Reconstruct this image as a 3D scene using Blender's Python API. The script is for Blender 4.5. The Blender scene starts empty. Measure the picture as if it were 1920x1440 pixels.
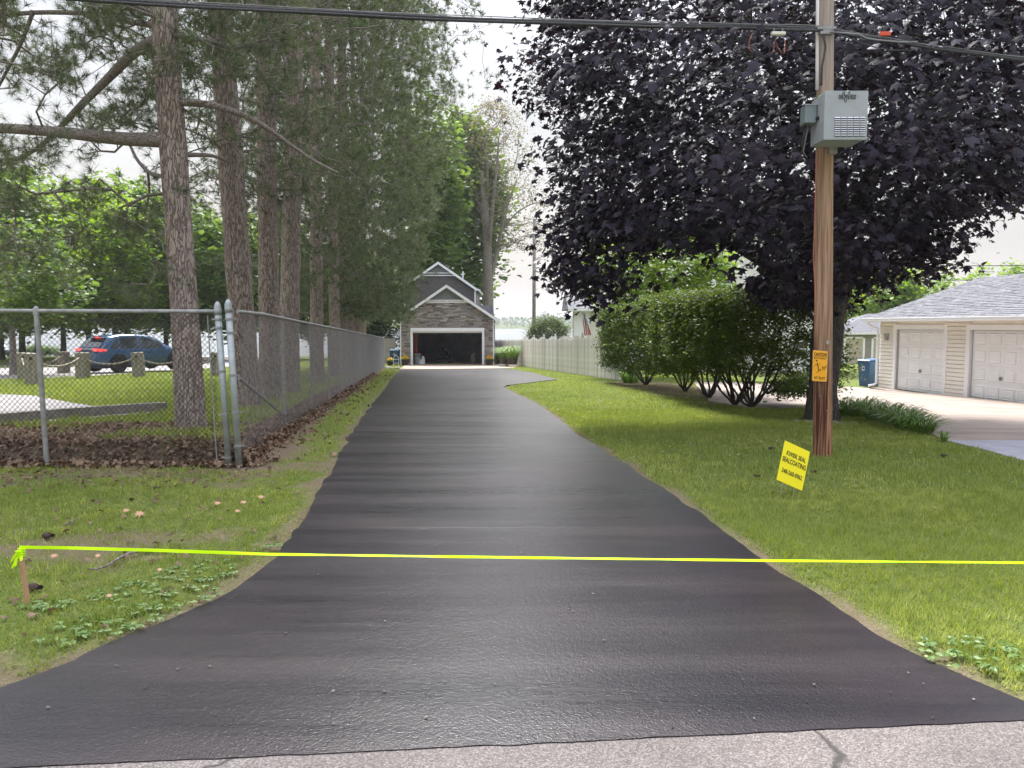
import bpy, bmesh, math, random
import numpy as np
from mathutils import Vector, Matrix
R = math.radians
rng = np.random.default_rng(7)
random.seed(7)
SC = bpy.context.scene
COL = SC.collection

# ------------------------------------------------------------------ camera, sky, sun, exposure
CAM_Z, F, PITCH = 1.64, 1442.0, R(4.36)
cam_d = bpy.data.cameras.new('camera'); cam = bpy.data.objects.new('camera', cam_d); COL.objects.link(cam)
cam.location = (0, 0, CAM_Z); cam.rotation_euler = (R(90) - PITCH, 0, 0)
cam_d.sensor_width = 36; cam_d.lens = F / 1920 * 36; cam_d.clip_end = 5000; cam_d.clip_start = 0.05
SC.camera = cam
SC.view_settings.view_transform = 'Standard'; SC.view_settings.look = 'None'
SC.view_settings.exposure = 1.2; SC.view_settings.gamma = 1
SC.view_settings.use_curve_mapping = False
SUN_EL, SUN_AZ = R(53), R(-10)          # azimuth from +Y towards +X
HAZE = 0.00036
W = bpy.data.worlds.new('World'); SC.world = W; W.use_nodes = True
def build_world():
    nt = W.node_tree; N = nt.nodes; L = nt.links; N.clear()
    out = N.new('ShaderNodeOutputWorld'); bg = N.new('ShaderNodeBackground'); bg.inputs[1].default_value = 0.1
    sky = N.new('ShaderNodeTexSky'); sky.sky_type = 'NISHITA'; sky.sun_disc = False
    sky.sun_elevation = SUN_EL; sky.sun_rotation = SUN_AZ; sky.air_density = 1.5; sky.dust_density = 4
    tc = N.new('ShaderNodeTexCoord'); sx = N.new('ShaderNodeSeparateXYZ'); L.new(tc.outputs['Generated'], sx.inputs[0])
    # overcast veil: horizon paler and warmer, overhead brighter, as a cloud deck is
    ramp = N.new('ShaderNodeValToRGB'); e = ramp.color_ramp.elements
    e[0].position = 0.0; e[0].color = (.80, .74, .72, 1); e[1].position = 1.0; e[1].color = (.81, .84, .97, 1)
    a = e.new(.10); a.color = (.80, .765, .755, 1); b = e.new(.24); b.color = (.80, .81, .835, 1); c = e.new(.45); c.color = (.81, .84, .97, 1)
    L.new(sx.outputs['Z'], ramp.inputs[0])
    mp = N.new('ShaderNodeMapping'); mp.inputs['Scale'].default_value = (1.2, 1.2, 5); L.new(tc.outputs['Generated'], mp.inputs[0])
    nz = N.new('ShaderNodeTexNoise'); nz.inputs['Scale'].default_value = 2.2; nz.inputs['Detail'].default_value = 5; L.new(mp.outputs[0], nz.inputs[0])
    mr = N.new('ShaderNodeMapRange'); mr.inputs[1].default_value = .3; mr.inputs[2].default_value = .7
    mr.inputs[3].default_value = 3.95; mr.inputs[4].default_value = 4.65; L.new(nz.outputs[0], mr.inputs[0])
    vm = N.new('ShaderNodeVectorMath'); vm.operation = 'SCALE'; L.new(ramp.outputs[0], vm.inputs[0]); L.new(mr.outputs[0], vm.inputs['Scale'])
    # cloud deck thickens in brightness overhead (CIE overcast shape)
    m2 = N.new('ShaderNodeMapRange'); m2.inputs[1].default_value = .25; m2.inputs[2].default_value = 1
    m2.inputs[3].default_value = 1; m2.inputs[4].default_value = 3.3; L.new(sx.outputs['Z'], m2.inputs[0])
    v2 = N.new('ShaderNodeVectorMath'); v2.operation = 'SCALE'; L.new(vm.outputs[0], v2.inputs[0]); L.new(m2.outputs[0], v2.inputs['Scale'])
    # thin cloud glows round the veiled sun
    dt = N.new('ShaderNodeVectorMath'); dt.operation = 'DOT_PRODUCT'; L.new(tc.outputs['Generated'], dt.inputs[0])
    dt.inputs[1].default_value = (math.sin(SUN_AZ) * math.cos(SUN_EL), math.cos(SUN_AZ) * math.cos(SUN_EL), math.sin(SUN_EL))
    m4 = N.new('ShaderNodeMapRange'); m4.interpolation_type = 'SMOOTHERSTEP'; m4.inputs[1].default_value = .87; m4.inputs[2].default_value = 1; m4.inputs[3].default_value = 1; m4.inputs[4].default_value = 2.8; L.new(dt.outputs['Value'], m4.inputs[0])
    v4 = N.new('ShaderNodeVectorMath'); v4.operation = 'SCALE'; L.new(v2.outputs[0], v4.inputs[0]); L.new(m4.outputs[0], v4.inputs['Scale'])
    mix = N.new('ShaderNodeMix'); mix.data_type = 'RGBA'; mix.inputs[0].default_value = .88
    L.new(sky.outputs[0], mix.inputs[6]); L.new(v4.outputs[0], mix.inputs[7]); L.new(mix.outputs[2], bg.inputs[0]); L.new(bg.outputs[0], out.inputs[0])
build_world()
sun_d = bpy.data.lights.new('sun', 'SUN'); sun_d.energy = 3.5; sun_d.angle = R(16); sun_d.color = (1, .97, .92)
sun = bpy.data.objects.new('sun', sun_d); COL.objects.link(sun); sun.location = (0, 0, 40)
sd = Vector((math.sin(SUN_AZ) * math.cos(SUN_EL), math.cos(SUN_AZ) * math.cos(SUN_EL), math.sin(SUN_EL)))
sun.rotation_euler = (-sd).to_track_quat('-Z', 'Y').to_euler()
SC.cycles.max_bounces = 6; SC.cycles.diffuse_bounces = 4; SC.cycles.transparent_max_bounces = 8
SC.cycles.volume_bounces = 0

# ------------------------------------------------------------------ numbers: rays, ground shape, noise
def ray(px, py):
    u, v = (px - 960) / F, (720 - py) / F
    c, s = math.cos(PITCH), math.sin(PITCH)
    return np.array([u, v * s + c, v * c - s])
def P(px, py, Y):                        # the point of the place seen at that spot, Y metres ahead
    d = ray(px, py); t = Y / d[1]
    return np.array([d[0] * t, Y, CAM_Z + d[2] * t])
_tab = np.random.default_rng(3).random((64, 256, 256))
def vn(x, y, scale=1.0, seed=0):
    x = np.asarray(x, float) * scale + 1000; y = np.asarray(y, float) * scale + 1000
    xi = np.floor(x).astype(int); yi = np.floor(y).astype(int); fx = x - xi; fy = y - yi
    fx = fx * fx * (3 - 2 * fx); fy = fy * fy * (3 - 2 * fy); T = _tab[seed % 64]
    a = T[xi % 256, yi % 256]; b = T[(xi + 1) % 256, yi % 256]; c = T[xi % 256, (yi + 1) % 256]; d = T[(xi + 1) % 256, (yi + 1) % 256]
    return (a * (1 - fx) + b * fx) * (1 - fy) + (c * (1 - fx) + d * fx) * fy
def fbm(x, y, scale=1., seed=0, o=3):
    s = 0; w = 1; t = 0
    for k in range(o):
        s = s + w * vn(x, y, scale * 2 ** k, seed + k); t += w; w *= .5
    return s / t
def sst(t):
    t = np.clip(t, 0, 1); return t * t * (3 - 2 * t)
def fence_x(y): return -3.13 - .1226 * (np.asarray(y, float) - 8.7)
def g(x, y):
    x = np.asarray(x, float); y = np.asarray(y, float)
    d = y - 9.0
    z = -.0245 * np.where(d > 3, d - .75, np.where(d > -0, d * d / 4 / 1.0 * (3 / 3) * (1 - d / 12 * 1.0) if False else d * d * .25, 0)) 
    z = np.where(d > 3, -.0245 * (d - .75), np.where(d > 0, -.0245 * d * d * .25, 0))
    z = z - .22 * sst((x - 7) / 6) * sst((y - 12) / 8)
    z = z + (.20 - .10 * sst((y - 12) / 25)) * sst((fence_x(y) + .02 - x) / .3) * sst((y - 8.92) / .3) * (1 - sst((y - 60) / 20))
    z = z - 2.6 * sst((y - 93) / 14)
    return z
def G(px, py):
    lo, hi = .5, 400.
    f = lambda Y: P(px, py, Y)[2] - float(g(P(px, py, Y)[0], Y))
    d = ray(px, py); Ys = np.concatenate([np.arange(.6, 60, .1), np.arange(60, 400, 1.)])
    X = d[0] * Ys / d[1]; Z = CAM_Z + d[2] * Ys / d[1]; h = Z - g(X, Ys); k = np.argmax(h < 0)
    if h[k] >= 0: k = len(Ys) - 1
    lo, hi = Ys[max(k - 1, 0)], Ys[k]
    for _ in range(25):
        m = (lo + hi) / 2
        if f(m) > 0: lo = m
        else: hi = m
    return P(px, py, lo)
def Gs(pts): return [tuple(G(*p)[:2]) for p in pts]
def inside(x, y, poly):
    x = np.asarray(x); y = np.asarray(y); r = np.zeros(x.shape, bool); n = len(poly)
    for i in range(n):
        x1, y1 = poly[i]; x2, y2 = poly[(i + 1) % n]
        if y1 == y2: continue
        c = (y1 > y) != (y2 > y)
        r ^= c & (x < (x2 - x1) * (y - y1) / (y2 - y1) + x1)
    return r
def edist(x, y, poly, closed=True):
    d = np.full(np.shape(x), 1e9); n = len(poly)
    for i in range(n if closed else n - 1):
        x1, y1 = poly[i]; x2, y2 = poly[(i + 1) % n]; dx, dy = x2 - x1, y2 - y1
        L2 = dx * dx + dy * dy + 1e-12; t = np.clip(((x - x1) * dx + (y - y1) * dy) / L2, 0, 1)
        d = np.minimum(d, np.hypot(x - x1 - t * dx, y - y1 - t * dy))
    return d

# ------------------------------------------------------------------ object helpers
ORG = {}
def org(o): return ORG.get(o.name, np.zeros(3)) if o is not None else np.zeros(3)
def tag(o, label=None, cat=None, group=None, kind=None):
    for k, v in (('label', label), ('category', cat), ('group', group), ('kind', kind)):
        if v: o[k] = v
    return o
def thing(name, loc, label, cat, group=None):
    o = bpy.data.objects.new(name, None); COL.objects.link(o); o.location = Vector([float(c) for c in loc]); o.empty_display_size = .2
    ORG[o.name] = np.array([float(c) for c in loc]); return tag(o, label, cat, group)
def link_mesh(name, me, parent=None, loc=None, mats=()):
    for m in mats: me.materials.append(m)
    o = bpy.data.objects.new(name, me); COL.objects.link(o)
    if parent is not None: o.parent = parent; ORG[o.name] = org(parent)
    elif loc is not None: o.location = Vector([float(c) for c in loc]); ORG[o.name] = np.array([float(c) for c in loc])
    return o
def copy_tree(o, parent=None):
    c = o.copy(); COL.objects.link(c); c.parent = parent
    for ch in [q for q in bpy.data.objects if q.parent == o]: copy_tree(ch, c)
    return c
def arr_mesh(name, V, Fs, mats, parent=None, loc=None, tint=None, smooth=False, mi=None):
    """Fs: (m,3) or (m,4) array. World coordinates; made local to the parent's or own base."""
    V = np.asarray(V, np.float32).reshape(-1, 3); Fs = np.asarray(Fs, np.int32)
    o0 = org(parent) if parent is not None else (np.array(loc, float) if loc is not None else np.zeros(3))
    V = V - o0.astype(np.float32)
    me = bpy.data.meshes.new(name); k = Fs.shape[1]
    me.vertices.add(len(V)); me.vertices.foreach_set('co', V.ravel())
    me.loops.add(Fs.size); me.loops.foreach_set('vertex_index', Fs.ravel())
    me.polygons.add(len(Fs)); me.polygons.foreach_set('loop_start', np.arange(0, Fs.size, k, dtype=np.int32))
    try: me.polygons.foreach_set('loop_total', np.full(len(Fs), k, np.int32))
    except Exception: pass
    if mi is not None: me.polygons.foreach_set('material_index', np.asarray(mi, np.int32))
    me.update(calc_edges=True)
    if tint is not None:
        a = me.attributes.new('tint', 'FLOAT', 'POINT'); a.data.foreach_set('value', np.asarray(tint, np.float32))
    if smooth: me.polygons.foreach_set('use_smooth', np.ones(len(Fs), bool))
    return link_mesh(name, me, parent, loc, mats)
class MB:
    def __init__(s): s.v = []; s.f = []; s.m = []
    def add(s, vs, fs, mi=0):
        b = len(s.v); s.v += [tuple(map(float, p)) for p in vs]; s.f += [tuple(b + i for i in f) for f in fs]; s.m += [mi] * len(fs); return s
    def box(s, c, d, rz=0, mi=0, M=None):
        x, y, z = d[0] / 2, d[1] / 2, d[2] / 2
        vs = [Vector((a * x, b * y, e * z)) for a in (-1, 1) for b in (-1, 1) for e in (-1, 1)]
        M = M or Matrix.Rotation(rz, 3, 'Z'); c = Vector([float(q) for q in c])
        return s.add([M @ v + c for v in vs], [(0, 1, 3, 2), (4, 6, 7, 5), (0, 4, 5, 1), (2, 3, 7, 6), (0, 2, 6, 4), (1, 5, 7, 3)], mi)
    def beam(s, a, b, w, h, mi=0):       # box along a->b
        a = Vector([float(q) for q in a]); b = Vector([float(q) for q in b]); d = b - a; q = d.to_track_quat('Y', 'Z').to_matrix()
        return s.box((a + b) / 2, (w, d.length, h), M=q, mi=mi)
    def tube(s, pts, rad, n=8, caps=True, mi=0):
        pts = [Vector([float(q) for q in p]) for p in pts]; m = len(pts)
        if not hasattr(rad, '__len__'): rad = [rad] * m
        vs = []; pr = None
        for i, p in enumerate(pts):
            t = (pts[min(i + 1, m - 1)] - pts[max(i - 1, 0)]).normalized()
            if pr is None: pr = t.orthogonal().normalized()
            pr = (pr - t * pr.dot(t)).normalized(); q = t.cross(pr)
            for k in range(n):
                a = 2 * math.pi * k / n; vs.append(p + (pr * math.cos(a) + q * math.sin(a)) * rad[i])
        fs = [(i * n + k, i * n + (k + 1) % n, (i + 1) * n + (k + 1) % n, (i + 1) * n + k) for i in range(m - 1) for k in range(n)]
        if caps: fs += [tuple(range(n))[::-1], tuple((m - 1) * n + k for k in range(n))]
        return s.add(vs, fs, mi)
    def lathe(s, c, prof, n=16, mi=0, axis=None):
        vs = []
        for r, z in prof:
            for k in range(n):
                a = 2 * math.pi * k / n; v = Vector((r * math.cos(a), r * math.sin(a), z))
                vs.append((axis @ v if axis else v) + Vector([float(q) for q in c]))
        m = len(prof)
        fs = [(i * n + k, i * n + (k + 1) % n, (i + 1) * n + (k + 1) % n, (i + 1) * n + k) for i in range(m - 1) for k in range(n)]
        fs += [tuple(range(n))[::-1], tuple((m - 1) * n + k for k in range(n))]
        return s.add(vs, fs, mi)
    def prism(s, poly, a, mi=0):         # poly: list of 3D points, extruded by vector a
        n = len(poly); A = Vector(a); p = [Vector([float(q) for q in v]) for v in poly]
        return s.add(p + [v + A for v in p], [tuple(range(n)), tuple(range(2 * n - 1, n - 1, -1))] + [(i, (i + 1) % n + 0, (i + 1) % n + n, i + n) for i in range(n)], mi)
    def build(s, name, mats, parent=None, loc=None, smooth=False, bevel=0):
        if not isinstance(mats, (list, tuple)): mats = [mats]
        o0 = org(parent) if parent is not None else (np.array(loc, float) if loc is not None else np.zeros(3))
        me = bpy.data.meshes.new(name); me.from_pydata([(a - o0[0], b - o0[1], c - o0[2]) for a, b, c in s.v], [], s.f)
        me.polygons.foreach_set('material_index', s.m)
        bm = bmesh.new(); bm.from_mesh(me); bmesh.ops.recalc_face_normals(bm, faces=bm.faces); bm.to_mesh(me); bm.free()
        if smooth: me.polygons.foreach_set('use_smooth', [True] * len(me.polygons))
        me.update(); o = link_mesh(name, me, parent, loc, mats)
        if bevel:
            b = o.modifiers.new('b', 'BEVEL'); b.width = bevel; b.segments = 2; b.limit_method = 'ANGLE'
        return o
def prisms(P0, P1, r0, r1, n=4):
    P0 = np.asarray(P0, float); P1 = np.asarray(P1, float); d = P1 - P0; L = np.linalg.norm(d, axis=1, keepdims=True) + 1e-9; d = d / L
    a = np.where(np.abs(d[:, 2:3]) < .9, [[0, 0, 1.]], [[1., 0, 0]]); u = np.cross(d, a); u /= np.linalg.norm(u, axis=1, keepdims=True) + 1e-9; w = np.cross(d, u)
    ang = np.arange(n) * 2 * np.pi / n
    c = u[:, None, :] * np.cos(ang)[None, :, None] + w[:, None, :] * np.sin(ang)[None, :, None]
    r0 = np.broadcast_to(r0, (len(P0),)); r1 = np.broadcast_to(r1, (len(P0),))
    V = np.concatenate([P0[:, None] + c * r0[:, None, None], P1[:, None] + c * r1[:, None, None]], 1)
    k = np.arange(n); f = np.stack([k, (k + 1) % n, (k + 1) % n + n, k + n], 1)
    Fs = (np.arange(len(P0)) * 2 * n)[:, None, None] + f[None]
    return V.reshape(-1, 3), Fs.reshape(-1, 4)
def scatter(T, tris, pos, A, sc):
    """T (k,3) template, A (n,3,3) columns = axes"""
    V = np.einsum('nij,kj->nki', A, T) * np.asarray(sc)[:, None, None] + pos[:, None, :]
    Fs = (np.arange(len(pos)) * len(T))[:, None, None] + np.asarray(tris)[None]
    return V.reshape(-1, 3), Fs.reshape(-1, len(tris[0]))
def frames(nrm, spin):
    nrm = nrm / (np.linalg.norm(nrm, axis=1, keepdims=True) + 1e-9)
    a = np.where(np.abs(nrm[:, 2:3]) < .95, [[0, 0, 1.]], [[1., 0, 0]]); u = np.cross(a, nrm); u /= np.linalg.norm(u, axis=1, keepdims=True) + 1e-9; w = np.cross(nrm, u)
    c, s = np.cos(spin)[:, None], np.sin(spin)[:, None]
    return np.stack([u * c + w * s, -u * s + w * c, nrm], 2)

# ------------------------------------------------------------------ materials
def nmat(name):
    m = bpy.data.materials.new(name); m.use_nodes = True; nt = m.node_tree
    return m, nt, nt.nodes, nt.links, nt.nodes['Principled BSDF']
def mat(name, c1, c2=None, scale=8, rough=.6, bump=0, bscale=None, metal=0, stretch=(1, 1, 1), spec=None, emis=None, detail=6, ramp=(.35, .65), dirt=None, dirt_scale=1.5, bdist=.01):
    m, nt, N, L, B = nmat(name)
    B.inputs['Roughness'].default_value = rough; B.inputs['Metallic'].default_value = metal
    if spec is not None: B.inputs['Specular IOR Level'].default_value = spec
    B.inputs['Base Color'].default_value = (*c1, 1)
    tc = N.new('ShaderNodeTexCoord'); mp = N.new('ShaderNodeMapping'); mp.inputs['Scale'].default_value = stretch; L.new(tc.outputs['Object'], mp.inputs[0])
    col = None
    if c2 is not None:
        nz = N.new('ShaderNodeTexNoise'); nz.inputs['Scale'].default_value = scale; nz.inputs['Detail'].default_value = detail; L.new(mp.outputs[0], nz.inputs[0])
        mr = N.new('ShaderNodeMapRange'); mr.inputs[1].default_value = ramp[0]; mr.inputs[2].default_value = ramp[1]; L.new(nz.outputs[0], mr.inputs[0])
        mx = N.new('ShaderNodeMix'); mx.data_type = 'RGBA'; mx.inputs[6].default_value = (*c1, 1); mx.inputs[7].default_value = (*c2, 1); L.new(mr.outputs[0], mx.inputs[0]); col = mx.outputs[2]
    if dirt is not None:
        nz = N.new('ShaderNodeTexNoise'); nz.inputs['Scale'].default_value = dirt_scale; nz.inputs['Detail'].default_value = 8; nz.inputs['Roughness'].default_value = .65; L.new(tc.outputs['Object'], nz.inputs[0])
        mr = N.new('ShaderNodeMapRange'); mr.inputs[1].default_value = .5; mr.inputs[2].default_value = .75; mr.inputs[4].default_value = .7; L.new(nz.outputs[0], mr.inputs[0])
        mx = N.new('ShaderNodeMix'); mx.data_type = 'RGBA'; mx.inputs[6].default_value = (*c1, 1); mx.inputs[7].default_value = (*dirt, 1); L.new(mr.outputs[0], mx.inputs[0])
        if col is not None: L.new(col, mx.inputs[6])
        col = mx.outputs[2]
    if col is not None: L.new(col, B.inputs['Base Color'])
    if bump:
        nb = N.new('ShaderNodeTexNoise'); nb.inputs['Scale'].default_value = bscale or scale * 3; nb.inputs['Detail'].default_value = 5; L.new(mp.outputs[0], nb.inputs[0])
        bp = N.new('ShaderNodeBump'); bp.inputs['Strength'].default_value = bump; bp.inputs['Distance'].default_value = bdist; L.new(nb.outputs[0], bp.inputs['Height']); L.new(bp.outputs[0], B.inputs['Normal'])
    if emis: B.inputs['Emission Color'].default_value = (*emis[0], 1); B.inputs['Emission Strength'].default_value = emis[1]
    return m
def leafmat(name, c1, c2, trans=.35, rough=.5, tcol=None, spec=.4):
    m, nt, N, L, B = nmat(name)
    at = N.new('ShaderNodeAttribute'); at.attribute_name = 'tint'
    mx = N.new('ShaderNodeMix'); mx.data_type = 'RGBA'; mx.inputs[6].default_value = (*c1, 1); mx.inputs[7].default_value = (*c2, 1); L.new(at.outputs['Fac'], mx.inputs[0])
    L.new(mx.outputs[2], B.inputs['Base Color']); B.inputs['Roughness'].default_value = rough; B.inputs['Specular IOR Level'].default_value = spec
    if trans > 0:
        tb = N.new('ShaderNodeBsdfTranslucent'); ms = N.new('ShaderNodeMixShader'); ms.inputs[0].default_value = trans
        hs = N.new('ShaderNodeMix'); hs.data_type = 'RGBA'; hs.blend_type = 'MULTIPLY'; hs.inputs[0].default_value = 1
        L.new(mx.outputs[2], hs.inputs[6]); hs.inputs[7].default_value = (*(tcol or (1.5, 1.5, .6)), 1)
        L.new(hs.outputs[2], tb.inputs[0]); L.new(B.outputs[0], ms.inputs[1]); L.new(tb.outputs[0], ms.inputs[2]); L.new(ms.outputs[0], N['Material Output'].inputs[0])
    return m
def barkmat(name, c1, c2, cd, scale=7, sz=.28, bump=.9, moss=None):
    m, nt, N, L, B = nmat(name); B.inputs['Roughness'].default_value = .9; B.inputs['Specular IOR Level'].default_value = .2
    tc = N.new('ShaderNodeTexCoord'); mp = N.new('ShaderNodeMapping'); mp.inputs['Scale'].default_value = (1, 1, sz); L.new(tc.outputs['Object'], mp.inputs[0])
    dn = N.new('ShaderNodeTexNoise'); dn.inputs['Scale'].default_value = scale * .8; L.new(mp.outputs[0], dn.inputs[0])
    ad = N.new('ShaderNodeMix'); ad.data_type = 'RGBA'; ad.inputs[0].default_value = .16; L.new(mp.outputs[0], ad.inputs[6]); L.new(dn.outputs['Color'], ad.inputs[7])
    vo = N.new('ShaderNodeTexVoronoi'); vo.feature = 'DISTANCE_TO_EDGE'; vo.inputs['Scale'].default_value = scale; L.new(ad.outputs[2], vo.inputs[0])
    mr = N.new('ShaderNodeMapRange'); mr.inputs[1].default_value = .0; mr.inputs[2].default_value = .12; L.new(vo.outputs[0], mr.inputs[0])
    nz = N.new('ShaderNodeTexNoise'); nz.inputs['Scale'].default_value = scale * 3; nz.inputs['Detail'].default_value = 8; L.new(mp.outputs[0], nz.inputs[0])
    m1 = N.new('ShaderNodeMix'); m1.data_type = 'RGBA'; m1.inputs[6].default_value = (*c1, 1); m1.inputs[7].default_value = (*c2, 1)
    r2 = N.new('ShaderNodeMapRange'); r2.inputs[1].default_value = .35; r2.inputs[2].default_value = .65; L.new(nz.outputs[0], r2.inputs[0]); L.new(r2.outputs[0], m1.inputs[0])
    m2 = N.new('ShaderNodeMix'); m2.data_type = 'RGBA'; m2.inputs[6].default_value = (*cd, 1); L.new(mr.outputs[0], m2.inputs[0]); L.new(m1.outputs[2], m2.inputs[7]); L.new(m2.outputs[2], B.inputs['Base Color'])
    hm = N.new('ShaderNodeMath'); hm.operation = 'MULTIPLY_ADD'; hm.inputs[1].default_value = .35; L.new(nz.outputs[0], hm.inputs[0]); L.new(mr.outputs[0], hm.inputs[2])
    bp = N.new('ShaderNodeBump'); bp.inputs['Strength'].default_value = bump; bp.inputs['Distance'].default_value = .02; L.new(hm.outputs[0], bp.inputs['Height']); L.new(bp.outputs[0], B.inputs['Normal'])
    return m
def rndmat(name, cols, rough=.85, scale=18, bump=.5, var=.35):
    """colour picked per object from a ramp, with grain"""
    m, nt, N, L, B = nmat(name); B.inputs['Roughness'].default_value = rough
    oi = N.new('ShaderNodeObjectInfo'); rp = N.new('ShaderNodeValToRGB'); rp.color_ramp.interpolation = 'LINEAR'; e = rp.color_ramp.elements
    n = len(cols); e[0].position = 0; e[0].color = (*cols[0], 1); e[1].position = 1; e[1].color = (*cols[-1], 1)
    for i in range(1, n - 1): q = e.new(i / (n - 1)); q.color = (*cols[i], 1)
    L.new(oi.outputs['Random'], rp.inputs[0])
    tc = N.new('ShaderNodeTexCoord'); nz = N.new('ShaderNodeTexNoise'); nz.inputs['Scale'].default_value = scale; nz.inputs['Detail'].default_value = 6; L.new(tc.outputs['Object'], nz.inputs[0])
    mr = N.new('ShaderNodeMapRange'); mr.inputs[1].default_value = .3; mr.inputs[2].default_value = .7; mr.inputs[3].default_value = 1 - var; mr.inputs[4].default_value = 1 + var; L.new(nz.outputs[0], mr.inputs[0])
    vm = N.new('ShaderNodeVectorMath'); vm.operation = 'SCALE'; L.new(rp.outputs[0], vm.inputs[0]); L.new(mr.outputs[0], vm.inputs['Scale']); L.new(vm.outputs[0], B.inputs['Base Color'])
    bp = N.new('ShaderNodeBump'); bp.inputs['Strength'].default_value = bump; bp.inputs['Distance'].default_value = .01; L.new(nz.outputs[0], bp.inputs['Height']); L.new(bp.outputs[0], B.inputs['Normal'])
    return m

def sealcoat():
    m, nt, N, L, B = nmat('fresh_sealcoat')
    tc = N.new('ShaderNodeTexCoord')
    def noise(scale, st, detail=5, r=.5):
        mp = N.new('ShaderNodeMapping'); mp.inputs['Scale'].default_value = st; mp.inputs['Rotation'].default_value = (0, 0, R(2)); L.new(tc.outputs['Object'], mp.inputs[0])
        n = N.new('ShaderNodeTexNoise'); n.inputs['Scale'].default_value = scale; n.inputs['Detail'].default_value = detail; n.inputs['Roughness'].default_value = r; L.new(mp.outputs[0], n.inputs[0]); return n.outputs[0]
    def rng_(s, a, b, c, d):
        r = N.new('ShaderNodeMapRange'); r.inputs[1].default_value = a; r.inputs[2].default_value = b; r.inputs[3].default_value = c; r.inputs[4].default_value = d; L.new(s, r.inputs[0]); return r.outputs[0]
    def math_(op, a, b):
        q = N.new('ShaderNodeMath'); q.operation = op
        for i, v in enumerate((a, b)):
            if isinstance(v, (int, float)): q.inputs[i].default_value = v
            else: L.new(v, q.inputs[i])
        return q.outputs[0]
    streak = noise(1.0, (.22, 2.6, 1), 7, .62); fine = noise(1.0, (1.2, 26, 1), 4, .5); blotch = noise(.9, (1, 1, 1), 4)
    rough = math_('ADD', rng_(streak, .30, .70, .265, .36), rng_(fine, .3, .7, -.015, .015))
    L.new(rough, B.inputs['Roughness']); B.inputs['Specular IOR Level'].default_value = .5
    mx = N.new('ShaderNodeMix'); mx.data_type = 'RGBA'; mx.inputs[6].default_value = (.008, .0065, .011, 1); mx.inputs[7].default_value = (.022, .014, .018, 1)
    L.new(rng_(math_('MULTIPLY', streak, blotch), .15, .38, 0, 1), mx.inputs[0])
    # pale specks of aggregate
    vo = N.new('ShaderNodeTexVoronoi'); vo.inputs['Scale'].default_value = 55; L.new(tc.outputs['Object'], vo.inputs[0])
    m3 = N.new('ShaderNodeMix'); m3.data_type = 'RGBA'; L.new(rng_(vo.outputs['Distance'], .02, .10, .22, 0), m3.inputs[0]); L.new(mx.outputs[2], m3.inputs[6]); m3.inputs[7].default_value = (.10, .10, .11, 1)
    L.new(m3.outputs[2], B.inputs['Base Color'])
    # one long shallow crack across, and worn pits
    sx = N.new('ShaderNodeSeparateXYZ'); L.new(tc.outputs['Object'], sx.inputs[0])
    wob = noise(1.6, (1, .0, 0), 6, .6)
    cr = math_('ABSOLUTE', math_('ADD', math_('SUBTRACT', sx.outputs['Y'], CRACK_Y), math_('MULTIPLY', math_('SUBTRACT', wob, .5), .28)), 0)
    crack = rng_(cr, .002, .010, 0, 1)
    g1 = noise(95, (1, 1, 1), 3, .6); g2 = noise(38, (1, 1, 1), 3, .6); g3 = noise(7, (.5, 1.2, 1), 4)
    h = math_('ADD', math_('ADD', math_('MULTIPLY', g1, 1.0), math_('MULTIPLY', g2, .8)), math_('ADD', math_('MULTIPLY', g3, .35), math_('MULTIPLY', crack, .6)))
    bp = N.new('ShaderNodeBump'); bp.inputs['Strength'].default_value = .34; bp.inputs['Distance'].default_value = .006; L.new(h, bp.inputs['Height']); L.new(bp.outputs[0], B.inputs['Normal'])
    return m
CRACK_Y = float(G(700, 992)[1])
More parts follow.
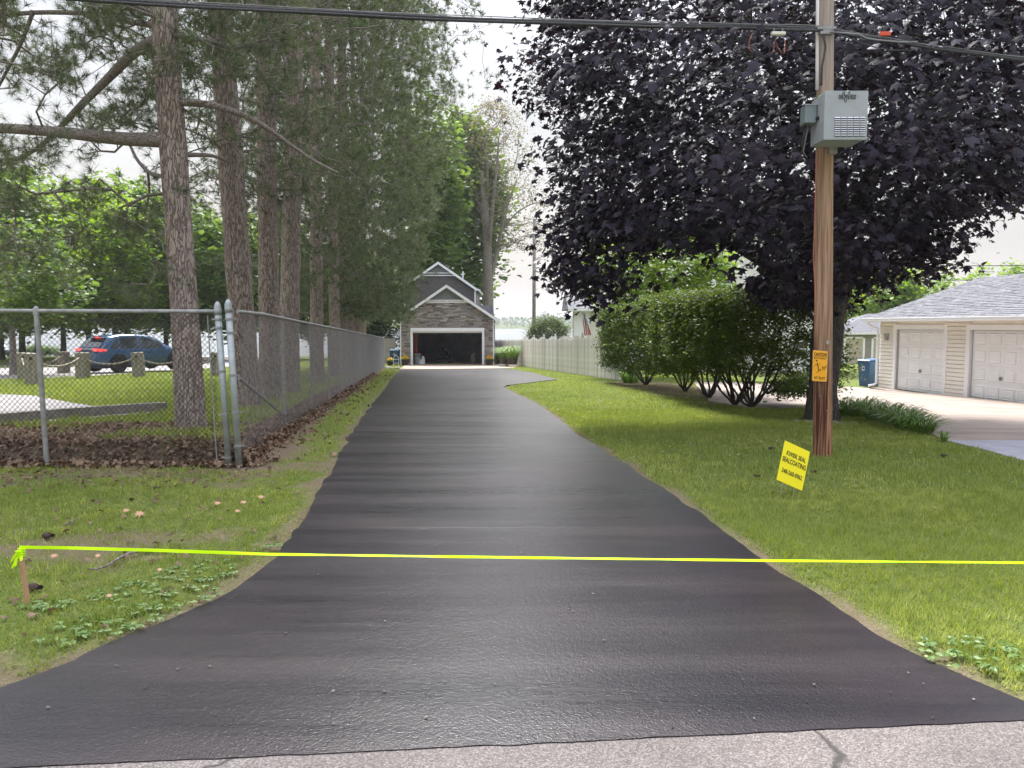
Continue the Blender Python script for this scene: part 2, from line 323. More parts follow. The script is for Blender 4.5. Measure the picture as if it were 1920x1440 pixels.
def agg(name, cols, scale, rough=.85, bump=.6, patch=None, crack=None):
    m, nt, N, L, B = nmat(name); B.inputs['Roughness'].default_value = rough
    tc = N.new('ShaderNodeTexCoord'); vo = N.new('ShaderNodeTexVoronoi'); vo.inputs['Scale'].default_value = scale; L.new(tc.outputs['Object'], vo.inputs[0])
    rp = N.new('ShaderNodeValToRGB'); e = rp.color_ramp.elements; n = len(cols); e[0].color = (*cols[0], 1); e[1].color = (*cols[-1], 1)
    for i in range(1, n - 1): q = e.new(i / (n - 1)); q.color = (*cols[i], 1)
    sp = N.new('ShaderNodeSeparateColor'); L.new(vo.outputs['Color'], sp.inputs[0]); L.new(sp.outputs[0], rp.inputs[0])
    nz = N.new('ShaderNodeTexNoise'); nz.inputs['Scale'].default_value = 1.3; nz.inputs['Detail'].default_value = 8; L.new(tc.outputs['Object'], nz.inputs[0])
    mr = N.new('ShaderNodeMapRange'); mr.inputs[1].default_value = .3; mr.inputs[2].default_value = .7; mr.inputs[3].default_value = .82; mr.inputs[4].default_value = 1.15; L.new(nz.outputs[0], mr.inputs[0])
    vm = N.new('ShaderNodeVectorMath'); vm.operation = 'SCALE'; L.new(rp.outputs[0], vm.inputs[0]); L.new(mr.outputs[0], vm.inputs['Scale']); col = vm.outputs[0]
    hh = vo.outputs['Distance']
    if crack is not None:
        dn = N.new('ShaderNodeTexNoise'); dn.inputs['Scale'].default_value = 3; dn.inputs['Detail'].default_value = 6; L.new(tc.outputs['Object'], dn.inputs[0])
        ad = N.new('ShaderNodeMix'); ad.data_type = 'RGBA'; ad.inputs[0].default_value = .25; L.new(tc.outputs['Object'], ad.inputs[6]); L.new(dn.outputs['Color'], ad.inputs[7])
        v2 = N.new('ShaderNodeTexVoronoi'); v2.feature = 'DISTANCE_TO_EDGE'; v2.inputs['Scale'].default_value = crack; L.new(ad.outputs[2], v2.inputs[0])
        r2 = N.new('ShaderNodeMapRange'); r2.inputs[1].default_value = .0006; r2.inputs[2].default_value = .0028; L.new(v2.outputs[0], r2.inputs[0])
        mx = N.new('ShaderNodeMix'); mx.data_type = 'RGBA'; mx.inputs[6].default_value = (.05, .045, .04, 1); L.new(r2.outputs[0], mx.inputs[0]); L.new(col, mx.inputs[7]); col = mx.outputs[2]
    L.new(col, B.inputs['Base Color'])
    bp = N.new('ShaderNodeBump'); bp.inputs['Strength'].default_value = bump; bp.inputs['Distance'].default_value = .004; bp.invert = True; L.new(hh, bp.inputs['Height']); L.new(bp.outputs[0], B.inputs['Normal'])
    return m
def ground_mat():
    m, nt, N, L, B = nmat('soil_and_turf'); B.inputs['Roughness'].default_value = .95; B.inputs['Specular IOR Level'].default_value = .1
    tc = N.new('ShaderNodeTexCoord'); at = N.new('ShaderNodeAttribute'); at.attribute_name = 'tint'
    def nz(s, d=6):
        n = N.new('ShaderNodeTexNoise'); n.inputs['Scale'].default_value = s; n.inputs['Detail'].default_value = d; L.new(tc.outputs['Object'], n.inputs[0])
        r = N.new('ShaderNodeMapRange'); r.inputs[1].default_value = .32; r.inputs[2].default_value = .68; L.new(n.outputs[0], r.inputs[0]); return r.outputs[0]
    def mix(f, a, b):
        x = N.new('ShaderNodeMix'); x.data_type = 'RGBA'; L.new(f, x.inputs[0])
        for i, v in ((6, a), (7, b)):
            if isinstance(v, tuple): x.inputs[i].default_value = (*v, 1)
            else: L.new(v, x.inputs[i])
        return x.outputs[2]
    gr = mix(nz(34), (.06, .105, .02), (.20, .235, .06)); gr = mix(nz(.5), gr, mix(nz(14), (.07, .12, .02), (.22, .22, .08)))
    dt = mix(nz(60), (.13, .095, .065), (.27, .21, .15)); dt = mix(nz(4), dt, (.16, .12, .08))
    L.new(mix(at.outputs['Fac'], gr, dt), B.inputs['Base Color'])
    n2 = N.new('ShaderNodeTexNoise'); n2.inputs['Scale'].default_value = 70; n2.inputs['Detail'].default_value = 6; L.new(tc.outputs['Object'], n2.inputs[0])
    bp = N.new('ShaderNodeBump'); bp.inputs['Strength'].default_value = .8; bp.inputs['Distance'].default_value = .03; L.new(n2.outputs[0], bp.inputs['Height']); L.new(bp.outputs[0], B.inputs['Normal'])
    return m
M = {}
M['seal'] = sealcoat()
M['road'] = agg('old_asphalt', [(.095, .08, .072), (.14, .12, .108), (.175, .152, .138), (.26, .232, .212)], 150, crack=.23)
M['ground'] = ground_mat()
M['concrete'] = mat('tan_concrete', (.38, .30, .22), (.48, .39, .30), 3, .85, .2, 60, dirt=(.30, .24, .19), dirt_scale=1.2)
M['slab'] = mat('weathered_slab', (.27, .215, .18), (.37, .30, .25), 1.6, .85, .25, 50, dirt=(.20, .155, .125), dirt_scale=.9, stretch=(.5, 1.6, 1))
M['greywalk'] = mat('pale_grey_slab', (.31, .31, .345), (.38, .38, .42), 3, .85, .2, 60)
M['lot'] = agg('lot_asphalt', [(.20, .18, .17), (.29, .27, .26), (.38, .35, .33)], 60)
M['curb'] = mat('curb_concrete', (.17, .155, .13), (.27, .25, .21), 9, .9, .5, 50)
M['galv'] = mat('galvanised_steel', (.30, .34, .34), (.42, .46, .45), 14, .5, .15, 60, metal=.35, dirt=(.24, .23, .2), dirt_scale=7)
M['galvrail'] = mat('weathered_galvanised', (.24, .245, .235), (.36, .36, .35), 12, .55, .15, 60, metal=.3)
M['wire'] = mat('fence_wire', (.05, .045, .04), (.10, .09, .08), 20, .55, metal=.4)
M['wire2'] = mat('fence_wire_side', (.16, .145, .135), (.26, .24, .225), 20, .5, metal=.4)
M['white'] = mat('white_trim_paint', (.80, .82, .85), (.84, .86, .89), 4, .5)
M['door'] = mat('white_door_paint', (.80, .815, .83), (.84, .855, .87), 2, .45, dirt=(.70, .71, .71), dirt_scale=1.0)
M['siding'] = mat('cream_siding', (.74, .71, .64), (.80, .77, .70), 3, .55, dirt=(.66, .62, .54))
M['siding_w'] = mat('white_siding', (.70, .69, .66), (.77, .76, .72), 3, .55)
M['tan_siding'] = mat('tan_siding', (.26, .22, .18), (.32, .27, .22), 3, .6)
M['beige_door'] = mat('beige_door', (.42, .35, .27), (.46, .39, .31), 2, .55)
M['dkside'] = mat('charcoal_siding', (.085, .075, .073), (.11, .10, .097), 4, .6)
M['greyside'] = mat('blue_grey_siding', (.20, .22, .23), (.25, .265, .275), 4, .6)
M['shingle'] = mat('asphalt_shingle', (.085, .085, .095), (.19, .19, .205), 9, .9, .6, 120, stretch=(1, 1, 1), detail=8)
M['black'] = mat('black_plastic', (.012, .012, .013), rough=.5)
M['rubber'] = mat('tyre_rubber', (.018, .018, .018), rough=.8)
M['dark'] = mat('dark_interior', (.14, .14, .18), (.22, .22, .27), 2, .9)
M['glass'] = mat('window_glass', (.03, .04, .045), rough=.06, spec=.9)
M['binblue'] = mat('blue_cart_plastic', (.02, .075, .17), (.03, .095, .20), 5, .45)
M['bluecar'] = mat('blue_car_paint', (.03, .09, .20), rough=.18, spec=.8)
M['whitecar'] = mat('white_car_paint', (.6, .6, .6), rough=.2)
M['greycar'] = mat('grey_car_paint', (.08, .1, .14), rough=.2)
M['tail'] = mat('tail_lamp', (.55, .02, .02), rough=.25, emis=((1, .06, .05), .9))
M['rim'] = mat('wheel_rim', (.10, .10, .11), rough=.35, metal=.8)
M['plate'] = mat('plate_white', (.6, .58, .6), rough=.5)
M['platered'] = mat('plate_red', (.5, .05, .06), rough=.5)
M['wood_post'] = mat('weathered_timber', (.20, .18, .14), (.36, .32, .26), 5, .9, .7, 14, stretch=(6, 6, .8), dirt=(.12, .12, .09), dirt_scale=5)
M['rope'] = mat('rope_fibre', (.20, .17, .13), (.32, .28, .22), 40, .9, .6, 80)
M['stakewood'] = mat('pine_lath', (.42, .24, .13), (.54, .33, .19), 20, .8, .3, stretch=(8, 8, 1))
M['tape'] = mat('neon_tape', (.60, .95, .0), rough=.55, spec=.2)
M['yellow'] = mat('yellow_sign_board', (.93, .80, .0), rough=.45)
M['ink'] = mat('black_ink', (.012, .012, .01), rough=.6)
M['orange'] = mat('orange_sign_face', (.95, .42, .015), (.99, .47, .02), 12, rough=.35, dirt=(.8, .34, .02), dirt_scale=14)
M['signedge'] = mat('worn_sign_edge', (.36, .19, .10), (.5, .33, .2), 40, rough=.7)
M['cab'] = mat('cabinet_grey_paint', (.33, .365, .38), (.37, .40, .415), 5, .5, dirt=(.27, .27, .25), dirt_scale=7)
M['cabdark'] = mat('louver_shadow_gap', (.02, .02, .02), rough=.8)
M['cabinet_green'] = mat('green_lamp_lens', (.05, .5, .1), rough=.2)
M['meter'] = mat('meter_box_grey', (.20, .25, .26), (.24, .29, .30), 6, .5)
M['cable'] = mat('black_cable', (.03, .032, .036), (.06, .062, .066), 30, .45)
M['cablegrey'] = mat('grey_cable', (.22, .22, .22), rough=.5)
M['orangewire'] = mat('orange_wire', (.45, .14, .08), rough=.6)
M['redtag'] = mat('red_tag', (.85, .09, .04), rough=.5)
M['picket'] = rndmat('old_white_picket', [(.56, .52, .46), (.82, .80, .76), (.70, .66, .60), (.84, .82, .79), (.50, .46, .40), (.78, .75, .70)], .75, 5, .2, .15)
M['greypicket'] = mat('grey_picket', (.32, .29, .25), (.44, .41, .37), 3, .8, .25, 20, stretch=(5, 5, .5))
M['pot'] = mat('dark_pot', (.035, .025, .022), (.07, .05, .045), 10, .5)
M['flower'] = leafmat('yellow_petals', (.75, .42, .03), (.85, .62, .05), .2)
M['red'] = mat('red_plastic', (.35, .02, .02), rough=.4)
M['redwood'] = mat('orange_wood', (.40, .14, .06), (.45, .17, .08), 5, .6)
M['bucket'] = mat('grey_bucket', (.30, .32, .33), rough=.5)
M['stone'] = rndmat('ledge_stone', [(.11, .10, .10), (.31, .29, .28), (.42, .35, .28), (.16, .16, .18), (.52, .48, .44), (.22, .19, .17), (.38, .38, .40), (.13, .125, .13), (.46, .41, .36)])
M['mortar'] = mat('stone_backing', (.09, .08, .075), (.13, .12, .11), 20, .95)
M['rock'] = rndmat('rounded_rock', [(.3, .28, .25), (.42, .38, .33), (.25, .22, .2), (.5, .47, .42)])
M['hay_leaf'] = leafmat('dead_leaf', (.10, .065, .042), (.31, .215, .145), .15, .8, (1.2, .9, .7), .2)
M['pine_bark'] = barkmat('red_pine_bark', (.27, .215, .18), (.43, .365, .32), (.14, .105, .088), 19, .22, .8)
M['dead_bark'] = barkmat('grey_dead_bark', (.24, .205, .175), (.38, .335, .295), (.09, .075, .065), 30, .5, .6)
M['maple_bark'] = barkmat('maple_bark', (.075, .067, .058), (.12, .11, .098), (.03, .027, .024), 22, .2)
M['grey_bark'] = barkmat('smooth_grey_bark', (.24, .21, .185), (.33, .30, .27), (.15, .13, .115), 12, .2, .3)
M['needle'] = leafmat('pine_needle', (.042, .060, .034), (.18, .215, .125), .35, .5, (1.2, 1.3, .6))
M['purple'] = leafmat('purple_maple_leaf', (.007, .006, .016), (.042, .028, .050), .08, .5, (1.8, .4, .4), .3)
M['green1'] = leafmat('bright_leaf', (.10, .19, .022), (.27, .37, .05), .5, .5)
M['green2'] = leafmat('mid_green_leaf', (.07, .13, .035), (.17, .25, .07), .45, .5)
M['hedgeleaf'] = leafmat('hedge_leaf', (.035, .068, .014), (.15, .21, .04), .3, .55, spec=.2)
M['darkleaf'] = leafmat('dark_evergreen_leaf', (.02, .035, .016), (.05, .085, .03), .15, .5)
M['rust'] = leafmat('rusty_young_leaf', (.15, .13, .085), (.24, .20, .13), .35, .6)
M['farleaf'] = leafmat('far_shore_leaf', (.06, .12, .05), (.13, .19, .09), .2, .7)
M['blade'] = leafmat('grass_blade', (.080, .155, .018), (.46, .49, .15), .4, .5, (1.3, 1.3, .5), .3)
M['weed'] = leafmat('weed_leaf', (.085, .17, .03), (.19, .29, .06), .3, .45, (1.3, 1.4, .6), .5)
M['flagred'] = mat('flag_red', (.45, .03, .05), rough=.8); M['flagwhite'] = mat('flag_white', (.75, .73, .72), rough=.8); M['flagblue'] = mat('flag_blue', (.03, .04, .16), rough=.8)
def polewood():
    m, nt, N, L, B = nmat('pole_timber'); B.inputs['Roughness'].default_value = .85; B.inputs['Specular IOR Level'].default_value = .25
    tc = N.new('ShaderNodeTexCoord')
    def nz(st, s, d=6, a=.35, b=.65):
        mp = N.new('ShaderNodeMapping'); mp.inputs['Scale'].default_value = st; L.new(tc.outputs['Object'], mp.inputs[0])
        n = N.new('ShaderNodeTexNoise'); n.inputs['Scale'].default_value = s; n.inputs['Detail'].default_value = d; L.new(mp.outputs[0], n.inputs[0])
        r = N.new('ShaderNodeMapRange'); r.inputs[1].default_value = a; r.inputs[2].default_value = b; L.new(n.outputs[0], r.inputs[0]); return r.outputs[0]
    def mix(f, a, b):
        x = N.new('ShaderNodeMix'); x.data_type = 'RGBA'; L.new(f, x.inputs[0])
        for i, v in ((6, a), (7, b)):
            if isinstance(v, tuple): x.inputs[i].default_value = (*v, 1)
            else: L.new(v, x.inputs[i])
        return x.outputs[2]
    up = mix(nz((14, 14, .5), 2.2), (.24, .145, .085), (.46, .305, .195)); up = mix(nz((20, 20, .35), 3, 8, .56, .64), up, (.17, .085, .05))
    lo = mix(nz((14, 14, .5), 2.0, 6, .4, .6), (.085, .028, .018), (.38, .20, .11)); lo = mix(nz((25, 25, .5), 3, 8, .52, .6), lo, (.055, .02, .014))
    sx = N.new('ShaderNodeSeparateXYZ'); L.new(tc.outputs['Object'], sx.inputs[0])
    n = N.new('ShaderNodeTexNoise'); n.inputs['Scale'].default_value = 1.6
    mp = N.new('ShaderNodeMapping'); mp.inputs['Scale'].default_value = (9, 9, .7); L.new(tc.outputs['Object'], mp.inputs[0]); L.new(mp.outputs[0], n.inputs[0])
    ma = N.new('ShaderNodeMath'); ma.operation = 'MULTIPLY_ADD'; ma.inputs[1].default_value = 1.6; L.new(n.outputs[0], ma.inputs[0]); L.new(sx.outputs['Z'], ma.inputs[2])
    r = N.new('ShaderNodeMapRange'); r.inputs[1].default_value = 1.7; r.inputs[2].default_value = 2.3; L.new(ma.outputs[0], r.inputs[0])
    c = mix(r.outputs[0], lo, up)
    r3 = N.new('ShaderNodeMapRange'); r3.inputs[1].default_value = 3.6; r3.inputs[2].default_value = 5; L.new(sx.outputs['Z'], r3.inputs[0])
    c = mix(r3.outputs[0], c, mix(nz((14, 14, .5), 2.2), (.30, .245, .20), (.46, .40, .35)))
    L.new(c, B.inputs['Base Color'])
    bp = N.new('ShaderNodeBump'); bp.inputs['Strength'].default_value = .6; bp.inputs['Distance'].default_value = .01; L.new(nz((22, 22, .4), 3, 8, .2, .8), bp.inputs['Height']); L.new(bp.outputs[0], B.inputs['Normal'])
    return m
M['pole'] = polewood()
def watermat():
    m, nt, N, L, B = nmat('lake_water'); B.inputs['Base Color'].default_value = (.10, .13, .14, 1); B.inputs['Roughness'].default_value = .22; B.inputs['Specular IOR Level'].default_value = .6
    tc = N.new('ShaderNodeTexCoord'); mp = N.new('ShaderNodeMapping'); mp.inputs['Scale'].default_value = (.4, 1.2, 1); L.new(tc.outputs['Object'], mp.inputs[0])
    n = N.new('ShaderNodeTexNoise'); n.inputs['Scale'].default_value = 1.2; n.inputs['Detail'].default_value = 5; L.new(mp.outputs[0], n.inputs[0])
    bp = N.new('ShaderNodeBump'); bp.inputs['Strength'].default_value = .25; bp.inputs['Distance'].default_value = .1; L.new(n.outputs[0], bp.inputs['Height']); L.new(bp.outputs[0], B.inputs['Normal']); return m
M['water'] = watermat()

# ------------------------------------------------------------------ paved outlines on the ground
road_a = G(1920, 1353)[:2]; road_b = G(75, 1440)[:2]; rdir = (road_b - road_a) / np.linalg.norm(road_b - road_a)
def road_pt(x):
    t = (x - road_a[0]) / rdir[0]; return np.array([x, road_a[1] + t * rdir[1]])
DL = [(0, 1297), (70, 1271), (137, 1242), (232, 1197), (336, 1153), (428, 1113), (480, 1080), (520, 1047), (548, 1010), (575, 965), (600, 920), (622, 880), (645, 840), (664, 808), (690, 768), (717, 736), (735, 711), (751, 693)]
DR = [(949, 690.5), (1000, 700), (1044, 712), (985, 719), (951, 723), (944, 727), (962, 736), (1010, 760), (1054, 791), (1090, 820), (1180, 878), (1250, 920), (1320, 968), (1385, 1018), (1440, 1056), (1501, 1096), (1580, 1150), (1648, 1192), (1739, 1242), (1819, 1277), (1920, 1318)]
dl = Gs(DL); dr = Gs(DR)
def densify(pts, step, amp=0, seed=0):
    out = []
    for i in range(len(pts) - 1):
        a, b = np.array(pts[i]), np.array(pts[i + 1]); d = np.linalg.norm(b - a); n = max(1, int(d / step)); nrm = np.array([-(b - a)[1], (b - a)[0]]) / (d + 1e-9)
        for k in range(n):
            p = a + (b - a) * k / n; w = (fbm(p[0], p[1], 3.0 if step > .05 else 9.0, seed, 3) - .5) * 2 * amp; out.append(tuple(p + nrm * float(w)))
    out.append(tuple(pts[-1])); return out
x0 = dl[0][0] - 1.6; x1 = dr[-1][0] + 2.2
le = [tuple(road_pt(x0)), (x0 + .5, road_pt(x0 + .5)[1] + .16)] + dl
re = dr + [(x1 - .9, road_pt(x1 - .9)[1] + .10), tuple(road_pt(x1))]
front = densify([tuple(road_pt(x1) + [0, -.003]), tuple(road_pt(x0))], .03, .011, 9)
DRIVE = densify(le, .10, .06, 4) + densify(re, .10, .05, 6) + front[1:-1]
apr_l, apr_r = dl[-1], dr[0]
GAR_Y = 51.5; GX0, GX1 = P(752.5, 684, GAR_Y)[0], P(924.4, 684, GAR_Y)[0]
APRON = [apr_l, (apr_l[0] - .15, apr_l[1] + .5), (GX0 + .3, GAR_Y + .0), (GX1 + .1, GAR_Y), (GX1 + .9, GAR_Y + 6), (GX1 + 2.3, GAR_Y + 6), (apr_r[0] + .5, apr_r[1] + .7), apr_r]
ROAD = [tuple(road_pt(-60)), tuple(road_pt(60)), (60, -6), (-60, -6)]
PATH = Gs([(-260, 735), (0, 740), (60, 742), (130, 755), (200, 766), (270, 771), (313, 773)]) + Gs([(280, 775), (150, 786), (0, 800), (-260, 820)])
LOT = Gs([(-700, 712), (0, 708), (150, 709), (330, 697), (430, 672), (600, 655), (610, 650), (330, 668), (100, 690), (0, 700), (-700, 700)])
LOT = Gs([(-500, 716), (60, 711), (160, 706), (260, 700), (350, 694), (430, 688), (520, 676), (600, 663), (600, 658), (430, 664), (340, 668), (240, 688), (60, 690), (-500, 700)])
LOT2 = Gs([(-500, 668), (0, 665), (170, 663), (170, 661), (0, 661), (-500, 662)])
SLAB = Gs([(1370, 768), (1480, 764), (1560, 766), (1640, 778), (1735, 806), (1775, 826), (1920, 823), (2400, 818)]) + [(20, 15), (16.3, 15)] + [(13.91 + .1034 * 8.5, 23.5 - 8.5), (13.35, 28.3), (13.0, 28.9)] + Gs([(1571, 724.5), (1480, 722), (1250, 716)])
# simpler explicit slab outline
_n = Gs([(1330, 752), (1400, 766), (1480, 766), (1560, 768), (1640, 780), (1735, 808), (1772, 827)])
SLAB = _n + [(16.5, _n[-1][1] - .05), (15.4, 15.2), (13.91 + .1034 * 2.2, 21.3), (13.43, 28.1), (13.0, 28.7)] + Gs([(1571, 724.5), (1480, 722), (1300, 717)])
WALK = [tuple(_n[-1]), (16.5, _n[-1][1] - .06), (16.5, G(1920, 868)[1] - 1.2), tuple(G(1990, 893)[:2]), tuple(G(1920, 866)[:2]), tuple(G(1850, 846)[:2])]
BACKPAD = Gs([(1500, 690), (1575, 684), (1660, 684)]) + [(34, 62.5), (24, 62.5)]
PAVED = {'drive': DRIVE, 'apron': APRON, 'road': ROAD, 'path': PATH, 'lot': LOT, 'lot2': LOT2, 'slab': SLAB, 'walk': WALK}
def sheet(name, poly, mats, dz, res, kind='structure'):
    bm = bmesh.new(); vs = [bm.verts.new((float(a), float(b), 0)) for a, b in poly]; f = bm.faces.new(vs)
    if f.normal.z < 0: f.normal_flip()
    bmesh.ops.triangulate(bm, faces=bm.faces[:])
    X = [p[0] for p in poly]; Y = [p[1] for p in poly]
    for ax, lo, hi in ((0, min(X), max(X)), (1, min(Y), max(Y))):
        n = int((hi - lo) / res)
        for k in range(1, n + 1):
            c = [0, 0, 0]; c[ax] = lo + k * res; nn = [0, 0, 0]; nn[ax] = 1
            bmesh.ops.bisect_plane(bm, geom=bm.verts[:] + bm.edges[:] + bm.faces[:], plane_co=c, plane_no=nn)
    bmesh.ops.recalc_face_normals(bm, faces=bm.faces[:])
    for v in bm.verts: v.co.z = float(g(v.co.x, v.co.y)) + dz + (.009 * float(sst((v.co.y - 8) / 6)) if name == 'driveway' else 0)
    if sum(f.normal.z for f in bm.faces) < 0: bmesh.ops.reverse_faces(bm, faces=bm.faces[:])
    ed = [e for e in bm.edges if len(e.link_faces) == 1]
    r = bmesh.ops.extrude_edge_only(bm, edges=ed)
    for v in [q for q in r['geom'] if isinstance(q, bmesh.types.BMVert)]: v.co.z -= .05 + dz
    me = bpy.data.meshes.new(name); bm.to_mesh(me); bm.free()
    o = link_mesh(name, me, mats=[mats]); o['kind'] = kind; return o

# ------------------------------------------------------------------ terrain
def axis(a, b, step, lo, hi, gr=1.25):
    m = list(np.arange(a, b + 1e-6, step)); s = step; x = m[-1]
    while x < hi: s *= gr; x += s; m.append(min(x, hi))
    s = step; x = m[0]; pre = []
    while x > lo: s *= gr; x -= s; pre.append(max(x, lo))
    return np.array(pre[::-1] + m)
HEDGE_LINE = [(4.5, 28), (4.95, 24.5), (5.5, 20.8), (5.9, 18.2)]
def dirt_amount(x, y):
    d = np.zeros(np.shape(x))
    dd = edist(x, y, DRIVE, True); nn = fbm(x, y, 2.2, 11); n2 = fbm(x, y, .9, 15); n3 = fbm(x, y, 6, 19)
    d = np.maximum(d, sst(1.15 - dd / (.05 + .22 * nn)) * .95)
    fx = fence_x(y); band = x - fx
    d = np.maximum(d, np.where((band > -.2) & (band < 1.3) & (y > 8.6) & (y < 46), sst((.62 - band * (1.0 + 1.2 * sst((y - 10) / 8))) / .35 + (nn - .5) * 1.8), 0))
    L = (x < -1) & (y < 9.2)
    d = np.maximum(d, np.where(L, sst((n2 - .53) * 5 + (n3 - .5) * 3.2 + (fbm(x, y, 14, 23) - .5) * 2 + sst((y - 7.4) / 1.2) * 1.3 * sst((-2.2 - x) / 1.5)) * .85, 0))
    d = np.maximum(d, np.where(L, sst((3.9 - y + (nn - .5) * 1.2) / .5) * sst((-1.4 - x) / .6), 0))
    d = np.maximum(d, np.where((y > 8.9) & (x < fx - .1) & (y < 11.8), .95 - .5 * sst((n2 - .5) * 5), 0))
    d = np.maximum(d, np.where((x < fx) & (x > fx - 3.2) & (y > 11), sst((n3 - .45) * 5) * .7, 0))
    hd = edist(x, y, HEDGE_LINE, False); d = np.maximum(d, sst((1.5 - hd + (nn - .5) * 1.4) / .5) * .85)
    d = np.maximum(d, .8 * sst((.55 - np.hypot(x - 6.0, y - 14.8)) / .2))
    return np.clip(d, 0, 1)
def make_ground():
    xs = axis(-11, 13, .18, -1600, 1600, 1.22); ys = axis(1.5, 24, .17, -80, 24.1, 1.12); ys = np.concatenate([ys[ys <= 24], np.arange(24.3, 53, .38)]); ya_ = []; q_ = ys[-1]; s_ = .4
    while q_ < 1700: s_ *= 1.1; q_ = min(q_ + s_, 1700); ya_.append(q_)
    ys = np.concatenate([ys, ya_])
    X, Y = np.meshgrid(xs, ys); Z = g(X, Y) + (fbm(X, Y, 1.1, 21) - .5) * .05 * sst((6 - np.abs(X)) / 1 + 5) 
    for k, poly in PAVED.items():
        pd = edist(X, Y, poly); ins = inside(X, Y, poly)
        Z = np.where(ins, g(X, Y) - .05, np.where(pd < .35, g(X, Y) + (Z - g(X, Y)) * pd / .35 - .004, Z))
    gar = [(GX0 - .2, GAR_Y - .1), (GX1 + .2, GAR_Y - .1), (GX1 + .2, 70), (GX0 - 1, 70)]
    Z = np.where(inside(X, Y, gar), g(X, Y) - .25, Z)
    D = dirt_amount(X, Y)
    V = np.stack([X, Y, Z], 2).reshape(-1, 3); h, w = X.shape
    i = (np.arange(h - 1)[:, None] * w + np.arange(w - 1)[None]).ravel()
    o = arr_mesh('ground', V, np.stack([i, i + 1, i + w + 1, i + w], 1), [M['ground']], tint=D.ravel(), smooth=True); o['kind'] = 'structure'
make_ground()
sheet('driveway', DRIVE, M['seal'], .0085, .45)
sheet('apron', APRON, M['concrete'], .02, 1.2)
sheet('road', ROAD, M['road'], .004, 4)
sheet('path', PATH, M['lot'], .01, 1)
sheet('parking_lot', LOT, M['lot'], .012, 1.5)
sheet('park_road', LOT2, M['lot'], .012, 4)
sheet('side_driveway', SLAB, M['slab'], .012, 1)
sheet('walkway', WALK, M['greywalk'], .014, .6)
lake = MB(); lake.add([(-1600, 92, -2.4), (1600, 92, -2.4), (1600, 1690, -2.4), (-1600, 1690, -2.4)], [(0, 1, 2, 3)]); lake.build('lake', M['water'])['kind'] = 'structure'

# ------------------------------------------------------------------ vegetation builders
def orient_up(n, up=.6, out=None):
    d = rng.normal(size=(n, 3)); d /= np.linalg.norm(d, axis=1, keepdims=True); d[:, 2] = np.abs(d[:, 2]) * (1 if up > 0 else 1); d = d * (1 - up) + np.array([0, 0, 1.]) * up
    if out is not None: d = d + out
    return d
STAR_T = np.array([(0, 0, .0), (0, -.36, -.03), (-.62, -.16, -.14), (-.29, .07, 0), (-.46, .44, -.12), (-.17, .31, 0), (0, .70, -.14), (.17, .31, 0), (.46, .44, -.12), (.29, .07, 0), (.62, -.16, -.14)])
STAR_F = [(0, i, i + 1) for i in range(1, 10)] + [(0, 10, 1)]
MAPLE_T = np.array([(0, 0, .0), (0, -.30, -.02), (-.28, -.42, -.06), (-.22, -.16, 0), (-.62, -.14, -.10), (-.27, .07, 0), (-.45, .45, -.10), (-.12, .24, 0), (0, .68, -.12), (.12, .24, 0), (.45, .45, -.10), (.27, .07, 0), (.62, -.14, -.10), (.22, -.16, 0), (.28, -.42, -.06)])
MAPLE_F = [(0, i, i + 1) for i in range(1, 14)] + [(0, 14, 1)]
LEAF_T = np.array([(0, -.5, 0), (.24, 0, -.05), (0, .5, 0), (-.24, 0, -.05)]); LEAF_F = [(0, 1, 2), (0, 2, 3)]
CLUMP_T = np.array([(-.5, -.2, 0), (-.1, -.5, -.12), (.45, -.25, 0), (.5, .3, -.15), (0, .5, 0), (-.45, .3, -.1)]); CLUMP_F = [(0, 1, 2), (0, 2, 4), (2, 3, 4), (0, 4, 5)]
def grow(targets, skel, par, step=.4, jit=.06, droop=0., upcost=.6, order=None):
    """skeleton nodes (n,3) with parents; joins every target with a curved twig; returns nodes, parents"""
    cap = len(skel) + sum(2 + int(14) for _ in targets) + 10
    Nn = np.zeros((cap, 3)); Nn[:len(skel)] = skel; par = list(par); n = len(skel)
    base = np.asarray(skel)
    dk = np.array([np.min(np.linalg.norm(base - t, axis=1)) for t in targets]); idx = np.argsort(dk) if order is None else order
    tips = []
    for t in np.asarray(targets)[idx]:
        A = Nn[:n]; d = np.linalg.norm(A - t, axis=1); c = d + upcost * np.maximum(0, A[:, 2] - t[2] + .1 * d)
        j = int(np.argmin(c)); a = A[j]; L = d[j]; m = max(1, min(14, int(math.ceil(L / step))))
        mid = (a + t) / 2 + np.array([0, 0, droop * L]) + rng.normal(size=3) * jit * L; prev = j
        for k in range(1, m + 1):
            s = k / m; p = (1 - s) ** 2 * a + 2 * s * (1 - s) * mid + s * s * t
            if k < m: p = p + rng.normal(size=3) * jit * .3
            Nn[n] = p; par.append(prev); prev = n; n += 1
        tips.append(n - 1)
    return Nn[:n], np.array(par), np.array(tips)
def branch_mesh(nodes, par, nskel, rt, power, n=4, rmax=.2):
    w = np.zeros(len(nodes)); has = np.zeros(len(nodes), bool); has[par[par >= 0]] = True; w[~has] = 1
    for i in range(len(nodes) - 1, nskel - 1, -1):
        if par[i] >= 0: w[par[i]] += max(w[i], 0)
    r = np.minimum(rt * np.maximum(w, 1) ** power, rmax); i = np.arange(nskel, len(nodes)); p = par[i]
    rp = np.where(p < nskel, r[i] * 1.15, np.minimum(r[p], r[i] * 1.5))
    return prisms(nodes[p], nodes[i], rp, r[i], n)
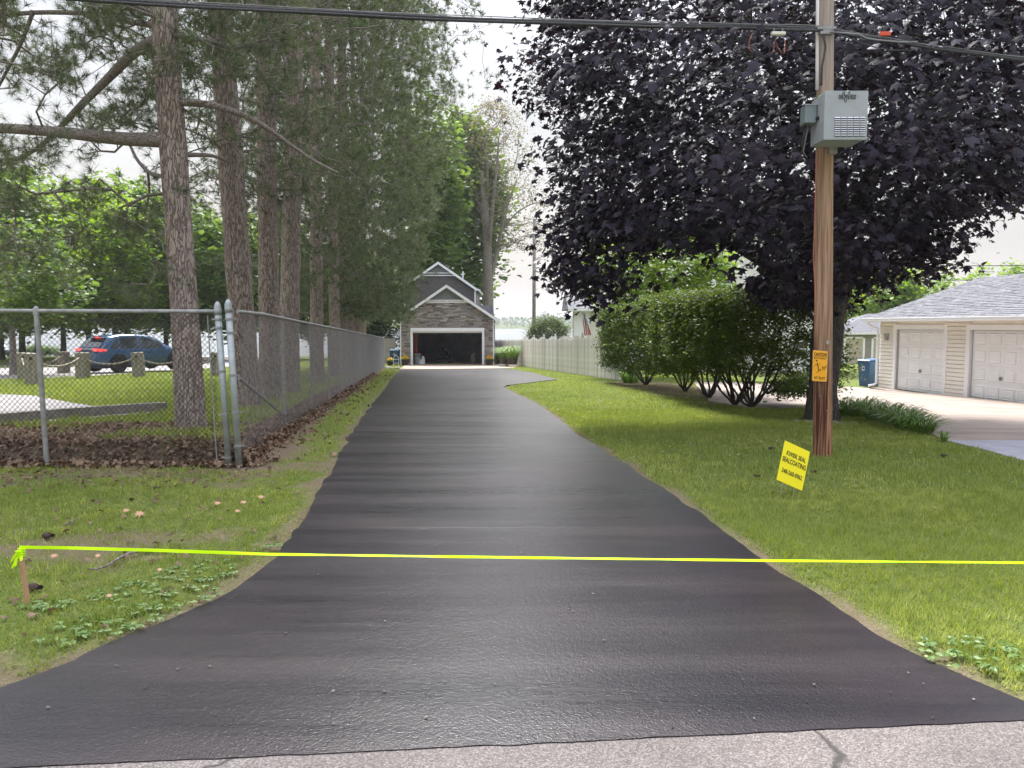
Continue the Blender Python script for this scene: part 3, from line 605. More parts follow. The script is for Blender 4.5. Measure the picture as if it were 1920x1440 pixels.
def trunk_tube(pts, rad, n=18, rough=.06, seed=0, flare=.0, sub=6):
    """smooth tapering trunk, uneven radius"""
    pts = np.array(pts, float); P2 = []; R2 = []
    for i in range(len(pts) - 1):
        for k in range(sub):
            s = k / sub; P2.append(pts[i] * (1 - s) + pts[i + 1] * s); R2.append(rad[i] * (1 - s) + rad[i + 1] * s)
    P2.append(pts[-1]); R2.append(rad[-1]); P2 = np.array(P2); R2 = np.array(R2)
    # smooth the centre line
    for _ in range(2): P2[1:-1] = (P2[:-2] + 2 * P2[1:-1] + P2[2:]) / 4
    a = np.arange(n) * 2 * np.pi / n; V = []
    for i, (p, r) in enumerate(zip(P2, R2)):
        zz = np.full(n, p[2] + p[0] * .3); q = 1 + rough * 2 * (fbm(a / np.pi * 2.5 + seed, zz, 1.6, seed % 40) - .5) * 2
        fl = 1 + flare * math.exp(-i / (len(P2) * .035 + .5)) * (.6 + .4 * np.cos(a * 5 + seed))
        t = P2[min(i + 1, len(P2) - 1)] - P2[max(i - 1, 0)]; t /= np.linalg.norm(t) + 1e-9
        u = np.cross(t, [0, 1, 0]) if abs(t[1]) < .8 else np.cross(t, [1, 0, 0]); u /= np.linalg.norm(u); w = np.cross(t, u)
        V.append(p + (u[None] * np.cos(a)[:, None] + w[None] * np.sin(a)[:, None]) * (r * q * fl)[:, None])
    V = np.array(V).reshape(-1, 3); m = len(P2); k = np.arange(n)
    Fs = np.concatenate([np.stack([i * n + k, i * n + (k + 1) % n, (i + 1) * n + (k + 1) % n, (i + 1) * n + k], 1) for i in range(m - 1)])
    return V, Fs
def cat(*vf):
    V = []; Fq = []; b = 0
    for v, f in vf: V.append(v); Fq.append(f + b); b += len(v)
    return np.concatenate(V), np.concatenate(Fq)
def leaves_at(tips, n_each, spread, T, Fc, size, up=.55, flat=.7, out=0., centre=None, sz_var=.35):
    n = len(tips) * n_each; pos = np.repeat(tips, n_each, 0) + rng.normal(size=(n, 3)) * np.array([1, 1, flat]) * spread
    o = None
    if out and centre is not None:
        o = pos - centre; o = o / (np.linalg.norm(o, axis=1, keepdims=True) + 1e-9) * out
    A = frames(orient_up(n, up, o), rng.random(n) * 6.283); sc = size * (1 + sz_var * rng.normal(size=n)).clip(.4, 1.8)
    V, Fs = scatter(T, Fc, pos, A, sc)
    cl = np.repeat(rng.random(len(tips)), n_each); t = np.clip(.5 * cl + .5 * rng.random(n), 0, 1)
    return V, Fs, np.repeat(t, len(T))
def tufts_at(tips, dirs, per, spread, nn, length, width, sag=.0):
    """pine tufts: radiating needles round a shoot"""
    n = len(tips) * per; pos = np.repeat(tips, per, 0) + rng.normal(size=(n, 3)) * spread * np.array([1, 1, .6])
    d = np.repeat(dirs, per, 0) + rng.normal(size=(n, 3)) * .5; d /= np.linalg.norm(d, axis=1, keepdims=True) + 1e-9
    nd = rng.normal(size=(n, nn, 3)); nd /= np.linalg.norm(nd, axis=2, keepdims=True)
    nd = nd + d[:, None, :] * .75; nd[:, :, 2] -= sag; nd /= np.linalg.norm(nd, axis=2, keepdims=True) + 1e-9
    L = length * (.75 + .4 * rng.random((n, nn, 1))); b = pos[:, None, :] - d[:, None, :] * length * .45 * rng.random((n, nn, 1)) + nd * .004
    e = b + nd * L; s = np.cross(nd, rng.normal(size=(n, nn, 3))); s /= np.linalg.norm(s, axis=2, keepdims=True) + 1e-9; s *= width / 2
    V = np.stack([b - s, b + s, e], 2).reshape(-1, 3); Fs = np.arange(len(V)).reshape(-1, 3)
    t = np.clip(np.repeat(rng.random(n), nn) * .7 + .3 * rng.random(n * nn), 0, 1)
    st = pos - d * length * .8
    return V, Fs, np.repeat(t, 3), (st, pos)
def ellip(n, c, r, shell=.5, zmin=None, noise=0):
    out = []
    while len(out) < n:
        d = rng.normal(size=3); d /= np.linalg.norm(d); q = (shell + (1 - shell) * rng.random() ** .5)
        if noise: q *= 1 - noise * float(fbm(d[0] * 2 + d[2], d[1] * 2 + d[2], 1.6, 31))
        p = np.array(c) + d * np.array(r) * q
        if zmin is None or p[2] > zmin: out.append(p)
    return np.array(out)
# ------------------------------------------------------------------ trees
def decid(name, base, label, group, H, crown_c, crown_r, mleaf, mbark, n_t=160, n_each=26, spread=.4, size=.2, r0=.18, T=CLUMP_T, Fc=CLUMP_F, shell=.45, zmin=None, noise=.35, up=.5, trunk_pts=None, cat_='tree', rt=.012, extra=None, flare=.35, upcost=.6, out=.0, power=.42, rough=.05, skel_extra=None):
    base = np.array(base, float); cc = base + np.array(crown_c); th = cc[2] - base[2]
    tp = [base + [0, 0, -.1], base + [.03, .02, th * .3], base + [-.04 + crown_c[0] * .3, .05, th * .7], base + [crown_c[0] * .7, crown_c[1] * .7, th]] if trunk_pts is None else [np.array(q, float) for q in trunk_pts]
    rad = [r0 * (1 - .6 * k / (len(tp) - 1)) for k in range(len(tp))]
    root = thing(name, base, label, cat_, group)
    tg = ellip(n_t, cc, crown_r, shell, zmin, noise)
    if extra is not None: tg = np.concatenate([tg, extra])
    sk = []; k0 = max(1, int(len(tp) * .4))
    for i in range(len(tp) - 1):
        for s in np.linspace(0, 1, 6)[:-1]: sk.append(tp[i] * (1 - s) + tp[i + 1] * s)
    sk.append(tp[-1]); sk = np.array(sk); par = [-1] + list(range(len(sk) - 1))
    use = sk[:, 2] > base[2] + .35 * th; off = np.where(~use)[0]
    skf = sk.copy(); skf[off] += [0, 0, -1000]      # the bare stem takes no twigs
    nodes, par, tips = grow(tg, skf, par, step=.5, upcost=upcost)
    nodes[:len(sk)] = sk
    bv = branch_mesh(nodes, par, len(sk), rt, power, 4, r0 * .6)
    tv = trunk_tube(tp, rad, 12, rough, random.randint(0, 30), flare, 5)
    V, Fs = cat(tv, bv); arr_mesh('trunk', V, Fs, [mbark], root, smooth=True)
    V, Fs, t = leaves_at(nodes[tips], n_each, spread, T, Fc, size, up, .7, out, cc)
    arr_mesh('crown', V, Fs, [mleaf], root, tint=t)['kind'] = 'stuff'
    return root
def place_copy(root, px, py, label, rz=0, s=1.0, group=None, Y=None):
    c = copy_tree(root); p = G(px, py) if Y is None else np.array([P(px, py, Y)[0], Y, float(g(P(px, py, Y)[0], Y))])
    c.location = Vector([float(q) for q in p]); c.rotation_euler = (0, 0, rz); c.scale = (s, s, s * random.uniform(.92, 1.08)); c['label'] = label
    if group: c['group'] = group
    return c
PG = 'tall pines standing in a row behind the side chain-link fence'
def pine_xy(Y, off=1.2): return np.array([float(fence_x(Y)) - off, Y, float(g(float(fence_x(Y)) - off, Y))])
def pine_trunk_pts(base, H, lean=(0, 0)):
    return [base + [0, 0, -.15], base + [lean[0] * .1, lean[1] * .1, H * .1], base + [lean[0] * .3, 0, H * .3], base + [lean[0] * .62, 0, H * .62], base + [lean[0], lean[1], H]]
def pine(name, base, label, H, r0, n_t, per, nn, length, width, env, limbs=(), lean=(0, 0), zlow=2.5, sides=16, tuft_spread=.16):
    root = thing(name, base, label, 'tree', PG)
    tp = pine_trunk_pts(base, H, lean); rad = [r0 * 1.12, r0, r0 * .93, r0 * .7, r0 * .15]
    V, Fs = trunk_tube(tp, rad, sides, .05, random.randint(0, 30), .25, 14); arr_mesh('trunk', V, Fs, [M['pine_bark']], root, smooth=True)
    sa = []; sb_ = []
    for _ in range(16):      # broken branch stubs and knots
        h = random.uniform(1.2, 9.0); c0 = np.array([np.interp(h, [0, H * .1, H * .3, H * .62], [tp[j][q] - base[q] for j in range(4)]) for q in range(3)]) + base; c0[2] = base[2] + h; a = random.uniform(0, 6.283)
        dr = np.array([math.cos(a), math.sin(a), random.uniform(-.1, .5)]); L_ = random.choice((.03, .04, .06, .2, .4)); sa.append(c0 + dr * r0 * .8); sb_.append(c0 + dr * (r0 + L_))
    sv, sf = prisms(np.array(sa), np.array(sb_), .028, .010, 6); arr_mesh('branch_stubs', sv, sf, [M['dead_bark']], root, smooth=True)['kind'] = 'stuff'
    sk = []
    for i in range(1, len(tp) - 1):
        for s in np.linspace(0, 1, 10)[:-1]:
            q = tp[i] * (1 - s) + tp[i + 1] * s
            if q[2] > base[2] + zlow: sk.append(q)
    par = [-1] + list(range(len(sk) - 1)); lim_v = []
    for pts, ra, rb in limbs:
        pts = np.array(pts); pp = []
        for i in range(len(pts) - 1):
            for s in np.linspace(0, 1, 5)[:-1]: pp.append(pts[i] * (1 - s) + pts[i + 1] * s)
        pp.append(pts[-1]); pp = np.array(pp)
        for _ in range(1): pp[1:-1] = (pp[:-2] + 2 * pp[1:-1] + pp[2:]) / 4
        rr = np.linspace(ra, rb, len(pp)); v, f = trunk_tube(pp, rr, 9, .08, random.randint(0, 30), .2, 1); lim_v.append((v, f))
        j = len(sk); sk += list(pp[1:]); par += [0] + list(range(j, j + len(pp) - 2))
    tg = env(n_t)
    nodes, par, tips = grow(tg, np.array(sk), par, step=.35, jit=.09, droop=.10, upcost=.2)
    bv = branch_mesh(nodes, par, len(sk), .006, .42, 4, r0 * .30)
    V, Fs = cat(bv, *lim_v); arr_mesh('limb', V, Fs, [M['dead_bark']], root, smooth=True)['kind'] = 'stuff'
    d = nodes[tips] - nodes[par[tips]]; d /= np.linalg.norm(d, axis=1, keepdims=True) + 1e-9; d[:, 2] += .2
    kp = rng.random(len(tips)) > .18; tips = tips[kp]; d = d[kp]
    V, Fs, t, st = tufts_at(nodes[tips], d, per, tuft_spread, nn, length, width)
    tw, tf = prisms(st[0], st[1], .004, .003, 3)
    o = arr_mesh('needles', V, Fs, [M['needle']], root, tint=t); o['kind'] = 'stuff'
    arr_mesh('twig', tw, tf, [M['dead_bark']], root)['kind'] = 'stuff'
    return root
# nearest pine: limbs where the photograph shows them
b1 = pine_xy(10.75, 1.12); top1 = P(306, 0, 10.75)
lean1 = ((top1[0] - b1[0]) / (top1[2] - b1[2]) * 18, 0)
Y1 = 10.7
limbsA = [
    ([P(312, 262, Y1), P(240, 262, Y1 - .1), P(150, 252, Y1 - .35), P(60, 243, Y1 - .5), P(-80, 236, Y1 - .8)], .105, .055),
    ([P(300, 72, Y1), P(255, 92, Y1 + .2), P(205, 145, Y1 + .4), P(150, 200, Y1 + .5), P(112, 240, Y1 + .6), P(70, 280, Y1 + .7), P(20, 305, Y1 + .8), P(-50, 318, Y1 + .9)], .075, .014),
    ([P(340, 190, Y1), P(400, 196, Y1 + .1), P(455, 214, Y1 + .2), P(500, 238, Y1 + .3), P(545, 272, Y1 + .4), P(590, 303, Y1 + .5), P(634, 324, Y1 + .5)], .052, .014),
    ([P(325, 62, Y1), P(352, 72, Y1), P(395, 76, Y1 + .6), P(450, 98, Y1 + 1.4)], .05, .02),
    ([P(62, 20, Y1 + .8), P(45, 70, Y1 + .8), P(20, 120, Y1 + .8), P(-10, 175, Y1 + .9)], .03, .02),
    ([P(325, 330, Y1), P(285, 330, Y1 + .5), P(255, 300, Y1 + 1), P(240, 260, Y1 + 1.3), P(215, 285, Y1 + 1.6)], .03, .015),
    ([P(305, 245, Y1), P(262, 222, Y1 - .3)], .015, .005),
    ([P(300, 48, Y1), P(260, 45, Y1 + .6), P(180, 25, Y1 + 1.2), P(60, 22, Y1 + 1.2), P(-40, 35, Y1 + 1)], .045, .03),
    ([P(340, 290, Y1), P(400, 290, Y1 + 1.2), P(430, 305, Y1 + 2)], .035, .02),
    ([P(345, 205, Y1), P(400, 240, Y1 + .6), P(440, 275, Y1 + .9), P(465, 310, Y1 + 1.2)], .014, .006),
]
def env1(n):
    out = []
    while len(out) < n:
        x = random.uniform(-160, 330); y = random.uniform(-120, 560); Y = random.uniform(9.6, 14.5)
        dens = .28 + .75 * (y < 60) + .5 * (60 < y < 250 and 60 < x < 300) + .5 * (230 < y < 320 and x < 150) + .35 * (x < 60) + .3 * (y > 380 and x > 120) - .3 * (240 < y < 330 and 190 < x < 300) - .25 * (90 < y < 200 and x < 90)
        if float(fbm(x / 60., y / 60., 1, 5)) > .46 and random.random() < dens: out.append(P(x, y, Y))
    for _ in range(int(n * .25)): out.append(P(random.uniform(340, 560), random.uniform(-140, 150), random.uniform(10, 14)))
    for _ in range(int(n * .25)):
        a = random.uniform(0, 6.28); r = random.uniform(.5, 4.2); out.append(b1 + [math.cos(a) * r, abs(math.sin(a)) * r * .8 - .6, random.uniform(7, 16)])
    return np.array(out)
near_pine = pine('pine_tree', b1, 'nearest pine, thick pinkish trunk beside the two grey gate posts', 18, .182, 820, 5, 35, .15, .006, env1, limbsA, lean1, 3.6, 26)
def env_row(base, H, Rr, zlo, lo_y=-1, right=1.0, gap=0):
    H = H * 1.25
    def f(n):
        out = []
        while len(out) < n:
            z = zlo + (H - zlo) * random.random() ** 1.15; k = (z - zlo) / (H - zlo)
            Rz = Rr * (.55 + .9 * k if k < .3 else 1.0 * (1 - ((k - .3) / .75) ** 2) + .0); a = random.uniform(0, 6.283); r = Rz * math.sqrt(random.uniform(.05, 1))
            dx, dy = math.cos(a) * r, math.sin(a) * r
            if dx > 0: dx *= right
            elif z < base[2] + 12 and random.random() < .5: continue
            out.append(base + [dx, dy, z - .25 * r * .3])
        return np.array(out)
    return f
b2 = pine_xy(14.7)
pine2 = pine('pine_tree', b2, 'second pine from the gate posts, reddish trunk seen left of the diagonal brace', 20, .235, 950, 4, 26, .17, .009, env_row(b2, 19, 4.6, 4.4, right=1.2), (), (-.9, 0), 3.2, 20)
b3 = pine_xy(24.8)
pine3 = pine('pine_tree', b3, 'pine halfway along the fence, alone between two gaps of green lawn', 22, .21, 1500, 5, 22, .20, .016, env_row(b3, 21, 5.4, 3.0, right=1.1), (), (.3, 0), 2.0, 14, .2)
b4 = pine_xy(37.5)
pine4 = pine('pine_tree', b4, 'pine with a red-brown trunk, third before the stone garage', 23, .2, 1400, 5, 20, .23, .022, env_row(b4, 22, 5.4, 2.8, right=1.0), (), (-.2, 0), 2.0, 12, .24)
rows = [(pine2, 16.9, 'third pine from the gate posts, slim trunk close against a thicker one', 2.1, .93), (pine2, 19.3, 'fourth pine from the gate posts, standing clear in front of the lawn gap', 4.0, 1.0),
        (pine3, 30.4, 'left one of the two pines whose trunks touch above the fence rail', 1.9, 1.0), (pine4, 33.6, 'right one of the two pines whose trunks touch above the fence rail', 3.5, 1.0),
        (pine4, 41.5, 'pine second before the stone garage, trunk pale and narrow', 5.0, 1.0), (pine3, 46.0, 'farthest pine of the row, just before the stone garage', .9, .95)]
for src, Y, lab, rz, s in rows:
    c = copy_tree(src); q = pine_xy(Y); c.location = Vector([float(v) for v in q]); c.rotation_euler = (0, 0, rz); c.scale = (s, s, s); c['label'] = lab

# purple maple
mb = G(1540, 788); mb = np.array([mb[0], mb[1], mb[2]])
mt = [mb + [0, 0, -.1], mb + [.02, 0, .6], P(1548, 640, mb[1]), P(1560, 560, mb[1] - .1), P(1575, 420, mb[1] + .1), P(1560, 220, mb[1] + .2), P(1540, -60, mb[1])]
def maple():
    root = thing('maple_tree', mb, 'big purple-leaved maple with a dark trunk right behind the utility pole', 'tree')
    V, Fs = trunk_tube(mt, [.30, .255, .27, .25, .18, .13, .07], 20, .10, 4, .35, 8); tv = (V, Fs)
    L = [([P(1565, 600, 14.9), P(1590, 520, 14.8), P(1640, 470, 14.6), P(1720, 430, 14.4), P(1800, 380, 14)], .15, .04),
         ([P(1545, 590, 14.9), P(1510, 540, 14.7), P(1440, 500, 14.3), P(1340, 440, 13.8), P(1200, 400, 13.4)], .13, .035),
         ([P(1550, 560, 14.9), P(1500, 440, 15), P(1400, 330, 15.2), P(1260, 220, 15), P(1120, 150, 14.8)], .13, .03),
         ([P(1575, 480, 14.9), P(1640, 330, 15), P(1720, 200, 15), P(1800, 60, 15)], .12, .03),
         ([P(1570, 420, 14.9), P(1520, 300, 14), P(1460, 160, 13), P(1400, 20, 12.2)], .11, .03),
         ([P(1560, 570, 14.9), P(1620, 480, 16), P(1700, 380, 17.5), P(1760, 260, 18.5)], .11, .03),
         ([P(1560, 500, 14.8), P(1620, 330, 13.2), P(1700, 220, 12), P(1780, 160, 11.2)], .10, .03),
         ([P(1545, 620, 14.8), P(1505, 575, 14.6), P(1480, 540, 14.2)], .05, .02)]
    sk = [np.array(mt[3]), np.array(mt[4]), np.array(mt[5]), np.array(mt[6])]; par = [-1, 0, 1, 2]; vs = [tv]
    for pts, ra, rb in L:
        pts = np.array(pts); pp = []
        for i in range(len(pts) - 1):
            for s in np.linspace(0, 1, 6)[:-1]: pp.append(pts[i] * (1 - s) + pts[i + 1] * s)
        pp.append(pts[-1]); pp = np.array(pp); pp[1:-1] = (pp[:-2] + 2 * pp[1:-1] + pp[2:]) / 4
        vs.append(trunk_tube(pp, np.linspace(ra, rb, len(pp)), 9, .08, 3, .1, 1)); j = len(sk); sk += list(pp[1:]); par += [0] + list(range(j, j + len(pp) - 2))
    # crown: outline of the tree in the photograph gives the reach at each height, depth comes from a round crown
    prof = [(-260, 985, 2250), (-100, 990, 2220), (0, 1010, 2160), (60, 1030, 2120), (100, 975, 2100), (170, 985, 2070), (230, 1040, 2040), (300, 1035, 2000), (330, 1050, 1960), (370, 1060, 1925), (410, 1075, 1850), (440, 1050, 1790), (500, 1045, 1745), (540, 1060, 1640), (575, 1150, 1600)]
    py = [p[0] for p in prof]; xl = [p[1] for p in prof]; xr = [p[2] for p in prof]
    T = []
    while len(T) < 2250:
        y = random.uniform(-260, 560); l = np.interp(y, py, xl); r = np.interp(y, py, xr); cx = 1545
        x = random.uniform(l, r); hw = (cx - l) if x < cx else (r - cx); k = abs(x - cx) / hw
        if y > 430 and k < .92:
            if 1180 < x < 1430 and y > 470 - 0 * (x - 1180): continue
            if x < 1440 and y > 450 and random.random() < .55: continue
            if 1560 < x < 1600 and y > 500: continue
        half = 5.4 * math.sqrt(max(0, 1 - k * k)) * np.interp(y, [-260, 0, 300, 450, 575], [.9, 1, .85, .6, .35]); Y = mb[1] - .1 + random.uniform(-1, 1) * half
        Y = min(Y, 19.5)
        sx = Y / mb[1]
        q = P(cx + (x - cx) * (1 if Y > mb[1] else 1), y, Y)
        if q[2] < 2.0 or Y < 9.0: continue
        if abs(q[0] - 3.9) < .75 and q[1] < 10.6: continue   # kept clear of the pole and its cabinet
        T.append(q)
    T = np.array(T)
    nodes, par, tips = grow(T, np.array(sk), par, step=.35, jit=.08, droop=.06, upcost=.4)
    vs.append(branch_mesh(nodes, par, len(sk), .0055, .45, 4, .08)); V, Fs = cat(*vs)
    arr_mesh('trunk', V, Fs, [M['maple_bark']], root, smooth=True)
    tp = nodes[tips]; n_each = 29; n = len(tp) * n_each; sp = rng.normal(size=(n, 3)) * np.array([.28, .28, .17]); pos = np.repeat(tp, n_each, 0) + sp
    keep = ~((np.abs(pos[:, 0] - 3.9) < .42) & (pos[:, 1] < 10.1)); pos = pos[keep]; n = len(pos)
    cc = P(1545, 100, mb[1]); o = pos - cc; o /= np.linalg.norm(o, axis=1, keepdims=True) + 1e-9; o[:, 2] *= .2
    A = frames(orient_up(n, .22, o * .55 + np.array([0, -.25, .1])), rng.random(n) * 6.283); V, Fs = scatter(STAR_T, STAR_F, pos, A, .108 * (1 + .36 * rng.normal(size=n)).clip(.4, 1.7))
    cl = np.repeat(rng.random(len(tp)) ** 1.5, n_each)[keep]; t = np.clip(.55 * cl + .45 * rng.random(n) ** 1.4, 0, 1)
    arr_mesh('crown', V, Fs, [M['purple']], root, tint=np.repeat(t, len(STAR_T)))['kind'] = 'stuff'
maple()

# trees behind the park, left
TG = 'green leafy trees across the park behind the parking lot'
def gp_(px, Y): x = P(px, 650, Y)[0]; return np.array([x, Y, float(g(x, Y))])
gA = decid('leafy_tree', gp_(70, 52), 'bright green leafy tree behind the parked blue car, leftmost of its row', TG, 12, (0, 0, 6.6), (5.4, 5.0, 5.6), M['green1'], M['maple_bark'], 300, 31, .50, .26, .2)
gB = decid('leafy_tree', gp_(215, 56), 'bright green leafy tree rising directly above the roof of the blue car', TG, 12, (0, 0, 6.8), (5.0, 4.8, 5.8), M['green1'], M['maple_bark'], 300, 31, .50, .25, .2)
gC = decid('leafy_tree', gp_(345, 60), 'green leafy tree behind the trunk of the nearest pine', TG, 13, (0, 0, 7.2), (5.4, 5, 6.4), M['green2'], M['maple_bark'], 300, 31, .50, .28, .22)
for k, (src, px, Y, lab, s) in enumerate([(gC, -60, 50, 'mid green leafy tree at the far left edge of the park', 1.0), (gB, 140, 66, 'tall yellow-green tree standing second from the left edge of the park', 1.25), (gA, 290, 70, 'spreading bright tree far behind the nose of the blue car', 1.2),
        (gB, 420, 64, 'leafy tree seen between the first and second pine trunks', 1.0), (gC, 500, 68, 'leafy tree seen behind the second pine trunk', 1.1), (gA, 575, 72, 'leafy tree in the gap between fourth pine and the next', .9),
        (gC, 10, 72, 'tall darker green tree far behind the small park tree', 1.35), (gB, 350, 82, 'distant tree top showing above the others behind the nearest pine', 1.35), (gA, 655, 76, 'green tree filling the gaps between the farther pines', 1.0), (gC, 215, 80, 'tallest green tree far behind the car', 1.45), (gA, -30, 62, 'broad bright tree behind the left end of the front fence', 1.2), (gC, 90, 84, 'distant green crown between the two tall trees on the left', 1.4)]):
    place_copy(src, px, 0, lab, k * 1.1, s, TG, Y=Y)
young = decid('young_tree', G(25, 703), 'small dark green park tree with a thin trunk beside the rope posts', None, 8, (0, 0, 4.3), (3.6, 3.6, 2.7), M['green2'], M['grey_bark'], 190, 26, .34, .17, .15, zmin=None)
# big trees beyond the garage
c1 = np.array([P(858, 620, 76)[0], 76, float(g(-5, 76))])
decid('leafy_tree', c1, 'large dense green tree towering behind the charcoal gable', None, 26, (.2, 0, 13.5), (5.6, 5.6, 12.0), M['green2'], M['maple_bark'], 420, 30, .75, .42, .5, shell=.35)
c1b = np.array([P(800, 620, 66)[0], 66, float(g(-7, 66))])
decid('leafy_tree', c1b, 'dark green tree behind the pines left of the charcoal gable', None, 26, (0, 0, 13), (3.8, 3.8, 11.0), M['green2'], M['maple_bark'], 300, 28, .65, .36, .4, shell=.3)
c2b = np.array([P(916, 620, 71)[0], 71, float(g(-2, 71))])
def sparse_tree():
    b = c2b; Y = 71
    tp = [b + [0, 0, -.1], P(915, 560, Y), P(914, 470, Y), P(908, 400, Y), P(903, 320, Y)]
    root = thing('tall_tree', b, 'tall thinly leafed tree with a pale grey trunk right of the stone garage', 'tree')
    V, Fs = trunk_tube(tp, [.60, .52, .42, .30, .12], 14, .05, 3, .25, 8); vs = [(V, Fs)]; sk = list(np.array(tp)[2:]); par = [-1, 0, 1]
    for pts, ra, rb in [([P(916, 530, Y), P(926, 500, Y), P(938, 440, Y), P(952, 380, Y), P(968, 340, Y + 1)], .26, .08), ([P(915, 470, Y), P(922, 400, Y - 1), P(930, 330, Y - 1), P(935, 260, Y - 1)], .24, .06),
                        ([P(912, 430, Y), P(895, 370, Y + 1), P(882, 320, Y + 1), P(862, 290, Y + 1)], .18, .05), ([P(914, 450, Y), P(912, 380, Y + 1), P(915, 300, Y + 1), P(908, 240, Y)], .22, .05), ([P(938, 440, Y), P(965, 400, Y), P(1000, 380, Y), P(1020, 385, Y)], .09, .03)]:
        pts = np.array(pts); pp = []
        for i in range(len(pts) - 1):
            for s in np.linspace(0, 1, 6)[:-1]: pp.append(pts[i] * (1 - s) + pts[i + 1] * s)
        pp.append(pts[-1]); pp = np.array(pp); pp[1:-1] = (pp[:-2] + 2 * pp[1:-1] + pp[2:]) / 4
        vs.append(trunk_tube(pp, np.linspace(ra, rb, len(pp)), 8, .05, 3, .0, 1)); j = len(sk); sk += list(pp[1:]); par += [0] + list(range(j, j + len(pp) - 2))
    T = []
    while len(T) < 900:
        a = random.uniform(0, 6.283); r = math.sqrt(random.random()); y = random.uniform(188, 470)
        hw = np.interp(y, [188, 215, 300, 380, 430, 470], [18, 55, 80, 85, 88, 60]); cx = np.interp(y, [188, 300, 400, 470], [925, 932, 950, 975])
        T.append(P(cx + math.cos(a) * r * hw, y, Y + math.sin(a) * r * hw / 20))
    nodes, par, tips = grow(np.array(T), np.array(sk), par, step=.8, jit=.05, droop=-.02, upcost=1.2)
    vs.append(branch_mesh(nodes, par, len(sk), .016, .42, 4, .16)); V, Fs = cat(*vs); arr_mesh('trunk', V, Fs, [M['grey_bark']], root, smooth=True)
    V, Fs, t = leaves_at(nodes[tips], 7, .40, LEAF_T, LEAF_F, .20, .3); arr_mesh('crown', V, Fs, [M['rust']], root, tint=t)['kind'] = 'stuff'
sparse_tree()
# right side trees
rA = decid('leafy_tree', np.array([P(1660, 620, 72)[0], 72, float(g(34, 72))]), 'light green tree between the maple and the white garage roof', 'pale trees beyond the garages', 9, (0, 0, 5.5), (4.4, 4.4, 4.6), M['green1'], M['grey_bark'], 230, 26, .42, .25, .2)
place_copy(rA, 1725, 620, 'narrower light green tree touching the white garage roof line', 1.4, .93, 'pale trees beyond the garages', Y=69)
place_copy(rA, 1600, 620, 'light green tree half hidden by the maple trunk', 2.4, 1.05, 'pale trees beyond the garages', Y=78)
place_copy(rA, 1870, 620, 'pale tree top showing over the garage roof at the picture edge', 4.4, 1.2, 'pale trees beyond the garages', Y=88)
place_copy(rA, 1980, 620, 'pale tree partly outside the picture above the garage roof', .7, 1.3, 'pale trees beyond the garages', Y=86)
jb = np.array([P(1165, 640, 33)[0], 33, float(g(4.5, 33))])
decid('small_tree', jb, 'vivid green small tree rising behind the clipped hedge', None, 6, (1.5, 0, 4.6), (4.1, 3.0, 2.2), M['green1'], M['maple_bark'], 330, 26, .28, .15, .15, shell=.3, trunk_pts=[jb + [0, 0, -.1], jb + [.1, 0, 1.2], jb + [.3, 0, 2.6], jb + [.9, 0, 4.0]], rt=.01)
# shrubs and bushes
def bush(name, base, label, c, r, leaf, n_t=140, n_each=40, spread=.16, size=.09, cat_='shrub', noise=.3, group=None):
    b = np.array(base, float); root = thing(name, b, label, cat_, group); cc = b + np.array(c)
    tg = ellip(n_t, cc, r, .35, b[2] + .12, noise); tg[:, 2] = np.maximum(tg[:, 2], b[2] + .15)
    sk = np.array([b, b + [0, 0, .15]]); nodes, par, tips = grow(tg, sk, [-1, 0], step=.4, upcost=.8)
    V, Fs = branch_mesh(nodes, par, 2, .006, .42, 4, .05); arr_mesh('stem', V, Fs, [M['maple_bark']], root)['kind'] = 'stuff'
    V, Fs, t = leaves_at(nodes[tips], n_each, spread, LEAF_T, LEAF_F, size, .45); arr_mesh('foliage', V, Fs, [leaf], root, tint=t)['kind'] = 'stuff'
    return root
b = P(1028, 640, 56); bush('round_shrub', (b[0], 56, float(g(b[0], 56))), 'wide dark green shrub behind the white picket fence', (0, 0, 2.15), (1.8, 1.5, 1.6), M['hedgeleaf'], 300, 44, .2, .12)
b = P(722, 640, 60); bush('dark_shrub', (b[0], 60, float(g(b[0], 60))), 'dark bush in the gap left of the stone garage', (0, 0, 3.0), (2.0, 2, 3.2), M['darkleaf'], 260, 40, .3, .16)
b = P(690, 640, 62); bush('dark_shrub', (b[0], 62, float(g(b[0], 62))), 'dark evergreen mass behind the farthest pine trunks', (0, 0, 3.2), (2.2, 2, 3.4), M['darkleaf'], 260, 40, .3, .16)
b = G(75, 668); bush('park_hedge', (b[0], b[1], b[2]), 'low trimmed green hedge beyond the parking lot', (0, 0, .6), (3.4, .8, .7), M['green2'], 200, 30, .25, .16, 'hedge')
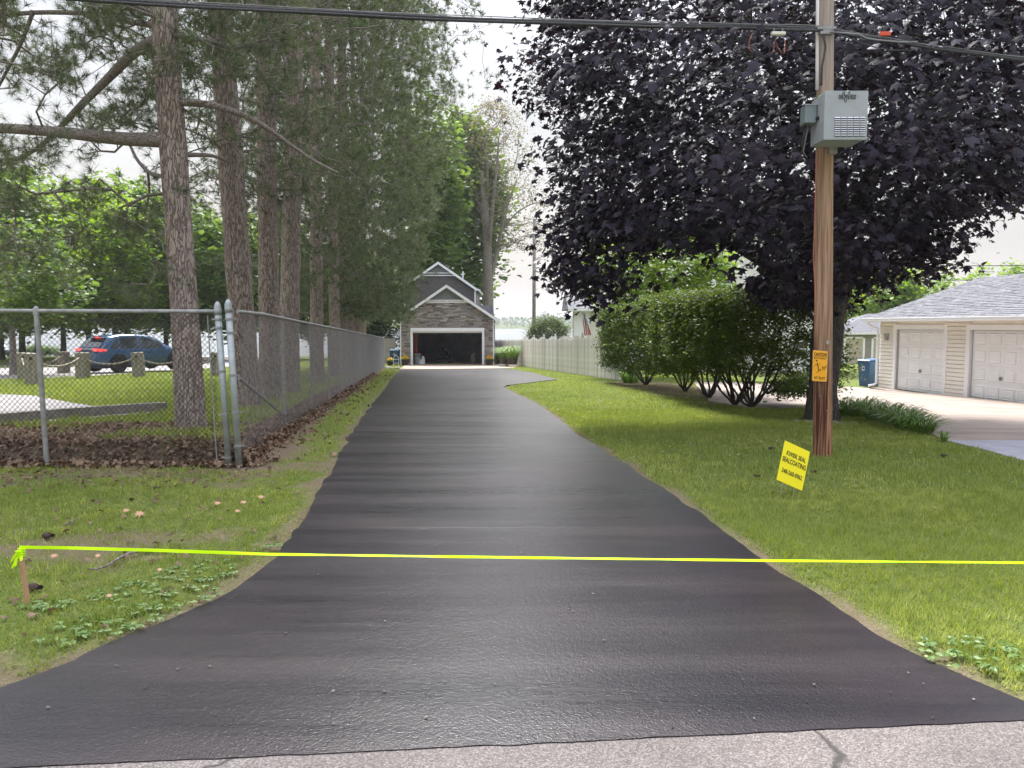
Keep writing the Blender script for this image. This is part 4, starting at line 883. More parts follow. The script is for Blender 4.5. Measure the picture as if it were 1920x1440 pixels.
# clipped hedge: five plants
HG = 'multi-stemmed shrubs clipped into one flat-topped hedge'
hb = [(1212, 722), (1285, 735), (1330, 747), (1378, 760), (1410, 764)]
hl = ['hedge shrub next to the end of the picket fence', 'hedge shrub second from the picket fence, many crossing stems', 'hedge shrub in the middle of the row on a single thick stem', 'hedge shrub fourth from the picket fence with fanning stems', 'hedge shrub nearest the maple, stems splayed over the concrete']
for k, (pp, lab) in enumerate(zip(hb, hl)):
    b = G(*pp); root = thing('hedge_shrub', b, lab, 'shrub', HG)
    top = P(pp[0], [578, 562, 556, 556, 558][k], b[1])[2]; T = []; ln = [2.0, 1.8, 1.5, 1.5, 1.5][k]; nt = [900, 820, 640, 520, 480][k]
    zlo_ = [.45, .55, .7, .85, .8][k]; xr_ = 1.3 if k == 4 else 1.05
    while len(T) < nt:
        x = random.uniform(-1.2, xr_); y = random.uniform(-1, 1) * ln; z = b[2] + zlo_ + (top - b[2] - zlo_) * random.random() ** .75; q = random.random()
        if q < .38: x = random.uniform(-1.2, -.95)
        elif q < .66: z = top - random.uniform(0, .1)
        elif q < .80: y = -ln * random.uniform(.85, 1)
        x += .12 * (z < b[2] + 1.1) * abs(x) * (1 if x < 0 else -1)
        T.append(b + [x + .05 - .143 * y, y, z - b[2] + .05 * math.sin(x * 4 + y * 3)])
    if k == 4:
        for _ in range(90):
            s = random.random(); T.append(b + [.5 + 1.5 * s, random.uniform(-.7, .9), .25 + random.uniform(.1, .9) * s + .1])
    sk = [b.copy()]; par = [-1]
    for j in range(9):
        a = j * 6.283 / 9 + random.random() * .5; pr = 0; e = b + [math.cos(a) * random.uniform(.35, .8), math.sin(a) * random.uniform(.35, .8), random.uniform(.8, 1.1)]
        for s in (.25, .5, .75, 1): sk.append(b + (e - b) * s + [0, 0, -.12 * math.sin(s * 3.14)] + rng.normal(size=3) * .02); par.append(pr); pr = len(sk) - 1
    nodes, par, tips = grow(np.array(T), np.array(sk), par, step=.22, jit=.06, upcost=1.0)
    # stems are drawn through the same pipe model
    w = np.arange(1, len(sk)); s1 = prisms(nodes[par[w]], nodes[w], .030, .022, 6)
    V, Fs = branch_mesh(nodes, par, len(sk), .0045, .42, 4, .028); arr_mesh('stem', V, Fs, [M['maple_bark']], root)['kind'] = 'stuff'
    arr_mesh('main_stem', s1[0], s1[1], [M['maple_bark']], root, smooth=True)['kind'] = 'stuff'
    V, Fs, t = leaves_at(nodes[tips], [38, 40, 46, 52, 54][k], .115, LEAF_T, LEAF_F, [.092, .086, .08, .074, .072][k], .35); arr_mesh('foliage', V, Fs, [M['hedgeleaf']], root, tint=t)['kind'] = 'stuff'
b = G(1180, 717); 
# strappy clumps
def strap_clump(name, base, label, n, h, w, rad, leaf=M['weed'], cat_='plant', group=None, parent=None, lean=.8):
    b = np.array(base, float); a = rng.random(n) * 6.283; r = rad * np.sqrt(rng.random(n)) * .5; hh = h * (.6 + .5 * rng.random(n)); ln = lean * (.2 + rng.random(n)) * rad
    p0 = b + np.stack([np.cos(a) * r, np.sin(a) * r, np.zeros(n)], 1); d = np.stack([np.cos(a), np.sin(a), 0 * a], 1); s = np.stack([-np.sin(a + .5), np.cos(a + .5), 0 * a], 1) * w / 2
    p1 = p0 + d * ln[:, None] * .35 + np.array([0, 0, 1.]) * hh[:, None] * .65; p2 = p0 + d * ln[:, None] * 1.0 + np.array([0, 0, 1.]) * hh[:, None] * .95; p3 = p0 + d * ln[:, None] * 1.6 + np.array([0, 0, 1.]) * hh[:, None] * .75
    V = np.stack([p0 - s, p0 + s, p1 - s, p1 + s, p2 - s * .8, p2 + s * .8, p3], 1).reshape(-1, 3)
    f = [(0, 1, 3), (0, 3, 2), (2, 3, 5), (2, 5, 4), (4, 5, 6)]; Fs = (np.arange(n) * 7)[:, None, None] + np.array(f)[None]
    o = arr_mesh(name, V, Fs.reshape(-1, 3), [leaf], parent, loc=None if parent is not None else b, tint=np.repeat(rng.random(n), 7))
    if label: tag(o, label, cat_, group)
    return o
q = G(1182, 718); strap_clump('grass_clump', q, 'bright tall grass clump beside the end post of the picket fence', 260, .5, .016, .55, M['weed'])
BG = 'day lily clumps along the side driveway edge'
for (x, y, n, h, lab) in [(1588, 778, 150, .34, 'lily clump just right of the maple trunk'), (1615, 782, 170, .38, 'lily clump second from the maple trunk with tall leaves'), (1645, 790, 190, .36, 'widest lily clump in the middle of the border'), (1675, 797, 190, .34, 'lily clump right of the widest one'), (1702, 806, 190, .32, 'bushy lily clump near the border end'), (1725, 812, 150, .28, 'last lily clump of the border beside the concrete'), (1768, 829, 26, .16, 'tiny tuft growing alone at the corner of the pale walkway')]:
    q = G(x, y); strap_clump('lily_clump', q, lab, n, h, .018, .38 if n > 40 else .1, M['weed'], 'plant', BG)
# far shore wood
def far_shore():
    n = 9000; x = rng.uniform(-700, 700, n); y = 930 + rng.random(n) * 60; h = (9.5 + 5 * fbm(x, y, .012, 7) + 3 * fbm(x, y * 0, .06, 9)); z = -2.4 + h * rng.random(n) ** .6
    A = frames(orient_up(n, .2), rng.random(n) * 6.28); V, Fs = scatter(CLUMP_T, CLUMP_F, np.stack([x, y, z], 1), A, 3.4 * (.6 + .6 * rng.random(n)))
    o = arr_mesh('far_shore_wood', V, Fs, [M['farleaf']], tint=np.repeat(rng.random(n), len(CLUMP_T))); tag(o, 'hazy wooded far shore beyond the lake', None, None, 'stuff')
    m = MB(); xs = np.linspace(-1500, 1500, 90); vs = []
    for a in xs: vs += [(a, 925, -2.5), (a, 940, -1.6), (a, 985, 3 + 3 * float(fbm(a, 0, .01, 4))), (a, 1100, -3)]
    fs = [(i * 4 + k, (i + 1) * 4 + k, (i + 1) * 4 + k + 1, i * 4 + k + 1) for i in range(89) for k in range(3)]
    m.add(vs, fs); o = m.build('far_shore', M['ground'], smooth=True); o['kind'] = 'structure'
far_shore()
# ------------------------------------------------------------------ stone garage
def garage():
    gz = float(g(-4.5, GAR_Y)); Y = GAR_Y; bx = (GX0 + GX1) / 2
    root = thing('stone_garage', (bx, Y, gz), 'stone-faced garage with its wide door open, charcoal upper gable behind', 'garage')
    z0 = gz - .02; eave = P(753, 599, Y)[2]; ax = P(838, 534, Y)[0]; az = P(838, 534, Y)[2]
    dx0, dx1 = P(774.5, 684, Y)[0], P(904, 684, Y)[0]; dz = P(838, 621.5, Y)[2]; D = 6.3; t = .2
    sl = (az - eave) / (GX1 + .36 - ax); trimz = P(838, 563, Y)[2]
    def roofz(x): return az - .16 - sl * abs(x - ax)
    # walls: front with opening, sides, back
    m = MB()
    m.box(((GX0 + dx0) / 2, Y + t / 2 + .06, (z0 + dz) / 2), (dx0 - GX0, t, dz - z0)); m.box(((GX1 + dx1) / 2, Y + t / 2 + .06, (z0 + dz) / 2), (GX1 - dx1, t, dz - z0))
    m.prism([(GX0, Y + .06, dz), (GX1, Y + .06, dz), (GX1, Y + .06, roofz(GX1)), (ax, Y + .06, roofz(ax)), (GX0, Y + .06, roofz(GX0))], (0, t, 0))
    m.build('front_wall', M['mortar'], root)
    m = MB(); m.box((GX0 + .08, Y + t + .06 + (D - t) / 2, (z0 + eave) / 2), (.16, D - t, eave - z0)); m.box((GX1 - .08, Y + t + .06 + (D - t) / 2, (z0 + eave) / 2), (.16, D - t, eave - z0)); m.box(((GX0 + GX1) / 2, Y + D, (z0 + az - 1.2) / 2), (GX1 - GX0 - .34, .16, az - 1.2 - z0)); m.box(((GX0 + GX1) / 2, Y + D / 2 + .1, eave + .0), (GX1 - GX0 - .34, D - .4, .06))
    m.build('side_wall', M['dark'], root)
    m = MB(); m.box(((GX0 + GX1) / 2, Y + D / 2 + .1, z0 + .01), (GX1 - GX0 - .34, D - .3, .05)); m.build('floor', M['concrete'], root)
    # ledge stones
    rr = random.Random(5); stones = []; z = z0 + .03; rowh = .098
    while z < trimz - .02:
        h = rowh * rr.uniform(.8, 1.15); x = GX0 + .01 - rr.uniform(0, .3)
        while x < GX1:
            L = rr.uniform(.22, .58); a, b = max(x, GX0 + .005), min(x + L, GX1 - .005); x += L
            lim = lambda q: roofz(q)
            if b - a < .05: continue
            if z + h < dz + .30 or z < dz + .24:
                if z < dz + .24:
                    if b > dx0 - .15 and a < dx0 - .15: b = dx0 - .15
                    elif b > dx1 + .15 and a < dx1 + .15: a = dx1 + .15
                    elif a >= dx0 - .15 and b <= dx1 + .15: continue
            if b - a < .05: continue
            if min(lim(a), lim(b)) < z + h: 
                if max(lim(a), lim(b)) < z + h * .6: continue
                if lim(a) < lim(b): a = max(a, ax - (az - .16 - z - h) / sl)
                else: b = min(b, ax + (az - .16 - z - h) / sl)
                if b - a < .06: continue
            stones.append((a, b, z, h))
        z += h
    big = sorted(range(len(stones)), key=lambda i: -(stones[i][1] - stones[i][0]))[:298]; bigs = set(big); rest = MB(); meshes = {}
    for i, (a, b, z, h) in enumerate(stones):
        dpt = rr.uniform(.05, .10)
        if i in bigs:
            k = (round((b - a) / .04), round(h / .02), rr.randint(0, 2))
            if k not in meshes:
                me = bpy.data.meshes.new('stone'); bm = bmesh.new(); bmesh.ops.create_cube(bm, size=1)
                for v in bm.verts: v.co = Vector((v.co.x * k[0] * .04 * .985, v.co.y * .08, v.co.z * (k[1] * .02) * .93))
                for v in bm.verts:
                    if v.co.y < 0: v.co.x *= rr.uniform(.93, .99); v.co.z *= rr.uniform(.7, .95); v.co.y += rr.uniform(-.02, .012)
                bm.to_mesh(me); bm.free(); me.materials.append(M['stone']); meshes[k] = me
            o = bpy.data.objects.new('stone', meshes[k]); COL.objects.link(o); o.parent = root; o.location = ((a + b) / 2 - bx, Y + .06 - dpt / 2 + .02 - Y, z + h / 2 - gz)
        else: rest.box(((a + b) / 2, Y + .05, z + h / 2), ((b - a) * .97, .07, h * .9))
    rest.build('small_stones', M['stone'], root)['kind'] = 'stuff'
    # door surround
    f = MB(); f.box((dx0 - .075, Y + .02, (z0 + dz) / 2), (.15, .20, dz - z0)); f.box((dx1 + .075, Y + .02, (z0 + dz) / 2), (.15, .20, dz - z0)); f.box(((dx0 + dx1) / 2, Y + .02, dz + .125), (dx1 - dx0 + .30, .204, .25)); f.build('door_frame', M['white'], root, bevel=.012)
    f = MB(); f.box(((dx0 + dx1) / 2, Y + .16, dz - .05), (dx1 - dx0, .05, .10)); f.build('raised_door_edge', M['white'], root)
    # corner boards
    for x in (GX0 - .03, GX1 + .03):
        f = MB(); f.box((x, Y + .05, (z0 + eave) / 2), (.07, .12, eave - z0 - .04)); f.build('downspout', M['white'], root)
    # gable siding and shelf
    hw = (az - .16 - trimz) / sl
    f = MB(); 
    n = 6; hh = (az - .2 - trimz) / n
    for k in range(n):
        zz = trimz + k * hh; w0 = hw - k * hh / sl - .02; w1 = w0 - hh / sl
        f.add([(ax - w0, Y + .02, zz), (ax + w0, Y + .02, zz), (ax + max(w1, .02), Y + .05, zz + hh), (ax - max(w1, .02), Y + .05, zz + hh), (ax - w0, Y + .07, zz), (ax + w0, Y + .07, zz)], [(0, 1, 2, 3), (0, 4, 5, 1)])
    f.build('gable_siding', M['greyside'], root)
    f = MB(); f.box((ax, Y - .02, trimz + .0), (hw * 2 + .1, .16, .07)); f.box((ax, Y - .0, trimz - .12), (hw * 2 + .3, .10, .10)); 
    for q in (-.93, 0, .93): f.box((ax + q * hw, Y - .06, trimz - .05), (.14, .16, .14))
    f.build('gable_trim', M['white'], root, bevel=.01)
    # roof, rakes, gutters
    ov = .36
    for s in (-1, 1):
        xe = ax + s * (GX1 - ax + ov) if s > 0 else ax - (ax - GX0 + ov); ze = az - sl * abs(xe - ax)
        r = MB(); n = 16
        for k in range(n):
            a, b = k / n, (k + 1) / n; xa, za = ax + (xe - ax) * a, az - (az - ze) * a; xb, zb = ax + (xe - ax) * b, az - (az - ze) * b
            r.add([(xa, Y - .3, za + .0), (xb, Y - .3, zb + .02), (xb, Y + D + .2, zb + .02), (xa, Y + D + .2, za), (xb, Y - .3, zb), (xb, Y + D + .2, zb)], [(0, 1, 2, 3), (1, 4, 5, 2)])
        r.prism([(ax, Y - .3, az - .01), (xe, Y - .3, ze - .01), (xe, Y - .3, ze - .1), (ax, Y - .3, az - .1)], (0, D + .5, 0))
        r.build('roof', M['shingle'], root)
        k = MB(); k.prism([(ax, Y - .34, az - .0), (xe, Y - .34, ze - .0), (xe, Y - .34, ze - .20), (ax, Y - .34, az - .20)], (0, .04, 0)); k.build('rake_board', M['white'], root)
        q = MB(); q.box((xe + s * .06, Y + D / 2 - .05, ze - .06), (.12, D + .5, .10)); q.tube([(xe + s * .02, Y - .22, ze - .12), (xe - s * .05, Y - .2, ze - .22), (xe - s * ov * .85, Y - .05, ze - .33)], .045, 6); q.build('gutter', M['white'], root)
    # rear two-storey volume
    Y2 = 58; rx = P(890, 500, Y2)[0]; ap = P(822, 491, Y2); ee = P(895, 541.5, Y2); s2 = (ap[2] - ee[2]) / (ee[0] - ap[0]); lx = 2 * ap[0] - rx; wz = ap[2] - s2 * (rx - ap[0]) - .12
    m = MB(); m.prism([(lx, Y2 + .05, gz - .4), (rx, Y2 + .05, gz - .4), (rx, Y2 + .05, wz), (ap[0], Y2 + .05, ap[2] - .15), (lx, Y2 + .05, wz)], (0, 9, 0)); m.build('upper_wall', M['dkside'], root)
    f = MB(); zz = gz + 2.6; st = .125; tz = P(822, 512, Y2)[2]
    while zz < ap[2] - .35:
        w = min(rx, ap[0] + (ap[2] - .18 - zz - st) / s2); f.add([(2 * ap[0] - w, Y2 - .0, zz), (w, Y2 - .0, zz), (w, Y2 + .03, zz + st), (2 * ap[0] - w, Y2 + .03, zz + st), (2 * ap[0] - w, Y2 + .05, zz), (w, Y2 + .05, zz)], [(0, 1, 2, 3), (0, 4, 5, 1)], 1 if zz > tz else 0); zz += st
    f.build('siding', [M['dkside'], M['greyside']], root)['kind'] = 'stuff'
    f = MB(); f.box((ap[0], Y2 - .06, tz), (2 * (ap[2] - tz) / s2 - .1, .1, .07)); f.box((ap[0], Y2 - .06, tz - .18), (2 * (ap[2] - tz) / s2 + .1, .1, .08)); f.build('gable_trim', M['white'], root)
    for s in (-1, 1):
        xe = ap[0] + s * (ee[0] - ap[0]); ze = ee[2]
        k = MB(); k.prism([(ap[0], Y2 - .3, ap[2]), (xe, Y2 - .3, ze), (xe, Y2 - .3, ze - .2), (ap[0], Y2 - .3, ap[2] - .2)], (0, .04, 0)); k.build('rake_board', M['white'], root)
        k = MB(); k.prism([(ap[0], Y2 - .26, ap[2] + .01), (xe, Y2 - .26, ze + .01), (xe, Y2 - .26, ze - .1), (ap[0], Y2 - .26, ap[2] - .1)], (0, 9.5, 0)); k.build('roof', M['shingle'], root)
        k = MB(); k.box((xe + s * .05, Y2 + 4.4, ze - .06), (.1, 9.4, .1)); k.build('gutter', M['white'], root)
    k = MB(); k.box((rx + .02, Y2 + .02, (wz + gz) / 2), (.1, .08, wz - gz)); k.build('corner_board', M['white'], root)
    k = MB(); q = P(868, 515, 60); k.tube([(q[0], 60, q[2] - .8), (q[0], 60, q[2] + .25)], .05, 8); k.build('vent_pipe', M['white'], root)
    k = MB(); q = P(755, 560, 55); k.tube([(q[0], 56, q[2] - 2), (q[0], 56, q[2] + 1)], .05, 6); k.build('vent_pipe', M['white'], root)
    # things standing in the open garage
    def inside_thing(name, px, Yd, label, cat): 
        p = P(px, 684, Yd); return np.array([p[0], Yd, z0 + .03]), label, cat, name
    b, l, c, n = inside_thing('bucket', 782, 52.4, 'grey tapered bucket just inside the left door jamb of the stone garage', 'bucket'); r = thing(n, b, l, c)
    m = MB(); m.lathe(b, [(.17, 0), (.21, .42), (.23, .42), (.23, .46), (.19, .46), (.16, .04)], 14); m.build('body', M['bucket'], r, smooth=False)
    m = MB(); m.tube([b + [-.2, 0, .44], b + [-.12, -.12, .52], b + [.12, -.12, .52], b + [.2, 0, .44]], .008, 5); m.build('handle', M['black'], r)
    b, l, c, n = inside_thing('storage_tote', 790, 52.6, 'white plastic jug and tote stacked beside the grey bucket', 'tote'); r = thing(n, b, l, c)
    m = MB(); m.box(b + [.05, 0, .17], (.40, .4, .34)); m.build('tote', M['white'], r, bevel=.04); m = MB(); m.lathe(b + [.12, -.02, .34], [(.10, 0), (.11, .14), (.05, .2), (.03, .24)], 12); m.build('jug', M['white'], r)
    m = MB(); m.box(b + [-.25, .1, .68], (.42, .3, .12)); m.box(b + [-.25, .1, .32], (.36, .28, .6)); m.build('cabinet', M['bucket'], r, bevel=.02)
    b, l, c, n = inside_thing('fuel_can', 780, 52.9, 'red plastic can standing high beside the left jamb', 'can'); r = thing(n, b, l, c)
    m = MB(); m.box(b + [0, 0, .80], (.26, .2, .30)); m.lathe(b + [.05, 0, .95], [(.04, 0), (.035, .1), (.02, .22)], 8); m.box(b + [0, 0, .33], (.22, .18, .64)); m.build('body', M['red'], r, bevel=.03); m = MB(); m.tube([b + [-.1, 0, .95], b + [-.06, 0, 1.03], b + [.02, 0, 1.03]], .02, 6); m.build('handle', M['red'], r)
    b, l, c, n = inside_thing('side_door', 779, 53.6, 'orange-brown wooden door inside the garage left of the dark bay', 'door'); r = thing(n, b, l, c)
    m = MB(); m.box(b + [0, .3, 1.05], (.26, .06, 2.1)); m.build('leaf', M['redwood'], r); m = MB(); m.lathe(b + [.09, .26, 1.0], [(.02, 0), (.03, .03), (.01, .05)], 8, axis=Matrix.Rotation(R(90), 3, 'X')); m.build('handle', M['rim'], r)
    b, l, c, n = inside_thing('riding_mower', 834, 55, 'dark lawn tractor parked deep inside the open garage', 'mower'); r = thing(n, b, l, c)
    m = MB(); m.box(b + [0, 0, .45], (.7, 1.3, .3)); m.box(b + [0, -.3, .72], (.5, .7, .3)); m.build('body', M['rubber'], r, bevel=.06)
    m = MB(); m.box(b + [0, .4, .85], (.45, .1, .5)); m.box(b + [0, .2, .68], (.45, .4, .1)); m.build('seat', M['black'], r, bevel=.04); m = MB(); m.tube([b + [0, -.1, .85], b + [0, .05, 1.05]], .02, 6); m.lathe(b + [0, .05, 1.05], [(.16, 0), (.18, .02), (.16, .04)], 14); m.build('steering_wheel', M['black'], r)
    for sx, sy in ((-.38, -.5), (.38, -.5), (-.42, .4), (.42, .4)):
        m = MB(); m.lathe(b + [sx, sy, .22], [(.12, -.06), (.22, -.06), (.22, .06), (.12, .06)], 16, axis=Matrix.Rotation(R(90), 3, 'Y')); m.build('wheel', M['rubber'], r)
    b, l, c, n = inside_thing('shelf_unit', 870, 57, 'dim grey shelf unit against the back wall of the garage', 'shelf'); r = thing(n, b, l, c)
    m = MB(); [m.box(b + [sx, sy, .9], (.05, .05, 1.8)) for sx in (-.5, .5) for sy in (-.2, .2)]; m.build('frame', M['dark'], r)
    for zz in (.3, .8, 1.3, 1.78):
        m = MB(); m.box(b + [0, 0, zz], (1.0, .42, .03)); m.build('shelf', M['dark'], r)
    b, l, c, n = inside_thing('cardboard_box', 887, 53.3, 'upright brown box near the right door jamb inside the garage', 'box'); r = thing(n, b, l, c)
    m = MB(); m.box(b + [0, 0, .35], (.34, .3, .7)); m.build('body', M['dkside'], r); m = MB(); m.beam(b + [-.17, -.1, .7], b + [-.24, -.1, .82], .02, .28); m.beam(b + [.17, -.1, .7], b + [.25, -.1, .80], .02, .28); m.build('flap', M['dkside'], r)
    b, l, c, n = inside_thing('kick_scooter', 897, 52.9, 'small scooter with pale handlebar leaning by the right jamb', 'scooter'); r = thing(n, b, l, c)
    m = MB(); m.beam(b + [-.3, 0, .1], b + [.3, 0, .1], .1, .03); m.build('deck', M['black'], r); m = MB(); m.tube([b + [-.28, 0, .1], b + [-.38, 0, .65]], .015, 6); m.build('stem', M['bucket'], r); m = MB(); m.tube([b + [-.5, 0, .6], b + [-.26, 0, .7]], .016, 6); m.build('handlebar', M['white'], r)
    for s in (-.3, .3):
        m = MB(); m.lathe(b + [s, 0, .07], [(.02, -.015), (.07, -.015), (.07, .015), (.02, .015)], 12, axis=Matrix.Rotation(R(90), 3, 'X')); m.build('wheel', M['rubber'], r)
garage()

def cart(px, Y, label, wid=.62, s=1.0, rz=0, zoff=0):
    b = P(px, 650, Y); b = np.array([b[0], Y, float(g(b[0], Y)) + zoff]); root = thing('recycling_cart', b, label, 'cart', 'blue wheeled recycling carts')
    h = 1.0 * s; w0, w1, d0, d1 = wid * .40, wid * .5, .30, .36; Rm = Matrix.Rotation(rz, 3, 'Z')
    def T(x, y, z): v = Rm @ Vector((x, y, z)); return (v.x + b[0], v.y + b[1], v.z + b[2])
    m = MB(); m.add([T(-w0, -d0, .04), T(w0, -d0, .04), T(w0, d0, .04), T(-w0, d0, .04), T(-w1, -d1, h), T(w1, -d1, h), T(w1, d1, h), T(-w1, d1, h)], [(3, 2, 1, 0), (4, 5, 6, 7), (0, 1, 5, 4), (1, 2, 6, 5), (2, 3, 7, 6), (3, 0, 4, 7)])
    m.build('body', M['binblue'], root, bevel=.03)
    m = MB(); m.add([T(-w1 - .03, -d1 - .04, h), T(w1 + .03, -d1 - .04, h), T(w1 + .03, d1 + .03, h), T(-w1 - .03, d1 + .03, h), T(-w1 + .03, -d1 + .02, h + .05), T(w1 - .03, -d1 + .02, h + .05), T(w1 - .03, d1, h + .09), T(-w1 + .03, d1, h + .09)], [(3, 2, 1, 0), (4, 5, 6, 7), (0, 1, 5, 4), (1, 2, 6, 5), (2, 3, 7, 6), (3, 0, 4, 7)]); m.build('lid', M['binblue'], root, bevel=.02)
    m = MB(); m.tube([T(-w1 + .05, d1 + .05, h - .06), T(w1 - .05, d1 + .05, h - .06)], .018, 8); m.build('handle', M['binblue'], root)
    for sx in (-1, 1):
        m = MB(); m.lathe(T(sx * (w0 + .02), d0 + .0, .13), [(.03, -.03), (.13, -.03), (.13, .03), (.03, .03)], 18, axis=Rm @ Matrix.Rotation(R(90), 3, 'Y')); m.build('wheel', M['rubber'], root)
    # white round emblem on the front
    m = MB(); n = 20; zc = .72 * h; fy = -(d0 + (d1 - d0) * .72) - .016; vs = []
    for k in range(n):
        a = k * 6.283 / n; rr_ = (.075 if k % 5 else .05)
        vs += [T(math.cos(a) * .045, fy, zc + math.sin(a) * .055), T(math.cos(a) * rr_, fy, zc + math.sin(a) * rr_ * 1.2)]
    m.add(vs, [(2 * k, 2 * k + 1, (2 * k + 3) % (2 * n), (2 * k + 2) % (2 * n)) for k in range(n)]); m.build('emblem', M['white'], root)
    return root
cart(740.5, 53.5, 'blue cart with a white emblem standing left of the stone garage', .66, .98)
cart(1634, 28.9, 'blue cart standing at the corner of the white garage by its downspout', .60, 1.0, R(-70))

def planter(px, Y, label, s=1.0, flower=True):
    b = P(px, 650, Y); b = np.array([b[0], Y, float(g(b[0], Y)) + .02]); root = thing('flower_pot', b, label, 'planter', 'flower pots outside the stone garage')
    m = MB(); m.lathe(b, [(.20 * s, 0), (.27 * s, .16 * s), (.29 * s, .30 * s), (.33 * s, .32 * s), (.33 * s, .37 * s), (.28 * s, .37 * s), (.27 * s, .30 * s)], 18); m.build('pot', M['pot'], root, smooth=False)
    m = MB(); m.lathe(b + [0, 0, .30 * s], [(.01, 0), (.27 * s, 0), (.27 * s, .02), (.01, .02)], 12); m.build('soil', M['mortar'], root)
    n = 260; a = rng.random(n) * 6.283; r = np.sqrt(rng.random(n)) * .30 * s; z = .40 * s + .20 * s * rng.random(n) * (1.2 - r / (.3 * s)); pos = b + np.stack([np.cos(a) * r, np.sin(a) * r, z], 1)
    V, Fs = scatter(LEAF_T, LEAF_F, pos, frames(orient_up(n, .3), rng.random(n) * 6), .10 * s * np.ones(n)); arr_mesh('foliage', V, Fs, [M['weed']], root, tint=np.repeat(rng.random(n), 4))['kind'] = 'stuff'
    if flower:
        n = 130; a = rng.random(n) * 6.283; r = np.sqrt(rng.random(n)) * .27 * s; z = .50 * s + .26 * s * rng.random(n) ** 1.5 * (1.4 - r / (.3 * s)); pos = b + np.stack([np.cos(a) * r, np.sin(a) * r, z], 1)
        V, Fs = scatter(CLUMP_T, CLUMP_F, pos, frames(orient_up(n, .2), rng.random(n) * 6), .085 * s * np.ones(n)); arr_mesh('blossoms', V, Fs, [M['flower']], root, tint=np.repeat(rng.random(n), 6))['kind'] = 'stuff'
    return root
planter(759.5, 51.0, 'round dark pot of yellow flowers left of the open garage door', .88)
planter(918, 51.2, 'round dark pot of yellow flowers right of the open garage door', .88)
planter(731, 50.4, 'small pot with orange foliage behind the wire lantern stand', .7)
for px, Y, h in ((946, 48.6, .95), (960.5, 47.8, 1.05)):
    b = P(px, 650, Y); b = np.array([b[0], Y, float(g(b[0], Y)) + .16]); root = thing('grass_planter', b, ('tall green grass in a dark tub, left of the pair' if px < 950 else 'taller grass in a dark tub beside the picket fence'), 'planter', 'grass tubs beside the far picket fence')
    m = MB(); m.lathe(b, [(.30, 0), (.34, .3), (.38, .34), (.36, .38), (.32, .34)], 16); m.build('tub', M['pot'], root); strap_clump('grass', b + [0, 0, .3], None, 300, .8 * h, .02, .62, M['weed'], parent=root)['kind'] = 'stuff'
b = P(936, 650, 52.5); bush('low_shrub', (b[0], 52.5, float(g(b[0], 52.5))), 'small grey-green shrub at the right corner of the stone garage', (0, 0, .45), (.5, .5, .45), M['green2'], 60, 30, .12, .07)
# wire lantern stand
b = P(742.5, 650, 49.6); b = np.array([b[0], 49.6, float(g(b[0], 49.6)) + .01]); r = thing('lantern_stand', b, 'white metal frame shaped like a little house beside the pots', 'ornament')
for sx in (-.17, .17):
    m = MB(); m.tube([b + [sx, 0, 0], b + [sx, 0, .46]], .014, 6); m.build('leg', M['white'], r); m = MB(); m.tube([b + [sx * 1.25, 0, .44], b + [0, 0, .72]], .014, 6); m.build('rafter', M['white'], r)
for z in (.18, .42):
    m = MB(); m.tube([b + [-.17, 0, z], b + [.17, 0, z]], .012, 6); m.build('crossbar', M['white'], r)
# rock borders
def rocks(pts, n, s, label):
    pts = np.array(pts); bm = bmesh.new(); bmesh.ops.create_icosphere(bm, subdivisions=1, radius=.5); T = np.array([v.co[:] for v in bm.verts]); Fc = [tuple(v.index for v in f.verts) for f in bm.faces]; bm.free()
    T = T * np.array([1, .9, .62]) * (1 + .12 * rng.normal(size=(len(T), 1))); t = rng.random(n) * (len(pts) - 1); i = t.astype(int); f = (t - i)[:, None]; p = pts[i] * (1 - f) + pts[np.minimum(i + 1, len(pts) - 1)] * f + rng.normal(size=(n, 2)) * .12
    q = s * rng.uniform(.5, 1.3, n); pos = np.column_stack([p, g(p[:, 0], p[:, 1]) + .2 * q]); A = frames(np.tile([[0, 0, 1.]], (n, 1)), rng.random(n) * 6.28); V, Fs = scatter(T, Fc, pos, A, q)
    tag(arr_mesh('border_stones', V, Fs, [M['rocks']], tint=np.repeat(rng.random(n), len(T))), label, None, None, 'stuff')
M['rocks'] = leafmat('border_stone', (.22, .20, .18), (.52, .48, .43), 0, .85)
rocks(Gs([(925, 683), (938, 685), (952, 688)]), 40, .2, 'rounded pale rocks in the edging between apron and picket fence')
rocks(Gs([(722, 690), (735, 692), (750, 691)]), 34, .18, 'rounded pale rocks edging the lawn corner left of the stone garage')
rocks([(mb[0] - .5, mb[1] - .35), (mb[0] - .1, mb[1] - .6), (mb[0] + .2, mb[1] - .5)], 90, .07, 'small white stones strewn round the base of the maple trunk')

